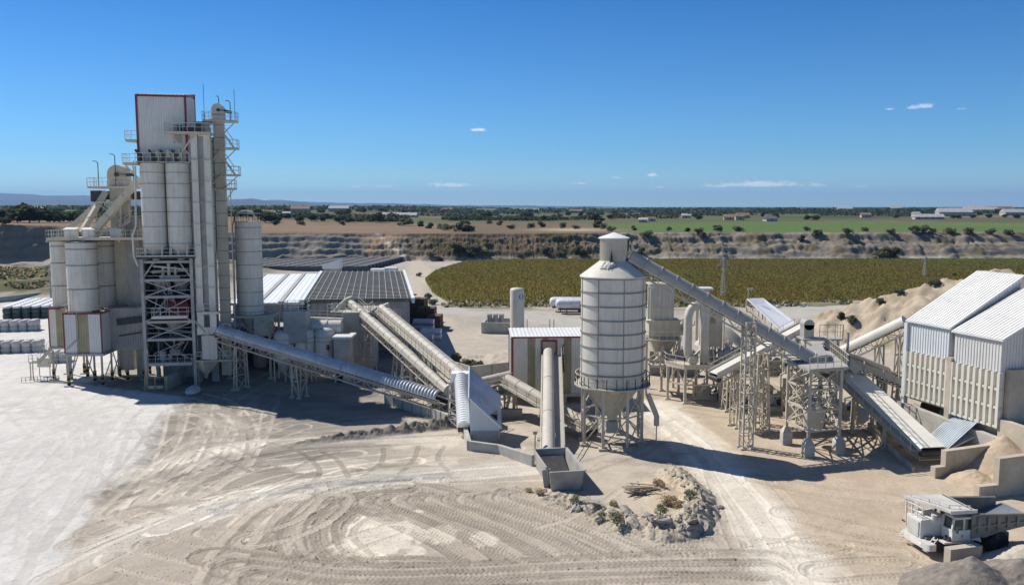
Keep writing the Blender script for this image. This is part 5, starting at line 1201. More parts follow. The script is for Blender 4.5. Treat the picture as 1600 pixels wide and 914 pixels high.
m = MB(); pts = [(-.15, -.2), (HW + .25, -.2), (HW + .25, HD), (-.15, HD)]; m.prism(pts, [hz(*q) - .02 for q in pts], [hz(*q) + .07 for q in pts]); m.build('roof', 'galv', HH, local=True)
m = MB(); m.bar((-.15, -.22, hz(-.15, -.2)), (HW + .25, -.22, hz(HW + .25, -.2)), .09, .14); m.bar((-.17, -.2, hz(-.15, -.2)), (-.17, HD, hz(-.15, HD)), .09, .14); m.build('edge_trim', 'roof_white', HH, local=True)
m = MB(); m.corr((.02, -.06, .0), (HW - .04, 0, 0), (0, 0, 1.5), .45, .05, (0, -1, 0)); m.bx(.1, .1, -.2, HW - .1, HD - .1, .5); m.build('lower_skirt', 'galv_dust', HH, local=True)
box_part('inner_hopper', 'black', HH, .25, .3, .5, HW - .2, HD - .3, 3.2)
# ---- red-trimmed clad building on stilts
p = at(800, 630, 104); CB = thing('screen_house', 'cream and khaki clad building with red corner trim and white roof', 'building', (p.x, 104, 0), R(3))
CW, CD, c0, c1 = 10.2, 6.5, 1.3, 8.5
cladding_box(CB, CW, CD, c0, c1, 'clad_cream', [(.19, .28, 'khaki'), (.38, .44, 'khaki'), (.65, .75, 'khaki')], trim=None, rise=.3, roofkey='roof_pale')
m = MB(); m.bx(-.11, -.13, c0, .13, .1, c1 + .1); m.bx(-.11, -.14, c1 - .02, CW + .1, .02, c1 + .16); m.bx(-.12, CD - .05, c0, .1, CD + .1, c1 + .3)
m.build('trim', 'red', CB, local=True)
m = MB(); m.bx(-.2, -.2, c0 - .35, CW + .2, CD, c0 - .02); m.build('floor_frame', 'cream', CB, local=True)
for x in (.4, 3.5, 6.8, 9.8):
    for y in (.3, CD - .4): MB().bx(x - .2, y - .2, -.2, x + .2, y + .2, c0 - .35).build('leg', 'cream', CB, local=True)
m = MB(); dx0, dx1 = 3.7, 5.7
m.bx(dx0, -.16, c1 - 2.9, dx0 + .18, -.03, c1 - .3); m.bx(dx1 - .18, -.16, c1 - 2.9, dx1, -.03, c1 - .3); m.bx(dx0, -.17, c1 - .5, dx1, -.03, c1 - .28); m.build('opening_frame', 'red', CB, local=True)
m = MB(); m.bx(dx0 + .18, -.12, c1 - 2.8, dx1 - .18, -.055, c1 - .5); m.build('opening', 'concrete_tan', CB, local=True)
m = MB(); m.bx(5.85, -.7, c1 - 3.6, 6.6, -.06, c1 - 3.4); m.bx(6.3, -.3, c1 - 4.4, 6.65, -.06, c1 - 2.2); b = m.build('side_cabinet', 'rust', CB, local=True); MB().rail([(5.85, -.06, c1 - 3.4), (5.85, -.7, c1 - 3.4), (6.6, -.7, c1 - 3.4)], 1.1, .6, .05).build('handrail', 'white', b, local=True)
m = MB().pipe([(6.3, -.12, c1 - 2.4), (6.35, -.2, c1 - 1.2), (6.6, -.2, c1 - .8)], .06, 6); m.build('cable', 'dark', CB, local=True)
# ---- big tubular conveyor from it to the open hopper box
conveyor('covered_conveyor', 'thick white tubular conveyor coming from the red-trimmed building to the open hopper box', at(857, 714, 79.5), at(857, 553, 103.4), 1.6, 'round', 'cover_dust', side=1, legs=((.33, 1.8, .4), (.72, 2.0, .5)), truss=.6, ring=8, cr=.66)
a = gd(862, 768); b = gd(908, 760); d = (b - a).normalized(); ang = R(10)
HB = thing('hopper_box', 'open steel hopper box at the foot of the thick white tubular conveyor', 'hopper', (a.x, a.y, 0), ang)
hw = 2.75; hd = 6.6; th = .14
def taper(x0, y0, x1, y1, n):  # leaning sheet: wider at the rim
    m = MB(); d_ = V3((x1 - x0, y1 - y0, 0)).normalized(); o = V3((d_.y, -d_.x, 0)); f = .25
    A0, B0 = V3((x0, y0, -.2)), V3((x1, y1, -.2)); A1 = A0 + o * f + V3((0, 0, 2.0)) - d_ * f; B1 = B0 + o * f + V3((0, 0, 2.0)) + d_ * f
    m.hexa([A0, B0, B0 - o * th, A0 - o * th, A1, B1, B1 - o * th, A1 - o * th]); m.bar(A1 + V3((0, 0, .03)), B1 + V3((0, 0, .03)), .2, .1); m.build(n, 'galv_dust', HB, local=True)
taper(0, 0, hw, 0, 'front_plate'); taper(hw, 0, hw, hd, 'side_plate'); taper(hw, hd, 0, hd, 'back_plate'); taper(0, hd, 0, 1.4, 'side_plate')
box_part('grate_floor', 'black', HB, .1, .1, .05, hw - .1, hd - .1, .3)
m = MB(); m.bar((.0, 1.4, 0), (-.2, 1.4, 1.6), .12, .8); m.bx(.1, .1, .3, .3, 2.0, 1.1); m.build('gate_post', 'galv_dust', HB, local=True)
m = MB(); m.bx(.3, hd - 2.6, .3, hw - .3, hd - .15, .32); m.prism([(.2, hd - 2.9), (hw - .2, hd - 2.9), (hw - .2, hd - .15), (.2, hd - .15)], .3, [.32, .32, 1.3, 1.3]); m.build('feed_plate', 'dark', HB, local=True)
p = gd(836, 718); m = MB(); m.bar((p.x, p.y, 0), (p.x, p.y, 2.6), .12); m.bx(p.x - .2, p.y - .15, 2.6, p.x + .2, p.y + .15, 2.9); tag(m.build('signal_post', 'steel_grey'), 'thin post with small box beside the open hopper box', 'post')
# ---- transverse conveyor past the big silo
conveyor('covered_conveyor', 'sloping tubular conveyor crossing before the red-trimmed building towards the ringed silo', at(925, 672, 88), at(790, 594, 98.5), 1.3, 'round', 'cream', side=-1, legs=((.93, 1.6, .8), (.45, 1.2, .4)), truss=.5, ring=2.6)
conveyor('covered_conveyor', 'short pale conveyor from the pit to the landing by the red-trimmed building', at(728, 606, 97), at(796, 590, 100), 1.2, 'round', 'cream', side=1, legs=((.75, 1.4, .8),), truss=.5, ring=1.4)
p = at(772, 640, 99); t = thing('transfer_station', 'cluttered steel landing with railings left of the red-trimmed building', 'platform', (p.x, 99, 0))
m = MB(); m.bx(-3.4, -1.5, 2.6, 2.6, 1.5, 2.8); m.build('deck', 'cream', t, local=True); MB().rail([(-3.4, 1.5, 2.8), (-3.4, -1.5, 2.8), (2.6, -1.5, 2.8)], 1.1, 1, .06).build('handrail', 'white', t, local=True)
for x in (-3.2, -.4, 2.4): MB().bx(x - .12, -1.4, 0, x + .12, -1.1, 2.6).build('leg', 'cream', t, local=True)
m = MB(); m.lathe((-.6, 0, 0), [(.3, .3), (1.3, 1.5), (1.3, 2.6)], 12); m.tube((-1.8, .2, 3.3), (.2, .2, 3.3), .5, 12); m.bx(.5, -.6, 2.8, 1.7, .6, 4.1); m.build('crusher_drum', 'cream', t, local=True)
m = MB(); m.bar((1.4, -1.0, .2), (2.4, -1.0, 4.6), .5, .3); m.build('inclined_brace', 'cream', t, local=True)
m = MB(); m.bx(-1.6, -2.4, -.1, 3.4, -1.6, 1.1); m.build('base_block', 'concrete_tan', t, local=True)
# ---- white upright tank, bins, tankers behind
t = thing('storage_tank', 'slim plain white upright tank with round blue badge', 'tank', (1.01, 162.5, 0)); r = 1.4
m = MB(); m.lathe((0, 0, 0), [(r, 0), (r, 8.6), (r * .96, 8.9), (r * .8, 9.1), (0.02, 9.3)], 28); m.build('shell', 'silo', t, local=True)
m = MB(); a0 = R(-52)
def disc(rad, off, n=18): 
    vs_ = []
    for i in range(n):
        e = 2 * math.pi * i / n; a_ = a0 + rad * math.cos(e) / r; vs_.append(((r + off) * math.cos(a_), (r + off) * math.sin(a_), 7.5 + rad * math.sin(e)))
    return vs_, [tuple(range(n))]
m.use('blue').add(*disc(.55, .02)); m.use('bag_white').add(*disc(.24, .035)); m.build('badge', None, t, local=True)
m = MB(); m.lathe((0, 0, 0), [(1.7, -.1), (1.7, .3)], 24); m.build('plinth', 'concrete', t, local=True)
p = gd(752, 521); t = thing('storage_bay', 'small open concrete bay holding upright grey drums', 'bay', (p.x, p.y, 0), R(-6))
m = MB(); m.bx(0, 0, 0, 6, .3, 2.2); m.bx(0, .31, 0, .3, 7, 2.0); m.bx(5.7, .31, 0, 6, 7, 2.2); m.bx(.31, 6.7, 0, 5.69, 7, 2.2); m.build('wall', 'concrete', t, local=True)
for i in range(6): 
    q = p + V3((1.6 + (i % 3) * 1.2, 1.6 + (i // 3) * 1.4, 0)); m = MB(); m.tube((0, 0, 0), (0, 0, 3.6), .5, 12); m.lathe((0, 0, 0), [(.53, 3.3), (.53, 3.45)], 12); o = m.build('drum_stack', 'steel_grey'); o.location = q; tag(o, 'tall grey drum column standing in the small concrete bay', 'drum', 'grey drum columns in the concrete bay')
p = gd(822, 524); t = thing('storage_bay', 'low dark bay with posts right of the badge-marked white tank', 'bay', (p.x, p.y, 0)); MB().bx(0, 0, 0, 4.5, .3, 1.4).build('wall', 'concrete', t, local=True)
for x in (.2, 4.6, 5.4): MB().bx(x - .08, -.4, 0, x + .08, -.24, 3.2).build('post', 'steel', t, local=True)
for k, (dx, dy, lab) in enumerate(((0, 0, 'nearer white tank trailer with orange panel behind the ringed silo'), (-1.2, 4.0, 'farther white tank trailer parked behind the other one'))):
    p = gd(868, 490); t = thing('tank_trailer', lab, 'trailer', (p.x + dx, p.y + dy, 0), R(-2))
    m = MB(); pr = [(.1, -.0), (.75, .1), (1.05, .4), (1.2, .9)]; m.pipe([(0, 0, 2.3), (.1, 0, 2.3), (.35, 0, 2.3), (.9, 0, 2.3), (10.2, 0, 2.3), (10.7, 0, 2.3), (11, 0, 2.3)], [.35, .8, 1.05, 1.2, 1.2, 1.0, .4], 20); m.build('tank', 'bag_white', t, local=True)
    MB().bx(.6, -1.0, .95, 10.5, 1.0, 1.2).build('chassis', 'dark', t, local=True)
    for x in (7.2, 8.5, 9.8):
        for y in (-1, 1): m = MB(); m.tube((x, y * .85, .5), (x, y * 1.2, .5), .5, 16); m.build('wheel', 'rubber', t, local=True)
    for x in (2.6,): MB().bx(x - .1, -.7, 0, x + .1, -.5, 1.0).build('landing_leg', 'dark', t, local=True)
    if k == 0: 
        m = MB(); n_ = 6
        for i in range(n_):
            a1, a2 = R(150 + i * 10), R(150 + (i + 1) * 10); m.add([(5.6, 1.215 * math.sin(a1 + math.pi / 2) * -1 if 0 else -1.215 * math.cos(R(-30 + i * 10)), 2.3 + 1.215 * math.sin(R(-30 + i * 10))), (7.0, -1.215 * math.cos(R(-30 + i * 10)), 2.3 + 1.215 * math.sin(R(-30 + i * 10))), (7.0, -1.215 * math.cos(R(-20 + i * 10)), 2.3 + 1.215 * math.sin(R(-20 + i * 10))), (5.6, -1.215 * math.cos(R(-20 + i * 10)), 2.3 + 1.215 * math.sin(R(-20 + i * 10)))], [(0, 1, 2, 3)])
        m.build('panel', 'orange', t, local=True)
# ================================================================== right: ringed silo, long conveyor, dust plant, stands, sheds, truck
bx_, by_ = 10.6, 86.6; r = 3.36
BS = thing('silo', 'big white ringed silo with conical roof and cream cap on braced legs', 'silo', (bx_, by_, 0))
m = MB(); shell(m, (0, 0), r, 6.35, 17.75, [6.45] + [6.35 + 1.42 * k for k in range(1, 8)] + [17.7], 48, .09, .14)
for a in range(0, 360, 45):
    x, y = math.cos(R(a + 12)) * (r + .02), math.sin(R(a + 12)) * (r + .02); m.use('hoop').bar((x, y, 6.4), (x, y, 17.7), .07)
m.build('shell', None, BS, local=True)
MB().lathe((0, 0, 0), [(r + .16, 17.74), (r + .16, 17.86), (1.40, 19.45), (1.3, 19.5)], 48).build('roof_cone', 'silo', BS, local=True)
m = MB(); n = 44; pr = []
for i in range(n):
    for f, rr in ((0, 1.42), (.5, 1.42), (.62, 1.46), (.9, 1.46)): pr.append((rr, 2 * math.pi * (i + f) / n))
k = len(pr); o = 0
for z in (19.2, 21.75):
    for rr, t_ in pr: m.v.append((rr * math.cos(t_), rr * math.sin(t_), z))
for j in range(k): m.f.append((j, (j + 1) % k, k + (j + 1) % k, k + j)); m.m.append(0)
m.build('cap_tower', 'cream', BS, local=True)
MB().lathe((0, 0, 0), [(1.62, 21.72), (1.62, 21.8), (.05, 22.35)], 32).build('cap_roof', 'roof_white', BS, local=True)
m = MB(); m.bx(1.35, -.6, 20.4, 1.47, .3, 21.6); m.build('cap_opening', 'black', BS, local=True)
m = MB(); 
for q in range(26):
    a, d_ = R(-115 + rnd.uniform(-16, 16)), rnd.uniform(1.5, 2.6); s = .30 * (1 - abs(d_ - 1.95) / .9); z = 19.45 - (d_ - 1.4) * .80
    m.lathe((d_ * math.cos(a), d_ * math.sin(a), z - .1), [(s * 1.5, 0), (s * 1.2, s * .7), (s * .5, s * 1.25), (.01, s * 1.4)], 7)
m.build('dust_heap', 'white', BS, local=True)
m = MB(); m.lathe((-.45, -1.6, 0), [(.2, 19.2), (.12, 19.9), (.02, 20.6)], 8); m.build('vent_spout', 'dark', BS, local=True)
MB().lathe((0, 0, 0), [(.3, 2.1), (.35, 2.6), (r - .25, 6.4)], 40).build('hopper_cone', 'cream', BS, local=True)
m = MB(); m.rail(ring_pts((0, 0), r + .55, 6.5, 24), 1.1, 5, .07, closed=True); m.lathe((0, 0, 0), [(r + .02, 6.35), (r + .65, 6.35), (r + .65, 6.48), (r + .02, 6.48)], 48, cap=False); m.build('ring_walkway', 'steel', BS, local=True)
lg = [((r - .1) * math.cos(R(22.5 + 45 * i)), (r - .1) * math.sin(R(22.5 + 45 * i))) for i in range(8)]
for x, y in lg:
    m = MB(); m.bx(x - .14, y - .14, .2, x + .14, y + .14, 7.4); m.use('steel').build('leg', None, BS, local=True); 
    MB().bx(x - .45, y - .45, -.2, x + .45, y + .45, .3).build('footing', 'concrete_tan', BS, local=True)
for i in range(8):
    a, b = lg[i], lg[(i + 1) % 8]
    if i in (1,): continue
    m = MB(); m.bar((*a, 3.4), (*b, 3.4), .13)
    m.bar((*a, .4), (*b, 3.3), .1); m.bar((*a, 3.5), (*b, 6.3), .1); m.bar((*a, 6.3), (*b, 3.5), .1); m.build('brace', 'steel', BS, local=True)
for i in range(8): MB().bar((lg[i][0], lg[i][1], 1.2), (lg[i][0] * .38, lg[i][1] * .38, 3.0), .1).build('strut', 'steel', BS, local=True)
m = MB(); m.bx(-.6, -.6, 1.2, .6, .6, 2.4); m.bar((.3, 0, 1.6), (2.6, -1.6, .6), .35); m.build('outlet_gate', 'steel_grey', BS, local=True)
p = at(1012, 615, 86); q = at(1026, 650, 85.5); t = thing('chute', 'small bent discharge chute at the right leg of the big ringed silo', 'chute', (q.x, q.y, 0)); m = MB(); m.pipe([p, p.lerp(q, .75), q, q - V3((0, 0, 1.0))], .3, 8); m.build('pipe', 'cream', t); MB().bar((q.x, q.y, 0), (q.x, q.y, q.z - .3), .1).build('support', 'steel', t)
# ---- long conveyor to its cap
conveyor('covered_conveyor', 'longest grey ring-covered conveyor climbing left to the cap of the big ringed silo', at(1290, 580, 84.5), at(981, 406, 86.6), 1.7, 'round', 'cover_grey', side=0, truss=.75, rail=False, ring=1.75, cr=.92, frame_key='cream')
def lattice_mast(u, v, Y, vt, w0, w1, n, label, key='cream', grp=None):
    b = at(u, v, Y); b.z = 0; zt = at(u, vt, Y).z; t = thing('lattice_tower', label, 'tower', (b.x, b.y, 0), R(8), grp)
    m = MB(); m.frame([(-w0, -w0, 0), (w0, -w0, 0), (w0, w0, 0), (-w0, w0, 0)], [(-w1, -w1, zt), (w1, -w1, zt), (w1, w1, zt), (-w1, w1, zt)], n, .16, .09, xb=False); m.build('lattice', key, t, local=True)
    for x, y in ((-w0, -w0), (w0, -w0), (w0, w0), (-w0, w0)): MB().bx(x - .3, y - .3, -.2, x + .3, y + .3, .18).build('footing', 'concrete', t, local=True)
    return t
lattice_mast(1165, 698, 84.6, 503, .52, .5, 9, 'tall slim lattice tower under the longest grey conveyor')
lattice_mast(1186, 668, 91.5, 552, .85, .55, 5, 'shorter lattice tower under the railed inclined conveyor')
lattice_mast(1140, 637, 101, 590, .75, .5, 3, 'small lattice support behind the tall slim lattice tower')
# ---- four-leg transfer stand on concrete pedestals
pts = [gd(1228, 694), gd(1262, 714), gd(1310, 709), gd(1280, 668)]
ST = thing('transfer_stand', 'tall four-legged braced stand on grey pedestals carrying the transfer point', 'stand', (pts[0].x, pts[0].y, 0))
zt = 8.9
for p in pts:
    m = MB(); m.prism([(p.x - .5, p.y - .5), (p.x + .5, p.y - .5), (p.x + .5, p.y + .5), (p.x - .5, p.y + .5)], -.2, 1.35)
    o = [(p.x - .5, p.y - .5, 1.35), (p.x + .5, p.y - .5, 1.35), (p.x + .5, p.y + .5, 1.35), (p.x - .5, p.y + .5, 1.35)] + [(p.x + a * .22, p.y + b * .22, 1.95) for a, b in ((-1, -1), (1, -1), (1, 1), (-1, 1))]
    m.hexa(o)
    for z in (.4, .9): m.bx(p.x - .53, p.y - .53, z, p.x + .53, p.y + .53, z + .06)
    m.build('pedestal', 'concrete', ST)
    MB().bar((p.x, p.y, 1.9), (p.x, p.y, zt), .26).build('leg', 'steel', ST)
lv = [2.6, 4.7, 6.8, zt - .15]
for i in range(4):
    a, b = pts[i], pts[(i + 1) % 4]; m = MB()
    for z in lv: m.bar((a.x, a.y, z), (b.x, b.y, z), .18)
    for z0, z1 in ((2.6, 4.7), (4.7, 6.8), (6.8, zt)): m.bar((a.x, a.y, z0), (b.x, b.y, z1), .1); m.bar((b.x, b.y, z0), (a.x, a.y, z1), .1)
    m.build('bracing', 'steel', ST)
c = (pts[0] + pts[1] + pts[2] + pts[3]) / 4
ex = [(p - c) * 1.25 + c for p in pts]; m = MB(); m.prism([tuple(p[:2]) for p in ex], zt, zt + .25); o = m.build('deck', 'steel_grey', ST)
MB().rail([V3((p.x, p.y, zt + .25)) for p in (ex[1], ex[2], ex[3])], 1.15, 1, .06).build('handrail', 'steel', o)
m = MB(); m.prism([tuple((c + (p - c) * .45)[:2]) for p in pts], zt + .25, [zt + 1.2, zt + .9, zt + 1.0, zt + 1.7]); m.build('chute_box', 'steel_grey', ST)
m = MB(); m.lathe((c.x, c.y, 0), [(.9, 1.9), (1.1, 2.6), (1.1, 3.8), (.5, 4.4)], 16); m.build('hanging_drum', 'cream', ST)
# upper pulley platform behind the stand
p = at(1266, 527, 93); t = thing('pulley_platform', 'upper railed platform with round pulley guard behind the four-legged stand', 'platform', (p.x, 93, 0)); z = p.z
m = MB(); m.bx(-1.2, -1.2, z - .2, 3.2, 1.2, z); m.build('deck', 'steel_grey', t, local=True)
MB().rail([(3.2, 1.2, z), (3.2, -1.2, z), (.6, -1.2, z)], 1.6, .8, .07).build('handrail', 'steel', t, local=True)
m = MB(); m.tube((-.4, -.7, z + 1.5), (-.4, .7, z + 1.5), .6, 18); m.bx(-.95, -.7, z + .02, .15, .7, z + 1.5); m.build('pulley_guard', 'galv_dust', t, local=True)
m = MB(); m.frame([(-.9, -1, 0), (2.8, -1, 0), (2.8, 1, 0), (-.9, 1, 0)], [(-.9, -1, z - .2), (2.8, -1, z - .2), (2.8, 1, z - .2), (-.9, 1, z - .2)], 4, .2, .1); m.build('support_frame', 'steel', t, local=True)
m = MB(); m.lathe((4.2, -.2, 0), [(.15, z - 4), (.15, z + .6)], 8); m.bar((1.5, -1, z - .3), (5.0, -1.5, z - 3.6), .25, 1.0); m.build('chute', 'steel_grey', t, local=True)
# ---- railed inclined conveyor rising right to that platform
conveyor('inclined_conveyor', 'open inclined conveyor with white ribbed side panels rising right towards the transfer stand', at(1116, 588, 92), at(1258, 512, 96), 1.6, 'flat', 'belt', side=-1, legs=((.22, 1.4, .6), (.5, 1.5, .8)), truss=.7, skirt=.55, cr=.95, frame_key='cream')
# ---- wide flat covered belt down to the right
BELT = conveyor('flat_conveyor', 'wide belt conveyor under flat pale cover descending right to the bunker', at(1458, 704, 78.5), at(1311, 569, 96), 2.5, 'flat', 'belt_white', side=-1, legs=((.68, 2.4, .5), (.34, 2.2, .5)), truss=1.0, cr=1.5, frame_key='cream')
p = gd(1425, 738); d = gd(1355, 672) - p; m = MB(); 
m.prism([tuple(p[:2]), tuple((p + d)[:2]), tuple((p + d + V3((.35, .2, 0)))[:2]), tuple((p + V3((.35, .2, 0)))[:2])], -.2, [.5, .9, .9, .5]); tag(m.build('kerb_wall', 'concrete_tan'), 'low tan concrete kerb beneath the wide belt conveyor', 'kerb')
# ---- right-hand conveyors to the sheds
conveyor('covered_conveyor', 'smooth tubular conveyor rising right to the left end of the pale sheds', at(1312, 556, 97), at(1417, 506, 92), 1.5, 'round', 'belt', side=0, legs=((.55, 1.6, .8), (.85, 1.6, .8)), truss=.9, ring=9, cr=.75, rail=False, frame_key='cream')
conveyor('belt_conveyor', 'low dark open belt with hoop frames running towards the sheds', at(1412, 600, 92), at(1318, 562, 94), 1.6, 'none', 'steel', side=0, legs=((.3, 1.4, .6), (.75, 1.4, .6)), truss=.5, rail=False, skirt=.5)
p = at(1340, 558, 93.5); q = at(1386, 578, 92.5); t = thing('chute', 'curved open steel chute with hoops above the low dark belt', 'chute', (p.x, p.y, 0))
m = MB(); 
a = at(1290, 543, 93); m.pipe([a, p, q, q + V3((.6, 0, -.9))], [.12, .3, .38, .45], 10); m.build('trough', 'cream', t)
for f in (.15, .8):
    x = p.lerp(q, f); m = MB(); m.pipe([x + V3((.1 * math.sin(R(a_)), .9 * math.cos(R(a_)), -1.4 + 1.3 * math.sin(R(a_)))) for a_ in range(0, 181, 20)], .07, 6); m.build('hoop', 'cream', t)
MB().bar((q.x, q.y, 0), (q.x, q.y, q.z - .4), .2).build('support', 'steel', t)
p = gd(1388, 618, 1.2); t = thing('crusher', 'brownish crusher with flywheel and slanted spout left of the pale sheds', 'crusher', (p.x, 93, 0)); 
m = MB(); m.bx(-1.4, -1, .2, 1.2, 1.2, 2.6); m.lathe((0, .1, 0), [(1.0, 2.6), (.7, 4.4)], 12); m.build('body', 'steel_grey', t, local=True); m = MB(); m.tube((-.6, -1.3, 2.6), (-.6, -1.05, 2.6), 1.1, 20); m.build('flywheel', 'rust', t, local=True)
m = MB(); m.bar((.2, 0, 4.4), (2.6, 0, 8.4), .9, .7); m.build('spout', 'cream', t, local=True); m = MB(); m.bx(1.4, -.6, -.5, 2.2, .3, 4.2); m.build('pillar', 'concrete_tan', t, local=True)
for x in (.2, 1.9): MB().bar((x, .6, 4), (x + .8, .6, 9.5), .18).build('brace', 'steel', t, local=True)
# ---- dust plant A
def dust_unit():
    Y = 110.5; p = at(1017, 500, Y); q = at(1053, 446, Y); x0 = p.x; w_ = q.x - p.x; zt = q.z; zm = p.z; t = thing('filter_tower', 'pale ribbed bag-filter tower on legs just right of the big ringed silo', 'filter', (x0, Y, 0))
    m = MB(); m.bx(0, 0, zm, w_, 3, zt)
    for k in range(7): m.bx(w_ * k / 6 - .06, -.09, zm + .1, w_ * k / 6 + .06, 0, zt - .1)
    for f in (.33, .97): m.bx(-.07, -.1, zm + (zt - zm) * f, w_ + .07, 3.07, zm + (zt - zm) * f + .12)
    m.build('casing', 'white', t, local=True); MB().bx(-.25, -.3, zt, w_ + .2, 3.2, zt + .22).build('lid', 'cream', t, local=True)
    MB().rail([(.2, .1, zt + .22), (w_ - .4, .1, zt + .22), (w_ - .4, 2.6, zt + .22), (.2, 2.6, zt + .22), (.2, .1, zt + .22)], 1.2, 1, .06).build('handrail', 'white', t, local=True)
    m = MB(); m.bx(-.3, -.3, zm - 2.2, w_ + .9, 3.3, zm - .12); m.bx(-.6, -.5, zm - .12, w_ + .9, 3.4, zm)
    for k in range(5): m.bx(-.3 + (w_ + 1.2) * k / 4.1, -.36, zm - 2.1, -.2 + (w_ + 1.2) * k / 4.1, -.3, zm - .15)
    m.build('lower_casing', 'cream', t, local=True)
    m = MB(); m.hexa([(w_ / 2 - .3, 1.2, zm - 5.6), (w_ / 2 + .7, 1.2, zm - 5.6), (w_ / 2 + .7, 1.8, zm - 5.6), (w_ / 2 - .3, 1.8, zm - 5.6), (-.2, -.2, zm - 2.25), (w_ + .8, -.2, zm - 2.25), (w_ + .8, 3.2, zm - 2.25), (-.2, 3.2, zm - 2.25)]); m.build('hopper', 'cream', t, local=True)
    for x, y in ((-.6, -.4), (w_ + .8, -.4), (w_ + .8, 3.3), (-.6, 3.3)): MB().bx(x - .16, y - .16, 0, x + .16, y + .16, zm - 2.2).build('leg', 'cream', t, local=True)
    m = MB()
    for a, b in (((-.6, -.4), (w_ + .8, -.4)), ((w_ + .8, -.4), (w_ + .8, 3.3)), ((-.6, 3.3), (-.6, -.4))):
        m.bar((*a, zm - 5.4), (*b, zm - 5.4), .2); m.bar((*a, zm - 5.4), (*b, zm - 2.4), .12); m.bar((*b, zm - 5.4), (*a, zm - 2.4), .12)
    m.build('brace', 'cream', t, local=True)
    m = MB(); m.bx(-1.9, -1.2, zm - 2.7, w_ + .9, -.32, zm - 2.5); o = m.build('gallery', 'steel', t, local=True); MB().rail([(-1.9, -.4, zm - 2.5), (-1.9, -1.2, zm - 2.5), (w_ + .9, -1.2, zm - 2.5)], 1.1, 1, .06).build('handrail', 'white', o, local=True)
    m = MB(); m.pipe([(-.4, -.5, zt - .5), (-.4, -.5, zm + .2)], .16, 8); m.pipe([(-.1, -.5, zt - .3), (-.1, -.5, zm + .2)], .1, 8); m.bar((-.6, -.5, zt - .3), (.3, -.5, zt - .3), .3); m.build('air_pipe', 'white', t, local=True)
    m = MB(); m.pipe([(.2, -.6, zm - 5.8), (1.2, -.9, zm - 4.6), (1.6, -.4, zm - 3.4)], .22, 8); m.pipe([(2.6, -.6, zm - 5.6), (2.0, -.8, zm - 4.4)], .26, 8); m.bx(-.2, -.8, zm - 6.3, w_ + .6, .8, zm - 6.0); m.bar((1.2, -.7, zm - 6.1), (1.4, -.8, zm - 4.4), .2); m.bar((2.5, -.65, zm - 6.1), (2.4, -.7, zm - 5), .2); m.build('valve_group', 'white', t, local=True)
    return t
dust_unit()
m = MB(); p = gd(1022, 595); m.bx(p.x, p.y + 4, -.2, p.x + 7.5, p.y + 4.5, 3.6); tag(m.build('yard_wall', 'concrete_dark'), 'dark stained wall beneath the bag-filter tower', 'wall')
# ---- machine deck with loop duct, filter box and stack
Y = 104.0; a = at(1050, 566, Y + 2.5); b = at(1072, 572, Y); c2 = at(1190, 566, Y); zd = b.z
DKR = thing('machine_deck', 'railed steel machine deck with braced legs right of the bag-filter tower', 'platform', (b.x, Y, 0)); Wd = c2.x - b.x
poly = [(-2.0, 2.4), (-.2, 0), (Wd, 0), (Wd, 8), (-2.0, 8)]
m = MB(); platform(m, poly, zd, .45); m.build('deck', 'cream', DKR, local=True)
MB().rail([(-2.0, 8, zd), (-2.0, 2.4, zd), (-.2, 0, zd), (Wd, 0, zd)], 1.15, 1.2, .06, toe=True).build('handrail', 'white', DKR, local=True)
lgs = [(-1.8, 2.6), (0, .3), (4.5, .3), (Wd - .3, .3), (-1.7, 7.7), (4.5, 7.7), (Wd - .3, 7.7), (2.2, 4)]
for x, y in lgs: m = MB(); m.bx(x - .16, y - .16, -.1, x + .16, y + .16, zd - .45); m.bx(x - .35, y - .35, -.2, x + .35, y + .35, .15); m.build('leg', 'cream', DKR, local=True)
for i, j in ((0, 1), (1, 2), (2, 3), (0, 4)):
    m = MB(); u_, w_ = lgs[i], lgs[j]; m.bar((*u_, 2.4), (*w_, 2.4), .2); m.bar((*u_, 2.4), ((u_[0] + w_[0]) / 2, (u_[1] + w_[1]) / 2, zd - .5), .13); m.bar((*w_, 2.4), ((u_[0] + w_[0]) / 2, (u_[1] + w_[1]) / 2, zd - .5), .13); m.build('brace', 'cream', DKR, local=True)
zt = at(1090, 478, Y).z; x = at(1076, 520, Y + 1).x - b.x
LD = thing('loop_duct', 'thick white inverted-U duct loop standing on the machine deck', 'duct', (b.x, Y, 0))
x2 = at(1091, 520, Y + 1).x - b.x
m = MB(); m.pipe([(x + .5, 1, zd + .5), (x, 1, zd + 1.4), (x - .1, 1, zd + 2.2), (x - .1, 1, zt - 1.6), (x + .15, 1.1, zt - .7), (x + .7, 1.2, zt - .1), (x + 1.5, 1.4, zt), (x + 2.3, 1.8, zt - .1)], .55, 14); m.build('loop', 'white', LD, local=True)
m = MB(); m.pipe([(x2 + .5, 1.2, zt - .6), (x2 + .5, 1.2, zd + 2.6), (x2 + 1.4, 1.2, zd + 1.6)], .3, 10); m.build('side_pipe', 'white', LD, local=True)
m = MB(); m.pipe([(x2 + .0, 2.0, zt - .4), (x2 + .0, 2.0, zd + 3)], .22, 10); m.build('side_pipe', 'white', LD, local=True)
m = MB(); m.tube((x + .5, .2, zd + .65), (x + .5, 1.3, zd + .65), .6, 18); m.build('fan_casing', 'white', LD, local=True)
m = MB(); m.bar((x + .6, 1, zd + .9), (x + 1.9, 1.3, zd + 2.2), .3); m.build('lever', 'cream', LD, local=True)
x = at(1102, 520, Y + .5).x - b.x
SK = thing('exhaust_stack', 'square pale stack with small capped top beside the loop duct', 'stack', (b.x + x, Y + 1.2, 0))
m = MB(); m.bx(-.5, -.5, zd, .5, .5, at(1100, 460, Y).z)
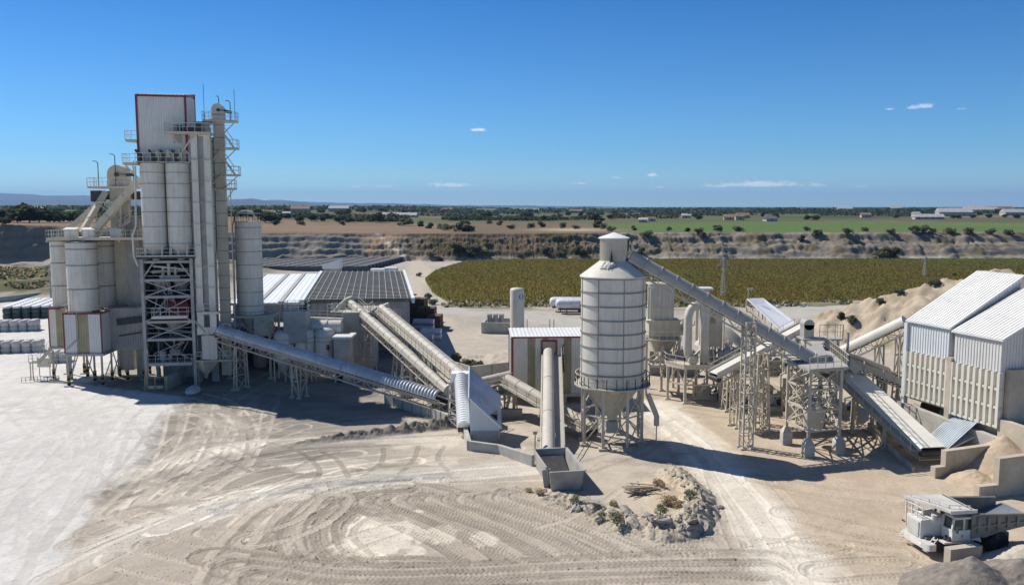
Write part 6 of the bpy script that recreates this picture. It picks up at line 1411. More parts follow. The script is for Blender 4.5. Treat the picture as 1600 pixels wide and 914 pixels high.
for z in np.arange(zd + 1, zt + 1, 1.6): m.bx(-.54, -.54, z, .54, .54, z + .08)
m.build('shaft', 'white', SK, local=True); z = at(1100, 453, Y).z; MB().bx(-.55, -.5, z - .6, .55, .5, z).build('louvre', 'steel_grey', SK, local=True); MB().prism([(-.85, -.8), (.85, -.8), (.85, .8), (-.85, .8)], z, z + .2).build('cap', 'roof_white', SK, local=True)
x = at(1108, 520, Y + 2).x - b.x; w_ = at(1128, 520, Y + 2).x - b.x - x; zb_ = at(1110, 542, Y + 2).z; zt_ = at(1110, 482, Y + 2).z
FB = thing('filter_box', 'cream panelled filter box between the stack and the white canopy', 'filter', (b.x + x, Y + 2, 0))
m = MB(); m.bx(0, 0, zb_, w_, 3, zt_); 
for k in range(3): m.bx(w_ * k / 2 - .05, -.06, zb_, w_ * k / 2 + .05, 0, zt_)
m.bx(-.05, -.08, zb_ + 2, w_ + .05, 3.05, zb_ + 2.12); m.build('casing', 'cream', FB, local=True); MB().bx(.25, -.05, zb_ + 3.0, .8, -.004, zb_ + 4.3).build('hatch', 'khaki', FB, local=True)
for q in ((.1, .1), (w_ - .1, .1), (.1, 2.9), (w_ - .1, 2.9)): MB().bx(q[0] - .1, q[1] - .1, zd, q[0] + .1, q[1] + .1, zb_).build('leg', 'cream', FB, local=True)
m = MB(); m.rail([(-.1, 0, zt_), (w_, 0, zt_), (w_, 3, zt_)], 1, 1, .05); m.build('handrail', 'cream', FB, local=True)
# machinery under and on the deck
def clutter(label, name, u, v, Y, sc, seed, z0=None, n=9, key='cream'):
    rr = random.Random(seed); p = at(u, v, Y); z0 = p.z if z0 is None else z0; t = thing(name, label, name.replace('_', ' '), (p.x, Y, z0), R(rr.uniform(-15, 15)))
    m = MB(); m.bx(-sc, -sc * .5, 0, sc, sc * .5, sc * .35); m.bx(-sc * .7, -sc * .45, sc * .36, sc * .3, sc * .4, sc * 1.05); m.build('body', key, t, local=True)
    m = MB(); m.tube((sc * .1, -sc * .55, sc * .9), (sc * .1, sc * .5, sc * .9), sc * .42, 16); m.build('drum', 'steel_grey', t, local=True)
    m = MB(); m.tube((sc * .75, -sc * .4, sc * .65), (sc * 1.1, -sc * .4, sc * .65), sc * .2, 10); m.build('motor', 'dark', t, local=True)
    for k in range(n):
        x, y = rr.uniform(-1.1, 1.1) * sc, rr.uniform(-.7, .5) * sc; m = MB(); z = rr.uniform(.6, 1.8) * sc
        if k % 3 == 0: m.pipe([(x, y, 0), (x, y, z), (x + rr.uniform(-.6, .6) * sc, y, z + .15 * sc)], .08 * sc, 7)
        elif k % 3 == 1: m.bar((x, y, 0), (x + rr.uniform(-.7, .7) * sc, y, z), .12 * sc)
        else: m.pipe([(x, y, z * .6), (x + .4 * sc, y, z * .7), (x + .5 * sc, y, z)], .12 * sc, 8)
        m.build('pipe', 'white' if k % 2 else key, t, local=True)
clutter('screen machine with pipes at the middle of the machine deck', 'screening_machine', 1135, 560, 106, 1.5, 3, zd, key='steel_grey')
clutter('crusher with drum on the right part of the machine deck', 'crusher', 1168, 560, 107, 1.6, 5, zd, 12)
clutter('pump group behind the deck railing beside the loop duct', 'pump_group', 1112, 562, 108, 1.1, 8, zd)
clutter('dusty crusher standing beneath the machine deck near its left legs', 'crusher', 1100, 625, 107, 1.5, 11, 0, 12)
clutter('feed machine under the middle of the machine deck', 'feeder', 1140, 625, 107, 1.5, 12, 0, 10, 'steel')
clutter('mill drum on the ground behind the two lattice towers', 'mill', 1195, 628, 101, 1.8, 13, 0, 12, 'steel')
clutter('pale pump set under the upper pulley platform', 'pump_group', 1245, 640, 97, 1.5, 14, 0, 10)
clutter('vibrating screen behind the railed inclined conveyor', 'screening_machine', 1205, 560, 101, 1.7, 15, 4.5, 12, 'steel_grey')
clutter('gear box with pipes at the left end of the machine deck', 'gear_unit', 1068, 563, 110, .9, 21, zd)
clutter('pale fan set between the bag-filter tower and the loop duct', 'fan_set', 1063, 520, 114, 1.3, 22, zd + 2.5, 10, 'white')
clutter('pipe cluster under the short white flat canopy', 'pipe_cluster', 1148, 530, 109, 1.4, 23, zd, 14, 'white')
clutter('screen unit hanging below the longest conveyor near its foot', 'screening_machine', 1232, 590, 97, 1.4, 24, 3.5, 12, 'steel')
clutter('sunlit pump set behind the tall slim lattice tower', 'pump_group', 1158, 612, 103, 1.2, 25, 0, 12, 'steel')
clutter('dusty feeder at the right end behind the stand', 'feeder', 1310, 610, 99, 1.3, 16, 0, 8, 'steel')
t = thing('steel_structure', 'open steel frame with cross beams behind the lattice towers', 'frame', (at(1190, 620, 100).x, 100, 0)); m = MB()
for x in (-3.4, 0, 3.6, 7): 
    for y in (0, 4): m.bar((x, y, 0), (x, y, 6.3), .2)
for z in (2.0, 4.4, 6.3):
    for y in (0, 4): m.bar((-3.6, y, z), (7.2, y, z), .18)
    for x in (-3.4, 0, 3.6, 7): m.bar((x, 0, z), (x, 4, z), .14)
for x in (-3.4, 0, 3.6): m.bar((x, 0, 2), (x + 3.5, 0, 4.4), .1); m.bar((x + 3.5, 0, 4.4), (x, 0, 6.3), .1)
m.build('frame', 'cream', t, local=True); m = MB(); m.bx(-3.6, .1, 4.45, 7.2, 4, 4.55); m.build('deck', 'steel', t, local=True)
MB().rail([(-3.6, 0, 4.5), (7.2, 0, 4.5)], 1.1, 1, .06).build('handrail', 'white', t, local=True)
m = MB(); m.bar((5.8, -1.0, .1), (8.4, -1, 2.6), 1.0, .2); m.build('stair', 'steel', t, local=True)
# ---- white canopy roofs behind
a, b_, c_, d_ = at(1167, 468, 108), at(1192, 467, 112), at(1246, 508, 103), at(1226, 523, 99)
t = thing('canopy', 'long white sloping canopy roof over the far belt behind the lattice towers', 'canopy', (a.x, a.y, 0))
m = MB(); n = V3((0, 0, .14)); m.hexa([d_, c_, b_, a, d_ + n, c_ + n, b_ + n, a + n]); m.build('roof', 'roof_white', t)
for p in (a, b_, c_, d_): MB().bar((p.x, p.y, 0), p - V3((0, 0, .02)), .2).build('post', 'cream', t)
m = MB(); m.bar(a - V3((0, 0, .9)), d_ - V3((0, 0, .9)), .16, .3); m.bar(a - V3((-.3, -.5, 1.6)), d_ - V3((-.3, -.5, 1.6)), 1.0, .4)
for f in np.linspace(0, 1, 7): m.bar(a.lerp(d_, f), a.lerp(d_, f) - V3((0, 0, 1.7)), .1)
m.build('side_beam', 'steel', t)
a, b_, c_, d_ = at(1126, 486, 111), at(1132, 478, 116), at(1175, 502, 112), at(1162, 506, 107)
t = thing('canopy', 'short white flat canopy roof behind the cream filter box', 'canopy', (a.x, a.y, 0)); m = MB(); m.hexa([a, d_, c_, b_, a + n, d_ + n, c_ + n, b_ + n]); m.build('roof', 'roof_white', t)
for p in (a, b_, c_, d_): MB().bar((p.x, p.y, 0), p - V3((0, 0, .02)), .18).build('post', 'cream', t)
p = at(1150, 490, 140); m = MB(); m.lathe((p.x, 150, 0), [(5, -.5), (3.4, 1.6), (1.8, 3.0), (.3, 3.7), (0, 3.75)], 20); tag(m.build('sand_pile', 'sand_pale'), 'rounded pale sand cone behind the white canopies', 'pile')
p = at(1169, 470, 108.2); m = MB(); m.bar(p, p + V3((0, 0, 1.5)), .08); m.bx(p.x - .1, p.y - .1, p.z + 1.4, p.x + .6, p.y + .1, p.z + 1.65); tag(m.build('lamp', 'steel'), 'small lamp on the upper end of the long white canopy', 'lamp')
# ---- pale sheds on ribbed concrete walls
Yc = 90.0; C0 = at(1421, 500, Yc); SR = R(15.4)
SH = thing('shed', 'left pale blue shed with rising ribbed roof on cream ribbed wall panels', 'building', (C0.x, Yc, 0), SR)
def shed(t, L0, L1, D, zb, ze, rise, key, zp0, rib0, roof_over=.3):
    # local: eave wall on x=0 plane facing -x, running from y=-L0 to y=-L1 ; roof climbs along +x
    m = MB(); m.use('steel_grey').prism([(.06, -L1 + .06), (D, -L1 + .06), (D, -L0), (.06, -L0)], zb, [ze - .05, ze + rise - .05, ze + rise - .05, ze - .05])
    m.corr((0, -L0, zb), (0, -(L1 - L0), 0), (0, 0, ze - zb), .36, .06, (-1, 0, 0), (), key)
    m.use(key); n_ = round(D / .36)
    for i in range(n_):
        xa, xb2 = D * i / n_, D * (i + .55) / n_; xc = D * (i + 1) / n_
        for x0, x1, o in ((xa, xb2, 0), (xb2, xc, .06)): m.hexa([(x0, -L1 - o, zb), (x1, -L1 - o, zb), (x1, -L1 + .05, zb), (x0, -L1 + .05, zb)] + [(x0, -L1 - o, ze + rise * x0 / D), (x1, -L1 - o, ze + rise * x1 / D), (x1, -L1 + .05, ze + rise * x1 / D), (x0, -L1 + .05, ze + rise * x0 / D)])
    m.build('wall', None, t, local=True)
    sl_ = rise / D; m = MB(); m.use('roof_pale').prism([(-roof_over, -L1 - .3), (D + .3, -L1 - .3), (D + .3, -L0 + .25), (-roof_over, -L0 + .25)], [ze - sl_ * roof_over, ze + rise + sl_ * .3] + [ze + rise + sl_ * .3, ze - sl_ * roof_over], [ze - sl_ * roof_over + .1, ze + rise + sl_ * .3 + .1, ze + rise + sl_ * .3 + .1, ze - sl_ * roof_over + .1])
    m.corr((-roof_over, -L0 + .25, ze - sl_ * roof_over + .12), (0, -(L1 - L0) - .55, 0), (D + .3 + roof_over, 0, rise + sl_ * (.3 + roof_over)), .42, .06, (0, 0, 1)); m.build('roof', None, t, local=True)
    # ribbed precast panels under the sheet
    m = MB(); m.bx(.1, -L1, zp0, .5, -L0, zb - .01); k = 8; ln = L1 - L0
    for i in range(k + 1):
        y = -L0 - ln * i / k; m.bx(-.28, y - .16, zp0, .1, y + .16, zb - .02)
    for z in (zp0, zp0 + (zb - zp0) * .34, zp0 + (zb - zp0) * .67): m.bx(-.2, -L1 - .16, z, .1, -L0 + .16, z + .24)
    m.build('ribbed_panel', 'clad_cream', t, local=True)
zE = C0.z; zB = at(1421, 547, Yc).z; zP = at(1421, 617, Yc).z
shed(SH, 0, 5.8, 8.6, zB, zE, 4.9, 'clad_blue', zP, 0)
m = MB(); m.bx(-.3, -.05, -.2, .2, .4, zE - .3); m.build('corner_column', 'clad_blue', SH, local=True)
m = MB(); m.bx(.55, -5.8, zP - .4, 8.4, .5, zB - .02); m.build('bunker_wall', 'concrete_tan', SH, local=True)
S2 = thing('shed', 'right whiter shed with lower roof, shaded end wall facing the camera', 'building', (C0.x, Yc, 0), SR)
shed(S2, 6.5, 12.3, 9.5, zB - .1, zE - .25, 4.6, 'clad', zP - .5, 0)
m = MB(); m.bx(.55, -12.2, 3.0, 9.5, -6.2, zB - .15); m.build('bunker_wall', 'concrete_tan', S2, local=True)
m = MB(); m.bx(-.3, -6.45, 2.0, .8, -5.85, zB + .3); m.build('dividing_pier', 'concrete_tan', S2, local=True)
BW = thing('retaining_wall', 'long pale concrete retaining wall below the sheds', 'wall', (C0.x, Yc, 0), SR)
m = MB(); m.prism([(-.6, -14), (.05, -14), (.05, 5.0), (-.6, 5.0)], -.3, [3.0, 3.0, zP - .6, zP - .6]); m.build('wall', 'concrete', BW, local=True)
RB = thing('block_wall', 'high tan concrete wall right of the lean-to roof below the right shed', 'wall', (C0.x, Yc, 0), SR)
m = MB(); m.prism([(-.1, -20.5), (.5, -20.5), (.5, -12.4), (-.1, -12.4)], -.3, [4.6, 4.6, 4.8, 4.8]); m.build('wall', 'concrete_tan', RB, local=True)
m = MB(); m.prism([(.51, -12.9), (9.5, -12.9), (9.5, -12.35), (.51, -12.35)], 0, zB + .2); m.build('shaded_wing', 'concrete_tan', RB, local=True)
m = MB(); m.bx(.6, -20, 2.8, 9, -13, 3.6); m.build('fill', 'sand', RB, local=True)
for k in range(9):
    x = 1.2 + .75 * k; t_ = MB(); t_.bar((x, -19.5, 3.85), (x + .2, -13.2, 4.3), .45, .3); tag(t_.build('roof_beam', 'concrete_tan', RB, local=True), None, None)
m = MB(); m.rail([(2.6, -12.6, zB + .2), (9.2, -12.6, zB + .2)], 1.0, 1.0, .08); m.build('handrail', 'steel', RB, local=True)
# ---- lean-to and bunker walls
P4 = [at(1442, 689, 83.0), at(1480, 703, 79.2), at(1545, 671, 80.2), at(1496, 641, 84.2)]
LT = thing('lean_to', 'blue-grey ribbed lean-to roof over the bunker at the foot of the wide belt', 'canopy', (P4[0].x, P4[0].y, 0))
m = MB(); m.hexa([p - V3((0, 0, .1)) for p in P4] + P4); m.corr(P4[0] + V3((0, 0, .01)), P4[1] - P4[0], P4[3] - P4[0], .3, .06, (P4[1] - P4[0]).cross(P4[3] - P4[0])); m.build('roof', 'roof_blue', LT)
for p in (P4[0], P4[1]): MB().bar((p.x + .1, p.y + .15, 0), p + V3((.1, .15, -.12)), .2).build('post', 'steel', LT)
def wall_seg(name, label, a, b, h0, h1, th, key='concrete_tan', z0=-.3):
    m = MB(); d = V3((b[0] - a[0], b[1] - a[1], 0)).normalized(); nn = V3((-d.y, d.x, 0)) * th / 2; a3, b3 = V3((*a, 0)), V3((*b, 0))
    m.prism([tuple((a3 - nn)[:2]), tuple((b3 - nn)[:2]), tuple((b3 + nn)[:2]), tuple((a3 + nn)[:2])], z0, [h0, h1, h1, h0]); return tag(m.build(name, key), label, 'wall')
A0 = gd(1457, 746)[:2]; bd = (math.cos(SR), math.sin(SR))
T_ = thing('bunker_wall', 'stepped tan bunker wall between the lean-to roof and the sand heap', 'wall', (A0[0], A0[1], 0), SR)
m = MB(); m.prism([(0, -.3), (1.1, -.3), (1.1, .3), (0, .3)], -.3, 1.05); m.build('low_step', 'concrete_tan', T_, local=True); m = MB(); m.prism([(1.102, -.3), (6.6, -.3), (6.6, .3), (1.102, .3)], -.3, [2.5, 2.7, 2.7, 2.5]); m.build('high_step', 'concrete_tan', T_, local=True)
A1 = gd(1525, 778)[:2]
T2 = thing('bunker_wall', 'stepped tan bunker wall right of the sand heap, its face in shade', 'wall', (A1[0], A1[1], 0), SR)
m = MB(); m.prism([(0, -.3), (2.0, -.3), (2.0, .3), (0, .3)], -.3, 1.1); m.build('low_step', 'concrete_tan', T2, local=True); m = MB(); m.prism([(2.002, -.3), (9, -.3), (9, .3), (2.002, .3)], -.3, [3.4, 3.6, 3.6, 3.4]); m.build('high_step', 'concrete_tan', T2, local=True)
# ---- heaps of sand and gravel (real relief)
def heap_obj(name, label, cx, cy, lx, ly, fn, key, n=90, nz=.35, seed=1):
    xs = np.linspace(-lx, lx, n); ys = np.linspace(-ly, ly, n); X, Y = np.meshgrid(xs, ys); Z = fn(X, Y)
    nn = (fbm(X * .8 + seed * 9, Y * .8, 5, seed) - .5) * nz + (1 - np.abs(fbm(X * 2.2, Y * 2.2 + seed, 3, seed + 4) * 2 - 1) - .6) * nz * .35
    Z = np.where(Z > -.3, Z + nn * np.clip(Z + .35, 0, 1), Z); Z = np.maximum(Z, -.35)
    o = grid_mesh(name, X + cx, Y + cy, Z, None, M[key]); return tag(o, label, 'heap')
def cone(X, Y, x, y, h, s): return h - np.hypot(X - x, Y - y) * s
p = gd(1510, 752); heap_obj('sand_pile', 'orange-tan sand heap slumped out of the bunker behind the truck', p.x + 1.5, p.y + .5, 7, 5, lambda X, Y: np.maximum(np.maximum(cone(X, Y, 3.2, 2.0, 3.6, .72), cone(X, Y, -1.0, -.8, 1.3, .5)), cone(X, Y, 1.6, -1.4, 1.4, .55)), 'sand', seed=3)
p = gd(1450, 928); heap_obj('gravel_pile', 'dark grey gravel heap in the bottom right corner', p.x + 3.2, p.y + .2, 10, 4.4, lambda X, Y: np.maximum(cone(X, Y * 1.1, -.3, .2, 2.3, .55), cone(X, Y * 1.05, 3.2, .5, 2.2, .5)), 'gravel', seed=5, n=150, nz=.4)
p = gd(1560, 882); heap_obj('sand_pile', 'pale sand bank in front of the dump truck wheels', p.x + 2.2, p.y - .4, 7.5, 2.6, lambda X, Y: np.minimum(np.maximum(cone(X * .55, Y, .2, 0, 1.9, .7), cone(X * .5, Y, 2.0, 0, 2.1, .7)), 1.9), 'sand_pale', seed=7, n=110)
A2 = gd(1479, 884)[:2]; wall_seg('block_wall', 'short tan concrete block end in front of the truck wheel', A2, (A2[0] + 2.6, A2[1] + .7), 1.3, 1.3, .6)
# ================================================================== truck, timber, rocks, plants, trees, far buildings, haze
N0 = gd(1454, 863, .55); TA = R(9); TS = .86; fw = V3((-math.cos(TA), -math.sin(TA), 0)); lf = V3((-fw.y, fw.x, 0))
o0 = N0 - lf * 1.95 * TS; TRZ = math.atan2(fw.y, fw.x)
TK = thing('dump_truck', 'dusty white rigid dump truck with ribbed tray and cab-top canopy', 'truck', (o0.x, o0.y, 0), TRZ)
def tk(name, key, f, par=None): m = MB(); f(m); return m.build(name, key, par or TK, local=True)
tk('chassis', 'tray', lambda m: (m.bx(-8.2, -.75, .8, -.4, .75, 1.4), m.bx(-3.2, -1.5, .9, -2.9, 1.5, 1.3)))
tk('bumper', 'truck', lambda m: m.prism([(0, -1.8), (.12, -1.6), (.12, 1.6), (0, 1.8), (-.6, 1.8), (-.6, -1.8)], .65, 1.2))
hd = tk('hood', 'truck', lambda m: (m.prism([(-.12, -1.5), (-.12, .35), (-2.4, .5), (-2.4, -1.6)], 1.2, [2.75, 2.75, 3.0, 3.0]), m.bx(-2.0, -1.9, 1.2, -.5, -1.52, 1.75)))
def grille(m):
    m.use('steel_grey').bx(-.12, -1.35, 1.3, -.06, .2, 2.6)
    for k in range(11): m.use('truck').bx(-.06, -1.35, 1.33 + k * .118, -.02, .2, 1.38 + k * .118)
m = MB(); grille(m); m.build('grille', None, TK, local=True)
def cabf(m):
    m.hexa([(-1.9, .55, 1.45), (-1.9, 1.9, 1.45), (-4.0, 1.9, 1.45), (-4.0, .55, 1.45), (-1.95, .55, 2.35), (-1.95, 1.9, 2.35), (-4.0, 1.9, 2.35), (-4.0, .55, 2.35)][::1])
    m.bx(-4.0, .55, 3.28, -2.15, 1.9, 3.45)
    for x, y in ((-2.08, .6), (-2.08, 1.82), (-3.0, 1.83), (-3.95, .6), (-3.9, 1.83)):
        m.bar((x + (.12 if x > -2.5 else 0), y, 2.3), (x, y, 3.3), .14)
    m.hexa([(-4.02, 1.2, 1.45), (-4.02, 1.88, 1.45), (-4.7, 1.88, 1.2), (-4.7, 1.2, 1.2), (-4.02, 1.2, 3.4), (-4.02, 1.88, 3.4), (-4.35, 1.88, 2.2), (-4.35, 1.2, 2.2)])
cb = tk('cab', 'truck', cabf)
gl = MB(); gl.bx(-3.9, .64, 2.3, -2.15, 1.78, 3.28); gl.build('window', 'glass', cb, local=True)
MB().bx(-2.9, 1.905, 1.75, -2.8, 1.915, 1.98).build('emblem', 'red', cb, local=True)
MB().bx(-3.02, 1.9, 1.5, -2.98, 1.92, 2.3).build('door', 'truck', cb, local=True)
m = MB(); m.bar((-2.2, 2.0, 2.4), (-2.0, 2.25, 2.6), .05); m.bx(-2.1, 2.15, 2.3, -2.02, 2.4, 2.75); m.build('mirror', 'dark', cb, local=True)
for y in (-1.62, 1.62): 
    m = MB(); m.prism([(-3.6, y - .35), (-1.2, y - .35), (-1.2, y + .35), (-3.6, y + .35)], 1.9 if y < 0 else 1.28, 2.0 if y < 0 else 1.42); m.build('fender', 'truck', TK, local=True)
def wheel(x, y, w):
    m = MB(); m.lathe((0, 0, 0), [(.55, -w / 2), (.88, -w / 2), (.95, -w / 2 + .08), (.95, w / 2 - .08), (.88, w / 2), (.55, w / 2)], 28)
    for k in range(28):
        a = 2 * math.pi * k / 28; m.bar((.95 * math.cos(a), .95 * math.sin(a), -w / 2 + .05), (.95 * math.cos(a + .1), .95 * math.sin(a + .1), w / 2 - .05), .06)
    h = MB(); h.lathe((0, 0, 0), [(.1, -w / 2 + .02), (.56, -w / 2 + .02), (.56, w / 2 - .06), (.3, w / 2 - .14), (.12, w / 2 - .02)], 24)
    for b in (m, h): b.v = [(x + p[0], y + (p[2] if y > 0 else -p[2]), .95 + p[1]) for p in b.v]
    wo = m.build('wheel', 'rubber', TK, local=True); h.build('rim', 'truck', wo, local=True)
wheel(-2.4, 1.5, .7); wheel(-2.4, -1.5, .7); wheel(-6.4, 1.2, 1.3); wheel(-6.4, -1.2, 1.3)
TWd = 2.05
def tray(m):
    t_ = .14
    m.prism([(-9.0, -TWd), (-3.6, -TWd), (-3.6, -TWd + t_), (-9.0, -TWd + t_)], [2.5, 1.6, 1.6, 2.5], [3.5, 3.75, 3.75, 3.5]); m.prism([(-9.0, TWd - t_), (-3.6, TWd - t_), (-3.6, TWd), (-9.0, TWd)], [2.5, 1.6, 1.6, 2.5], [3.5, 3.75, 3.75, 3.5])
    m.prism([(-4.9, -TWd + t_), (-4.7, -TWd + t_), (-4.7, TWd - t_), (-4.9, TWd - t_)], 1.6, 3.4); m.hexa([(-4.9, -TWd + .15, 3.4), (-4.7, -TWd + .15, 3.4), (-4.7, TWd - .15, 3.4), (-4.9, TWd - .15, 3.4), (-3.75, -TWd + .15, 4.1), (-3.6, -TWd + .15, 4.1), (-3.6, TWd - .15, 4.1), (-3.75, TWd - .15, 4.1)])
    for y, s in ((TWd, 1), (-TWd, -1)):
        for k in range(6): x = -4.2 - k * .9; m.bx(x - .14, min(y, y + s * .13), 2.1 + k * .1, x + .14, max(y, y + s * .13), 3.5)
        m.prism([(-9.05, min(y, y + s * .16)), (-3.6, min(y, y + s * .16)), (-3.6, max(y, y + s * .16)), (-9.05, max(y, y + s * .16))], [3.36, 3.6, 3.6, 3.36], [3.52, 3.78, 3.78, 3.52]); m.prism([(-9.0, min(y, y + s * .1)), (-3.7, min(y, y + s * .1)), (-3.7, max(y, y + s * .1)), (-9.0, max(y, y + s * .1))], [2.75, 2.55, 2.55, 2.75], [2.92, 2.72, 2.72, 2.92])
ty = tk('tray', 'tray', tray)
tk('tray_floor', 'tray_in', lambda m: m.hexa([(-9.6, -TWd + .15, 2.9), (-4.8, -TWd + .15, 1.55), (-4.8, TWd - .15, 1.55), (-9.6, TWd - .15, 2.9), (-9.6, -TWd + .15, 3.0), (-4.8, -TWd + .15, 1.7), (-4.8, TWd - .15, 1.7), (-9.6, TWd - .15, 3.0)]), ty)
tk('canopy', 'truck', lambda m: (m.hexa([(.15, -2.0, 4.15), (.15, 2.0, 4.15), (.15, 2.0, 4.15), (.15, -2.0, 4.15), (.15, -2.0, 4.16), (.15, 2.0, 4.16), (.15, 2.0, 4.16), (.15, -2.0, 4.16)]) if 0 else m.prism([(-4.0, -2.05), (-.1, -2.05), (-1.6, 2.05), (-4.0, 2.05)], [3.9, 4.0, 4.0, 3.9], [4.02, 4.12, 4.12, 4.02]), m.bar((-.1, -2.05, 4.03), (-1.6, 2.05, 4.03), .1, .22), m.bx(-4.0, 1.98, 3.82, -1.6, 2.1, 4.12)))
m = MB(); m.rail([(-.5, -1.7, 4.1), (-1.2, -.2, 4.1), (-1.9, 1.4, 4.08), (-3.6, 1.7, 4.05)], .28, .9, .06, mid=False); m.build('canopy_rail', 'truck', TK, local=True)
m = MB(); m.rail([(-.3, .3, 2.8), (-.2, -1.7, 2.75), (-1.4, -1.8, 2.75)], 1.0, .8, .06); m.bar((-.3, -1.85, 1.3), (-.3, -1.95, 4.0), .1); m.build('front_rail', 'truck', TK, local=True)
def ladder(y): 
    m = MB()
    for s in (-.22, .22): m.bar((.1, y + s, .5), (-.9, y + s, 1.6), .07)
    for k in range(4): m.bx(.05 - .26 * k - .1, y - .22, .55 + .29 * k, .05 - .26 * k + .1, y + .22, .6 + .29 * k)
    m.build('ladder', 'truck', TK, local=True)
ladder(1.35); ladder(-1.85)
m = MB(); m.pipe([(-4.15, 1.0, 1.6), (-4.2, .9, 2.6), (-4.4, .6, 3.2)], .09, 8); m.build('hose', 'rubber', TK, local=True)
m = MB(); m.pipe([(-2.6, -1.2, 2.9), (-2.6, -1.2, 3.7)], .11, 10); m.build('exhaust_pipe', 'rust', TK, local=True)
m = MB(); m.bx(-4.9, -.9, .7, -3.4, -1.7, 1.5); m.build('fuel_tank', 'truck', TK, local=True)
m = MB(); m.bar((-3.9, 1.95, 1.35), (-1.9, 1.95, 1.35), .12, .06); m.build('side_step', 'steel', TK, local=True)
for y in (-1.7, .75): tk('headlight', 'bag_white', lambda m: m.bx(.12, y - .16, .82, .15, y + .16, 1.02))
tk('air_cleaner', 'truck', lambda m: m.tube((-1.2, .55, 2.7), (-1.2, .55, 3.3), .24, 14)); tk('air_cleaner', 'truck', lambda m: m.tube((-1.0, -1.3, 2.95), (-1.0, -.6, 2.95), .22, 12))
tk('marker_panel', 'red', lambda m: m.bx(.0, -1.95, 1.9, .04, -1.5, 2.05))
TK.scale = (TS, TS, TS)
# ---- timber
p = gd(998, 776); TP = thing('timber_pile', 'untidy pile of weathered planks inside the rubble bank', 'timber', (p.x, p.y, ground_z(p.x, p.y)))
for k in range(22):
    a = R(rnd.gauss(-20, 22)); l = rnd.uniform(1.0, 2.4); x, y, z = rnd.gauss(0, .45), rnd.gauss(0, .35), .08 + k * .035
    d = V3((math.cos(a), math.sin(a), rnd.uniform(-.12, .12))) * l / 2; MB().bar(V3((x, y, z)) - d, V3((x, y, z)) + d, rnd.choice((.1, .16, .22)), .06).build('plank', 'wood', TP, local=True)
# ---- numpy quad clouds
def quad_cloud(name, P, S, keys, ki, parent=None, up=0.0, aspect=1.0, seed=0):
    g = np.random.default_rng(seed); n = len(P)
    d = g.normal(size=(n, 3)); d[:, 2] = d[:, 2] * (1 - up); d /= np.linalg.norm(d, axis=1, keepdims=True) + 1e-9
    a = g.normal(size=(n, 3)); 
    if up: a = a * (1 - up) + np.array([0, 0, 1.0]) * up * 2
    t = a - d * (a * d).sum(1, keepdims=True); t /= np.linalg.norm(t, axis=1, keepdims=True) + 1e-9; b = np.cross(d, t)
    S = np.asarray(S).reshape(-1, 1) * .5; t = t * S * aspect; b = b * S
    V = np.stack([P - t - b * .7, P + b * .9 - t * .3, P + t + b * .2, P - b * .8 + t * .5], 1).reshape(-1, 3).astype(np.float32)
    me = bpy.data.meshes.new(name); me.vertices.add(4 * n); me.vertices.foreach_set('co', V.reshape(-1)); me.loops.add(4 * n); me.loops.foreach_set('vertex_index', np.arange(4 * n, dtype=np.int32))
    me.polygons.add(n); me.polygons.foreach_set('loop_start', np.arange(0, 4 * n, 4, dtype=np.int32)); me.update(calc_edges=True)
    for k in keys: me.materials.append(M[k])
    me.polygons.foreach_set('material_index', np.asarray(ki, np.int32)); me.update()
    o = bpy.data.objects.new(name, me); COL.objects.link(o); WM[o.name] = Matrix()
    if parent is not None: o.parent = parent
    return o
def hit(u, v, y0=60.0):
    Y = y0
    while Y < 14000:
        q = at(u, v, Y)
        if q.z <= ground_z(q.x, q.y): break
        Y *= 1.006
    a, b = Y / 1.006, Y
    for _ in range(12):
        m_ = (a + b) / 2; q = at(u, v, m_)
        if q.z <= ground_z(q.x, q.y): b = m_
        else: a = m_
    q = at(u, v, b); q.z = ground_z(q.x, q.y); return q
def make_plant(name, label, cat, keys, h, rx, trunk, nb, nq, leaf, seed, flat=.8, group=None):
    g = np.random.default_rng(seed); t = thing(name, label, cat, (0, 0, 0), 0, group)
    c0 = trunk; bl = []
    for k in range(nb):
        a = g.uniform(0, 6.28); rr = rx * .62 * math.sqrt(g.uniform(0, 1)); z = c0 + (h - c0) * g.uniform(.12, .82); f = 1 - abs((z - c0) / (h - c0) - .4) * .7
        bl.append((rr * f * math.cos(a), rr * f * math.sin(a), z, rx * g.uniform(.32, .55)))
    bl = np.array(bl); i = g.integers(0, nb, nq); d = g.normal(size=(nq, 3)); d /= np.linalg.norm(d, axis=1, keepdims=True); r_ = bl[i, 3] * g.uniform(.35, 1.0, nq) ** .5
    P = bl[i, :3] + d * r_[:, None] * np.array([1, 1, flat]); P[:, 2] = np.maximum(P[:, 2], .05)
    ki = (g.uniform(size=nb)[i] + g.uniform(-.25, .25, nq) > .6).astype(int) if len(keys) > 1 else np.zeros(nq)
    quad_cloud('crown', P, g.uniform(.6, 1.4, nq) * leaf, keys, ki, t, seed=seed)
    if trunk > .05:
        m = MB(); m.pipe([(0, 0, -.3), (.05 * h, .02 * h, trunk * .7), (.03 * h, 0, h * .55)], [h * .035, h * .025, h * .012], 7)
        for k in range(4): q = bl[k % nb]; m.pipe([(.04 * h, .02 * h, trunk * .75), (q[0] * .6, q[1] * .6, (q[2] + trunk) / 2), tuple(q[:3])], [h * .016, h * .01, h * .004], 5)
        m.build('trunk', 'bark', t, local=True)
    return t
G1, G2, G3 = 'bushes along the quarry edge', 'trees of the farmland beyond the quarry', 'tufts on the rubble bank'
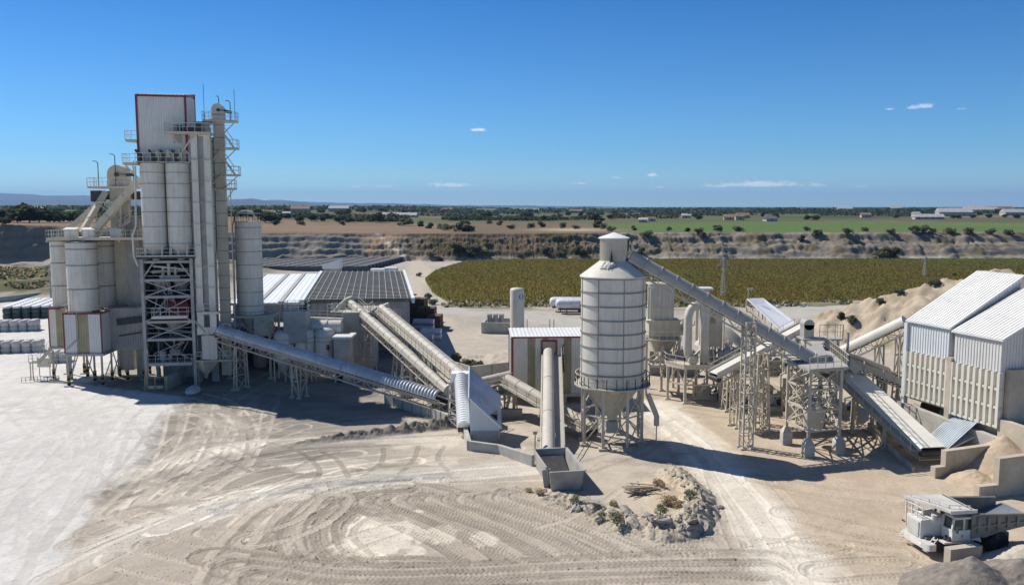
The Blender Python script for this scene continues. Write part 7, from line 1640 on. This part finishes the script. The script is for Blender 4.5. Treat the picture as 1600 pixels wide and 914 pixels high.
kinds = [
 make_plant('tree', 'dark rounded tree in the farmland belts beyond the quarry', 'tree', ['leaf_dark', 'leaf_mid'], 8, 4.6, 1.2, 11, 900, .9, 1, group=G2),
 make_plant('tree', 'mid green spreading tree in the farmland belts beyond the quarry', 'tree', ['leaf_mid', 'leaf_dark'], 6.5, 4.4, .8, 9, 800, .85, 2, group=G2),
 make_plant('tree', 'taller narrow dark tree in the farmland belts beyond the quarry', 'tree', ['leaf_dark'], 10, 3.0, 1.4, 10, 800, .8, 3, group=G2),
 make_plant('bush', 'olive scrub bush on the rim of the quarry face', 'bush', ['leaf_olive', 'leaf_grey'], 3.4, 2.6, .3, 8, 700, .55, 4, group=G1),
 make_plant('bush', 'grey-green scrub bush on the rim of the quarry face', 'bush', ['leaf_grey', 'leaf_olive'], 3.0, 2.8, .3, 9, 700, .5, 5, group=G1),
 make_plant('bush', 'dark green scrub bush on the rim of the quarry face', 'bush', ['leaf_mid', 'leaf_olive'], 3.6, 2.4, .3, 8, 700, .55, 6, group=G1)]
used = set()
def plant(k, u, v, s, asp=1.0, y0=60.0, label=None):
    q = hit(u, v, y0); loc = (q.x, q.y, q.z - .1)
    if k not in used: used.add(k); o = kinds[k]; o.location = loc; o.scale = (s * asp, s * asp, s); o.rotation_euler = (0, 0, rnd.uniform(0, 6.28))
    else: o = copy_thing(kinds[k], loc, rnd.uniform(0, 6.28), scale=(s * asp, s * asp, s))
    if label: o['label'] = label
for k, u, v, s in ((3, 1045, 361, .8), (5, 1075, 362, .9), (4, 1092, 365, 1.1), (3, 1121, 362, 1.1), (4, 1152, 362, 1.2), (5, 1253, 376, 1.2), (4, 1260, 361, .9), (3, 1277, 369, 1.3), (4, 1323, 366, 1.5), (3, 1351, 362, .7), (4, 1392, 366, 1.0), (3, 1430, 364, 1.1), (4, 1443, 364, 1.6), (3, 1457, 365, 1.1), (4, 1484, 366, 1.6), (3, 1514, 366, 1.1), (4, 1548, 367, 1.3), (3, 1576, 367, 1.0), (3, 1385, 400, 1.6), (5, 1397, 402, 1.8), (4, 1374, 402, 1.2), (4, 1010, 371, 1.2), (3, 1098, 372, 1.0), (5, 1002, 396, 1.3),
                   (5, 727, 362, 2.0), (3, 719, 362, 1.6), (4, 700, 360, 1.5), (5, 672, 357, 1.4), (4, 690, 358, 1.3), (5, 656, 354, 1.6), (3, 634, 353, 1.6), (4, 798, 358, 1.3), (3, 830, 357, 1.1), (5, 847, 355, 1.2), (3, 880, 357, 1.1), (4, 900, 358, 1.0), (5, 932, 356, 1.4), (4, 955, 362, 1.3), (3, 943, 358, 1.2), (5, 990, 360, 1.0), (5, 718, 395, 1.6), (4, 742, 393, 1.6), (3, 760, 400, 1.1), (5, 735, 402, 1.1), (3, 853, 396, 1.2), (4, 875, 400, 1.2), (5, 907, 398, 1.4), (4, 812, 402, .9), (3, 672, 402, 1.0), (5, 688, 408, .9), (4, 655, 432, .7), (3, 668, 468, .7), (4, 676, 476, .6), (3, 535, 352, 1.0), (5, 535, 347, 1.6), (3, 470, 352, .9), (5, 780, 352, 1.0), (3, 765, 350, 1.1), (5, 1100, 352, .0) ):
    if s: plant(k, u, v, s * rnd.uniform(.65, .95), rnd.uniform(.95, 1.6))
for k, u, v, s in ((3, 712, 566, .45), (4, 733, 575, .5), (3, 748, 577, .4), (5, 700, 574, .3), (4, 690, 560, .35)): plant(k, u, v, s, label={712: 'olive bush on the grey rubble behind the ribbed conveyor', 733: 'grey-green bush before the long pale yard wall', 748: 'small olive bush at the right of the rubble before the pale yard wall', 700: 'tiny dark bush left on the rubble behind the ribbed conveyor', 690: 'tiny grey bush by the side-stair conveyor'}[u])
for k, u, v, s in ((0, 28, 348, 1.5), (0, 45, 348, 2.0), (0, 60, 348, 1.7), (1, 78, 348, 1.6), (1, 92, 348, 1.5), (0, 12, 347, 1.1), (2, 2, 347, 1.2), (1, 110, 347, 1.3), (1, 130, 347, 1.4), (0, 8, 352, .8), (0, 414, 348, 1.5), (0, 424, 348, 1.3), (1, 434, 347, 1.2), (1, 467, 347, 1.1), (0, 488, 346, 1.2), (1, 430, 352, .8), (0, 590, 348, 1.5), (2, 592, 346, 1.4), (1, 545, 348, 1.1), (1, 528, 347, 1.0), (1, 505, 346, 1.0), (0, 572, 346, 1.1), (2, 930, 350, 1.5), (0, 938, 349, 1.1), (0, 953, 343, 1.1), (2, 850, 346, 1.0), (0, 740, 341, 1.0), (0, 1212, 341, 1.0), (2, 1192, 341, 1.1), (0, 1275, 345, 1.1), (0, 1262, 344, 1.0), (0, 1490, 342, .9), (0, 1497, 342, .9), (1, 1520, 341, 1.0), (0, 1545, 341, 1.0), (1, 1570, 340, .9), (0, 1588, 342, 1.0), (1, 1400, 341, .9), (2, 1076, 341, .9)):
    plant(k, u, v, s * .62, 1.35)
for q in range(150):
    v = 327.5 + 16 * rnd.random() ** 1.5; u = rnd.uniform(-20, 1620)
    if v > 337 and u > 970 and rnd.random() < .75: continue
    plant(rnd.choice((0, 0, 1, 1, 2)), u, v, rnd.uniform(.45, .95), rnd.uniform(1.2, 2.4))
# far woods, hedges and orchards that read as one mass
g = np.random.default_rng(11); Pc = []; Sc = []
for q in range(2600):
    v = 324.6 + 9.5 * g.uniform() ** 1.4; u = g.uniform(-60, 1660); z = 14.0; c = gd(u, v, z)
    if vnoise(np.array([u * .02]), np.array([v * .9]), 77)[0] < .42: continue
    z = ground_z(c.x, c.y); big = g.uniform(4, 9); ln = g.uniform(8, 60); n_ = 16
    x = c.x + g.uniform(-ln, ln, n_); y = c.y + g.normal(0, 4, n_); zz = z + g.uniform(.2, 1, n_) * big * .8
    Pc.append(np.stack([x, y, zz], 1)); Sc.append(g.uniform(.7, 1.2, n_) * big * .9)
for v, a, b in ((343.5, 690, 930), (345, 700, 870), (338, 640, 780), (341, 430, 640), (339.5, 250, 480), (337, 1000, 1180), (341.5, 960, 1060), (335, 1200, 1480), (337.5, 1280, 1500), (333, 850, 1250), (344.5, -20, 130), (342, -20, 330), (340, -20, 160), (346.2, 540, 640)):
    c0, c1 = hit(a, v), hit(b, v); n_ = int(b - a) * 5; f = g.uniform(0, 1, n_); x = c0.x + (c1.x - c0.x) * f; y = c0.y + (c1.y - c0.y) * f + g.normal(0, 3, n_); z = np.array([ground_z(i, j) for i, j in zip(x, y)]); hh = 2.6 + 2.5 * vnoise(f * (b - a) * .12, f * 0, 5)
    Pc.append(np.stack([x, y, z + g.uniform(.1, 1, n_) * hh], 1)); Sc.append(g.uniform(1.2, 2.6, n_))
P = np.concatenate(Pc); S = np.concatenate(Sc)
tag(quad_cloud('distant_woods', P, S, ['leaf_dark', 'leaf_mid'], (g.uniform(size=len(P)) > .6).astype(int), seed=12), 'far hedges, orchards and woods across the plain', 'woods', kind='stuff')
for u, v, s, k, lab in ((1405, 460, .7, 4, 'grey bush high on the spoil heap left of the shed roof'), (1375, 475, .6, 3, 'olive bush on the middle of the spoil heap'), (1460, 448, .9, 4, 'wide grey-green bush near the top of the spoil heap'), (1315, 498, .7, 5, 'dark bush at the left foot of the spoil heap'), (1330, 506, .8, 3, 'olive bush lower at the left foot of the spoil heap'), (1370, 520, .45, 5, 'small dark bush low on the spoil heap behind the tubular conveyor'), (1492, 433, .8, 5, 'dark bush on the crest of the spoil heap')): plant(k, u, v, s * .6, label=lab)
# ---- crop in the pit field
n = 300000; px_ = g.uniform(-34, 240, n); py_ = 213 + 181 * g.uniform(0, 1, n) ** .93
def inside_pts(poly, x, y):
    m_ = np.zeros(x.shape, bool)
    for i in range(len(poly)):
        (x0, y0), (x1, y1) = poly[i], poly[(i + 1) % len(poly)]
        if y0 != y1: m_ ^= ((y0 > y) != (y1 > y)) & (x < (x1 - x0) * (y - y0) / (y1 - y0) + x0)
    return m_
px_ = np.where(py_ < 300, np.round(px_ / .9) * .9 + g.normal(0, .16, n), px_)
k_ = inside_pts(FIELD, px_, py_) & (np.abs(px_) < py_ * .65); px_, py_ = px_[k_], py_[k_]
hgt = .55 + .3 * fbm(px_ * .06, py_ * .06, 3, 171); gn_ = fbm(px_ * .035, py_ * .05, 4, 173) + .35 * smooth(300, 380, py_) * smooth(70, 20, px_) * 0 + .25 * smooth(340, 380, py_) + .3 * np.exp(-((px_ + 20 - (py_ - 215) * -.08) / 7) ** 2) + .3 * smooth(110, 200, px_) * smooth(300, 360, py_)
rv = g.uniform(size=len(px_)); ki = np.where(rv < gn_ * 1.15 - .42, 2, np.where(rv > .58, 1, 0))
tag(quad_cloud('crop_field', np.stack([px_, py_, hgt * g.uniform(.35, 1.1, len(px_))], 1), g.uniform(.28, .55, len(px_)), ['crop', 'crop_brown', 'crop_green'], ki, up=.55, aspect=1.25, seed=14), 'olive-brown standing crop in the pit field', 'crop', kind='stuff')
# weeds on field edge and the left mounds
wp = []; ws = []
for q in range(5200):
    if q % 2: c = gd(g.uniform(690, 1330), g.uniform(471, 480)); x, y = c.x, c.y
    else: c = hit(float(g.uniform(-20, 90)), float(g.uniform(418, 458)), 190.0); x, y = c.x, c.y
    if fbm(np.array([x * .09]), np.array([y * .14]), 3, 181)[0] < .5: continue
    z = ground_z(x, y); wp.append((x, y, z + g.uniform(0, .5))); ws.append(g.uniform(.5, 1.3))
tag(quad_cloud('weeds', np.array(wp), ws, ['leaf_olive', 'leaf_mid', 'straw'], g.integers(0, 3, len(wp)), up=.3, seed=15), 'rough weeds along the field edge and the left mounds', 'weeds', kind='stuff')
# ---- tufts and bushes on the rubble bank
tk_ = [make_plant('bush', 'green broom bush on the rubble bank', 'bush', ['broom'], 1.15, .8, .08, 7, 520, .11, 21, group=G3),
       make_plant('bush', 'reddish dry weed clump beside the hopper box', 'bush', ['straw'], .6, .9, .0, 7, 700, .11, 22, group=G3),
       make_plant('bush', 'straw-coloured grass clump on the rubble bank', 'bush', ['straw', 'leaf_olive'], .7, .9, .0, 7, 700, .12, 23, group=G3)]
u2 = set()
for k, u, v, s, lab in ((0, 899, 790, 1.0, 'green broom bush nearest the open hopper box'), (0, 940, 812, .8, 'smaller green bush left of the middle one on the rubble bank'), (0, 964, 822, 1.25, 'widest green bush in the middle of the rubble bank'), (0, 1033, 806, 1.1, 'green bush beside the planks on the rubble bank'), (0, 1078, 782, 1.1, 'olive bush at the right shoulder of the rubble bank'), (1, 846, 772, 1.0, None), (1, 826, 768, .7, 'small dry weed clump left of the hopper box corner'), (2, 1045, 786, 1.2, 'straw grass clump on the pale soil of the rubble bank'), (2, 1062, 792, 1.0, 'straw grass clump at the right of the rubble bank'), (2, 1030, 758, 1.0, 'straw grass clump at the back of the rubble bank'), (2, 960, 790, .8, 'straw grass clump left of the plank pile')):
    q = hit(u, v, 50.0); s *= .8
    if k not in u2: u2.add(k); o = tk_[k]; o.location = q; o.scale = (s,) * 3
    else: o = copy_thing(tk_[k], q, rnd.uniform(0, 6), scale=s)
    if lab: o['label'] = lab
# ---- rocks
def rock_mesh(seed):
    g_ = random.Random(seed); m = MB(); n_ = 9
    prof = [(.15, -.3), (.9, -.25), (1.05, .05), (.85, .42), (.35, .55), (.01, .56)]
    for r_, z_ in prof:
        for j in range(n_): t = 2 * math.pi * j / n_; f = r_ * g_.uniform(.7, 1.2); m.v.append((f * math.cos(t), f * .62 * math.sin(t), z_ * g_.uniform(.7, 1.15)))
    for i in range(len(prof) - 1):
        for j in range(n_): m.f.append((i * n_ + j, i * n_ + (j + 1) % n_, (i + 1) * n_ + (j + 1) % n_, (i + 1) * n_ + j)); m.m.append(0)
    return m
rocks = [rock_mesh(s).build('rock', 'rock', smooth=False) for s in (1, 2, 3)]
for o in rocks: tag(o, 'angular grey-tan rock in the rubble bank', 'rock', 'rocks of the rubble bank')
ur = set()
for q in range(80):
    i = rnd.randrange(len(bankp) - 1); f = rnd.random(); x = bankp[i][0] * (1 - f) + bankp[i + 1][0] * f + rnd.gauss(0, .7); y = bankp[i][1] * (1 - f) + bankp[i + 1][1] * f - abs(rnd.gauss(0, .8)); k = rnd.randrange(3); o = rocks[k]
    if k in ur: o = rocks[k].copy(); COL.objects.link(o)
    ur.add(k); s = min(.95, abs(rnd.gauss(0, .28)) + .12); o.location = (x, y, ground_z(x, y) - .1 * s); o.rotation_euler = (rnd.uniform(-.5, .5), rnd.uniform(-.4, .4), rnd.uniform(0, 6.28)); o.scale = (s * 1.2, s, s * .8)
dr = [rock_mesh(7).build('debris_block', 'concrete', smooth=False), rock_mesh(8).build('debris_block', 'dark', smooth=False)]
tag(dr[0], 'pale broken block in the debris line before the crop field', 'debris', 'debris blocks along the field edge'); tag(dr[1], 'dark broken block in the debris line before the crop field', 'debris', 'debris blocks along the field edge')
for q in range(110):
    u = rnd.choice((rnd.uniform(695, 900), rnd.uniform(1215, 1262), rnd.uniform(880, 1240))); p = gd(u, 478 + rnd.gauss(0, 1.3) - (2 if u < 780 else 0)); k = int(rnd.random() < .4); o = dr[k] if q == k else dr[k].copy()
    if q != k: COL.objects.link(o)
    s = rnd.uniform(.25, .75); o.location = (p.x, p.y, ground_z(p.x, p.y)); o.rotation_euler = (0, rnd.uniform(-.4, .4), rnd.uniform(0, 6)); o.scale = (s, s, s)
# loose stones over the yard
P = []; S = []
for q in range(5200):
    c = gd(g.uniform(150, 1600), 640 + 290 * g.uniform() ** .8); P.append((c.x, c.y, 0)); 
for i in range(2600):
    f = g.uniform(0, 1) * (len(bankp) - 1); j = int(f); f -= j; x = bankp[j][0] * (1 - f) + bankp[j + 1][0] * f + g.normal(0, 1.2); y = bankp[j][1] * (1 - f) + bankp[j + 1][1] * f + g.normal(0, 1.2); P.append((x, y, 0))
m = MB()
for x, y, _ in P:
    z = ground_z(x, y); s = .02 + .05 * g.uniform() ** 3; a = g.uniform(0, 6.28); c_, s_ = math.cos(a) * s, math.sin(a) * s
    m.add([(x - c_, y - s_, z - .01), (x + s_, y - c_, z - .01), (x + c_, y + s_, z - .01), (x - s_, y + c_, z - .01), (x + s_ * .2, y + c_ * .2, z + s * 1.0)], [(0, 1, 4), (1, 2, 4), (2, 3, 4), (3, 0, 4)])
tag(m.build('loose_stones', 'rock', smooth=False), 'loose stones scattered over the yard and rubble bank', 'stones', kind='stuff')
# ---- pylons
def pylon(u, v, h, label, arms):
    p = gd(u, v); t = thing('power_pylon', label, 'pylon', (p.x, p.y, 0), R(15))
    m = MB(); w0, w1 = .62, .16; m.frame([(-w0, -w0, 0), (w0, -w0, 0), (w0, w0, 0), (-w0, w0, 0)], [(-w1, -w1, h), (w1, -w1, h), (w1, w1, h), (-w1, w1, h)], 13, .1, .06, xb=False); m.build('mast', 'steel_grey', t, local=True)
    for z, w in arms: m = MB(); m.bar((-w, 0, z), (w, 0, z), .16); m.bar((-w, 0, z), (0, 0, z + .9), .1); m.bar((w, 0, z), (0, 0, z + .9), .1); m.build('cross_arm', 'steel_grey', t, local=True)
    for z, w in arms:
        for s in (-1, 1): m = MB(); m.tube((s * w, 0, z - .9), (s * w, 0, z), .09, 6); m.build('insulator', 'steel_grey', t, local=True)
pylon(1130, 466, 11.2, 'lattice power pylon standing in the crop just behind the longest conveyor', ((9.0, 2.2), (10.2, 1.2))); pylon(1445, 433, 7.6, 'faint smaller power pylon in the crop left of the sheds', ((6.2, 1.6),))
# ---- far farm buildings
def house(u, v, w_, d_, h_, roofk, label, rise=.3, wk='wallfar'):
    q = hit(u, v, 330.0); t = thing('farm_building', label, 'building', tuple(q), R(rnd.uniform(-12, 12)))
    MB().bx(-w_ / 2, -d_ / 2, -.5, w_ / 2, d_ / 2, h_).build('wall', wk, t, local=True)
    m = MB(); o = .4; m.add([(-w_ / 2 - o, -d_ / 2 - o, h_), (w_ / 2 + o, -d_ / 2 - o, h_), (w_ / 2 + o, d_ / 2 + o, h_), (-w_ / 2 - o, d_ / 2 + o, h_), (-w_ / 2 - o, 0, h_ + d_ * rise), (w_ / 2 + o, 0, h_ + d_ * rise)], [(0, 1, 5, 4), (2, 3, 4, 5), (0, 4, 3), (1, 2, 5), (3, 2, 1, 0)]); m.build('roof', roofk, t, local=True)
    for k in range(max(1, int(w_ / 6))): x = -w_ / 2 + w_ * (k + .5) / max(1, int(w_ / 6)); MB().bx(x - .6, -d_ / 2 - .03, .8, x + .6, -d_ / 2 - .004, 2.1).build('window', 'dark', t, local=True)
for u, v, w_, d_, h_, rk, lab in ((625, 339, 62, 12, 2.6, 'roof_far', 'long low white greenhouse-like shed beyond the ploughed field'), (55, 336, 22, 12, 5, 'roof_far', 'white-roofed farm shed beyond the dark trees at far left'), (150, 337, 14, 10, 4, 'tile', 'small tiled farmhouse left of the cream silos'), (442, 339, 20, 9, 3.2, 'roof_far', 'pale low shed right of the slim ringed silo'), (470, 333, 30, 12, 6, 'tile', 'tiled building far beyond the slim ringed silo'), (530, 331, 40, 14, 6, 'roof_far', 'pale hall on the far plain left of centre'), (820, 332, 90, 20, 6, 'roof_far', 'long white industrial hall on the far plain'), (760, 333, 60, 18, 6, 'roof_grey', 'long grey-roofed hall left of the far white hall'), (700, 331, 40, 14, 6, 'tile', 'tiled building on the far plain in mid view'), (900, 333, 40, 14, 5, 'tile', 'tiled farm block behind the big ringed silo'), (1005, 347.5, 11, 7, 3, 'roof_far', 'small white hut at the near edge of the green field'), (1018, 346, 10, 7, 3, 'roof_grey', 'grey-roofed hut next to the small white hut'), (1072, 341, 14, 8, 3.6, 'roof_far', 'white-roofed shed behind the green field'), (1140, 344, 16, 9, 3.8, 'tile', 'orange farmhouse behind the green field, left one'), (1155, 344, 12, 8, 4.6, 'tile', 'taller orange farmhouse behind the green field, right one'), (1203, 346, 16, 9, 3.2, 'roof_grey', 'grey shed at the far edge of the green field'), (1160, 341, 20, 10, 4, 'tile', 'tiled barn farther behind the two orange farmhouses'), (1352, 340, 16, 9, 4.4, 'tile', 'tiled farmhouse among the trees above the quarry at right'), (1431, 340, 12, 8, 6, 'roof_far', 'white house above the pale sheds'), (1450, 343, 40, 11, 3.2, 'roof_far', 'long low pale shed above the pale sheds'), (1490, 338, 60, 20, 7, 'roof_far', 'large white factory hall near the far town'), (1535, 334, 70, 20, 9, 'wallfar', 'block of flats at the edge of the far town'), (1515, 331, 40, 16, 12, 'wallfar', 'tall pale block in the far town'), (1560, 332, 90, 24, 9, 'tile', 'row of tiled houses in the far town'), (1585, 337, 50, 18, 6, 'roof_far', 'white hall at the right edge before the far town'), (1400, 329, 60, 20, 10, 'wallfar', 'pale apartment blocks far off above the sheds'), (1320, 330, 60, 20, 8, 'roof_far', 'pale warehouse far off right of the lattice pylon'), (1250, 330.5, 50, 18, 7, 'tile', 'tiled village buildings far off over the green field')):
    house(u, v, w_ * .62, d_ * .8, h_ * .72, rk, lab)
# ---- haze
hz_ = bpy.data.materials.new('haze'); hz_.use_nodes = True; hn = hz_.node_tree; hn.nodes.remove(hn.nodes['Principled BSDF'])
pv = hn.nodes.new('ShaderNodeVolumePrincipled'); pv.inputs['Density'].default_value = HAZE; pv.inputs['Color'].default_value = (.32, .58, 1.0, 1); pv.inputs['Anisotropy'].default_value = .1
hn.links.new(pv.outputs[0], hn.nodes['Material Output'].inputs['Volume']); M['haze'] = hz_
tag(MB().bx(-15500, -400, -12, 15500, 23500, 420).build('haze', 'haze', smooth=False), None, None, kind='stuff')
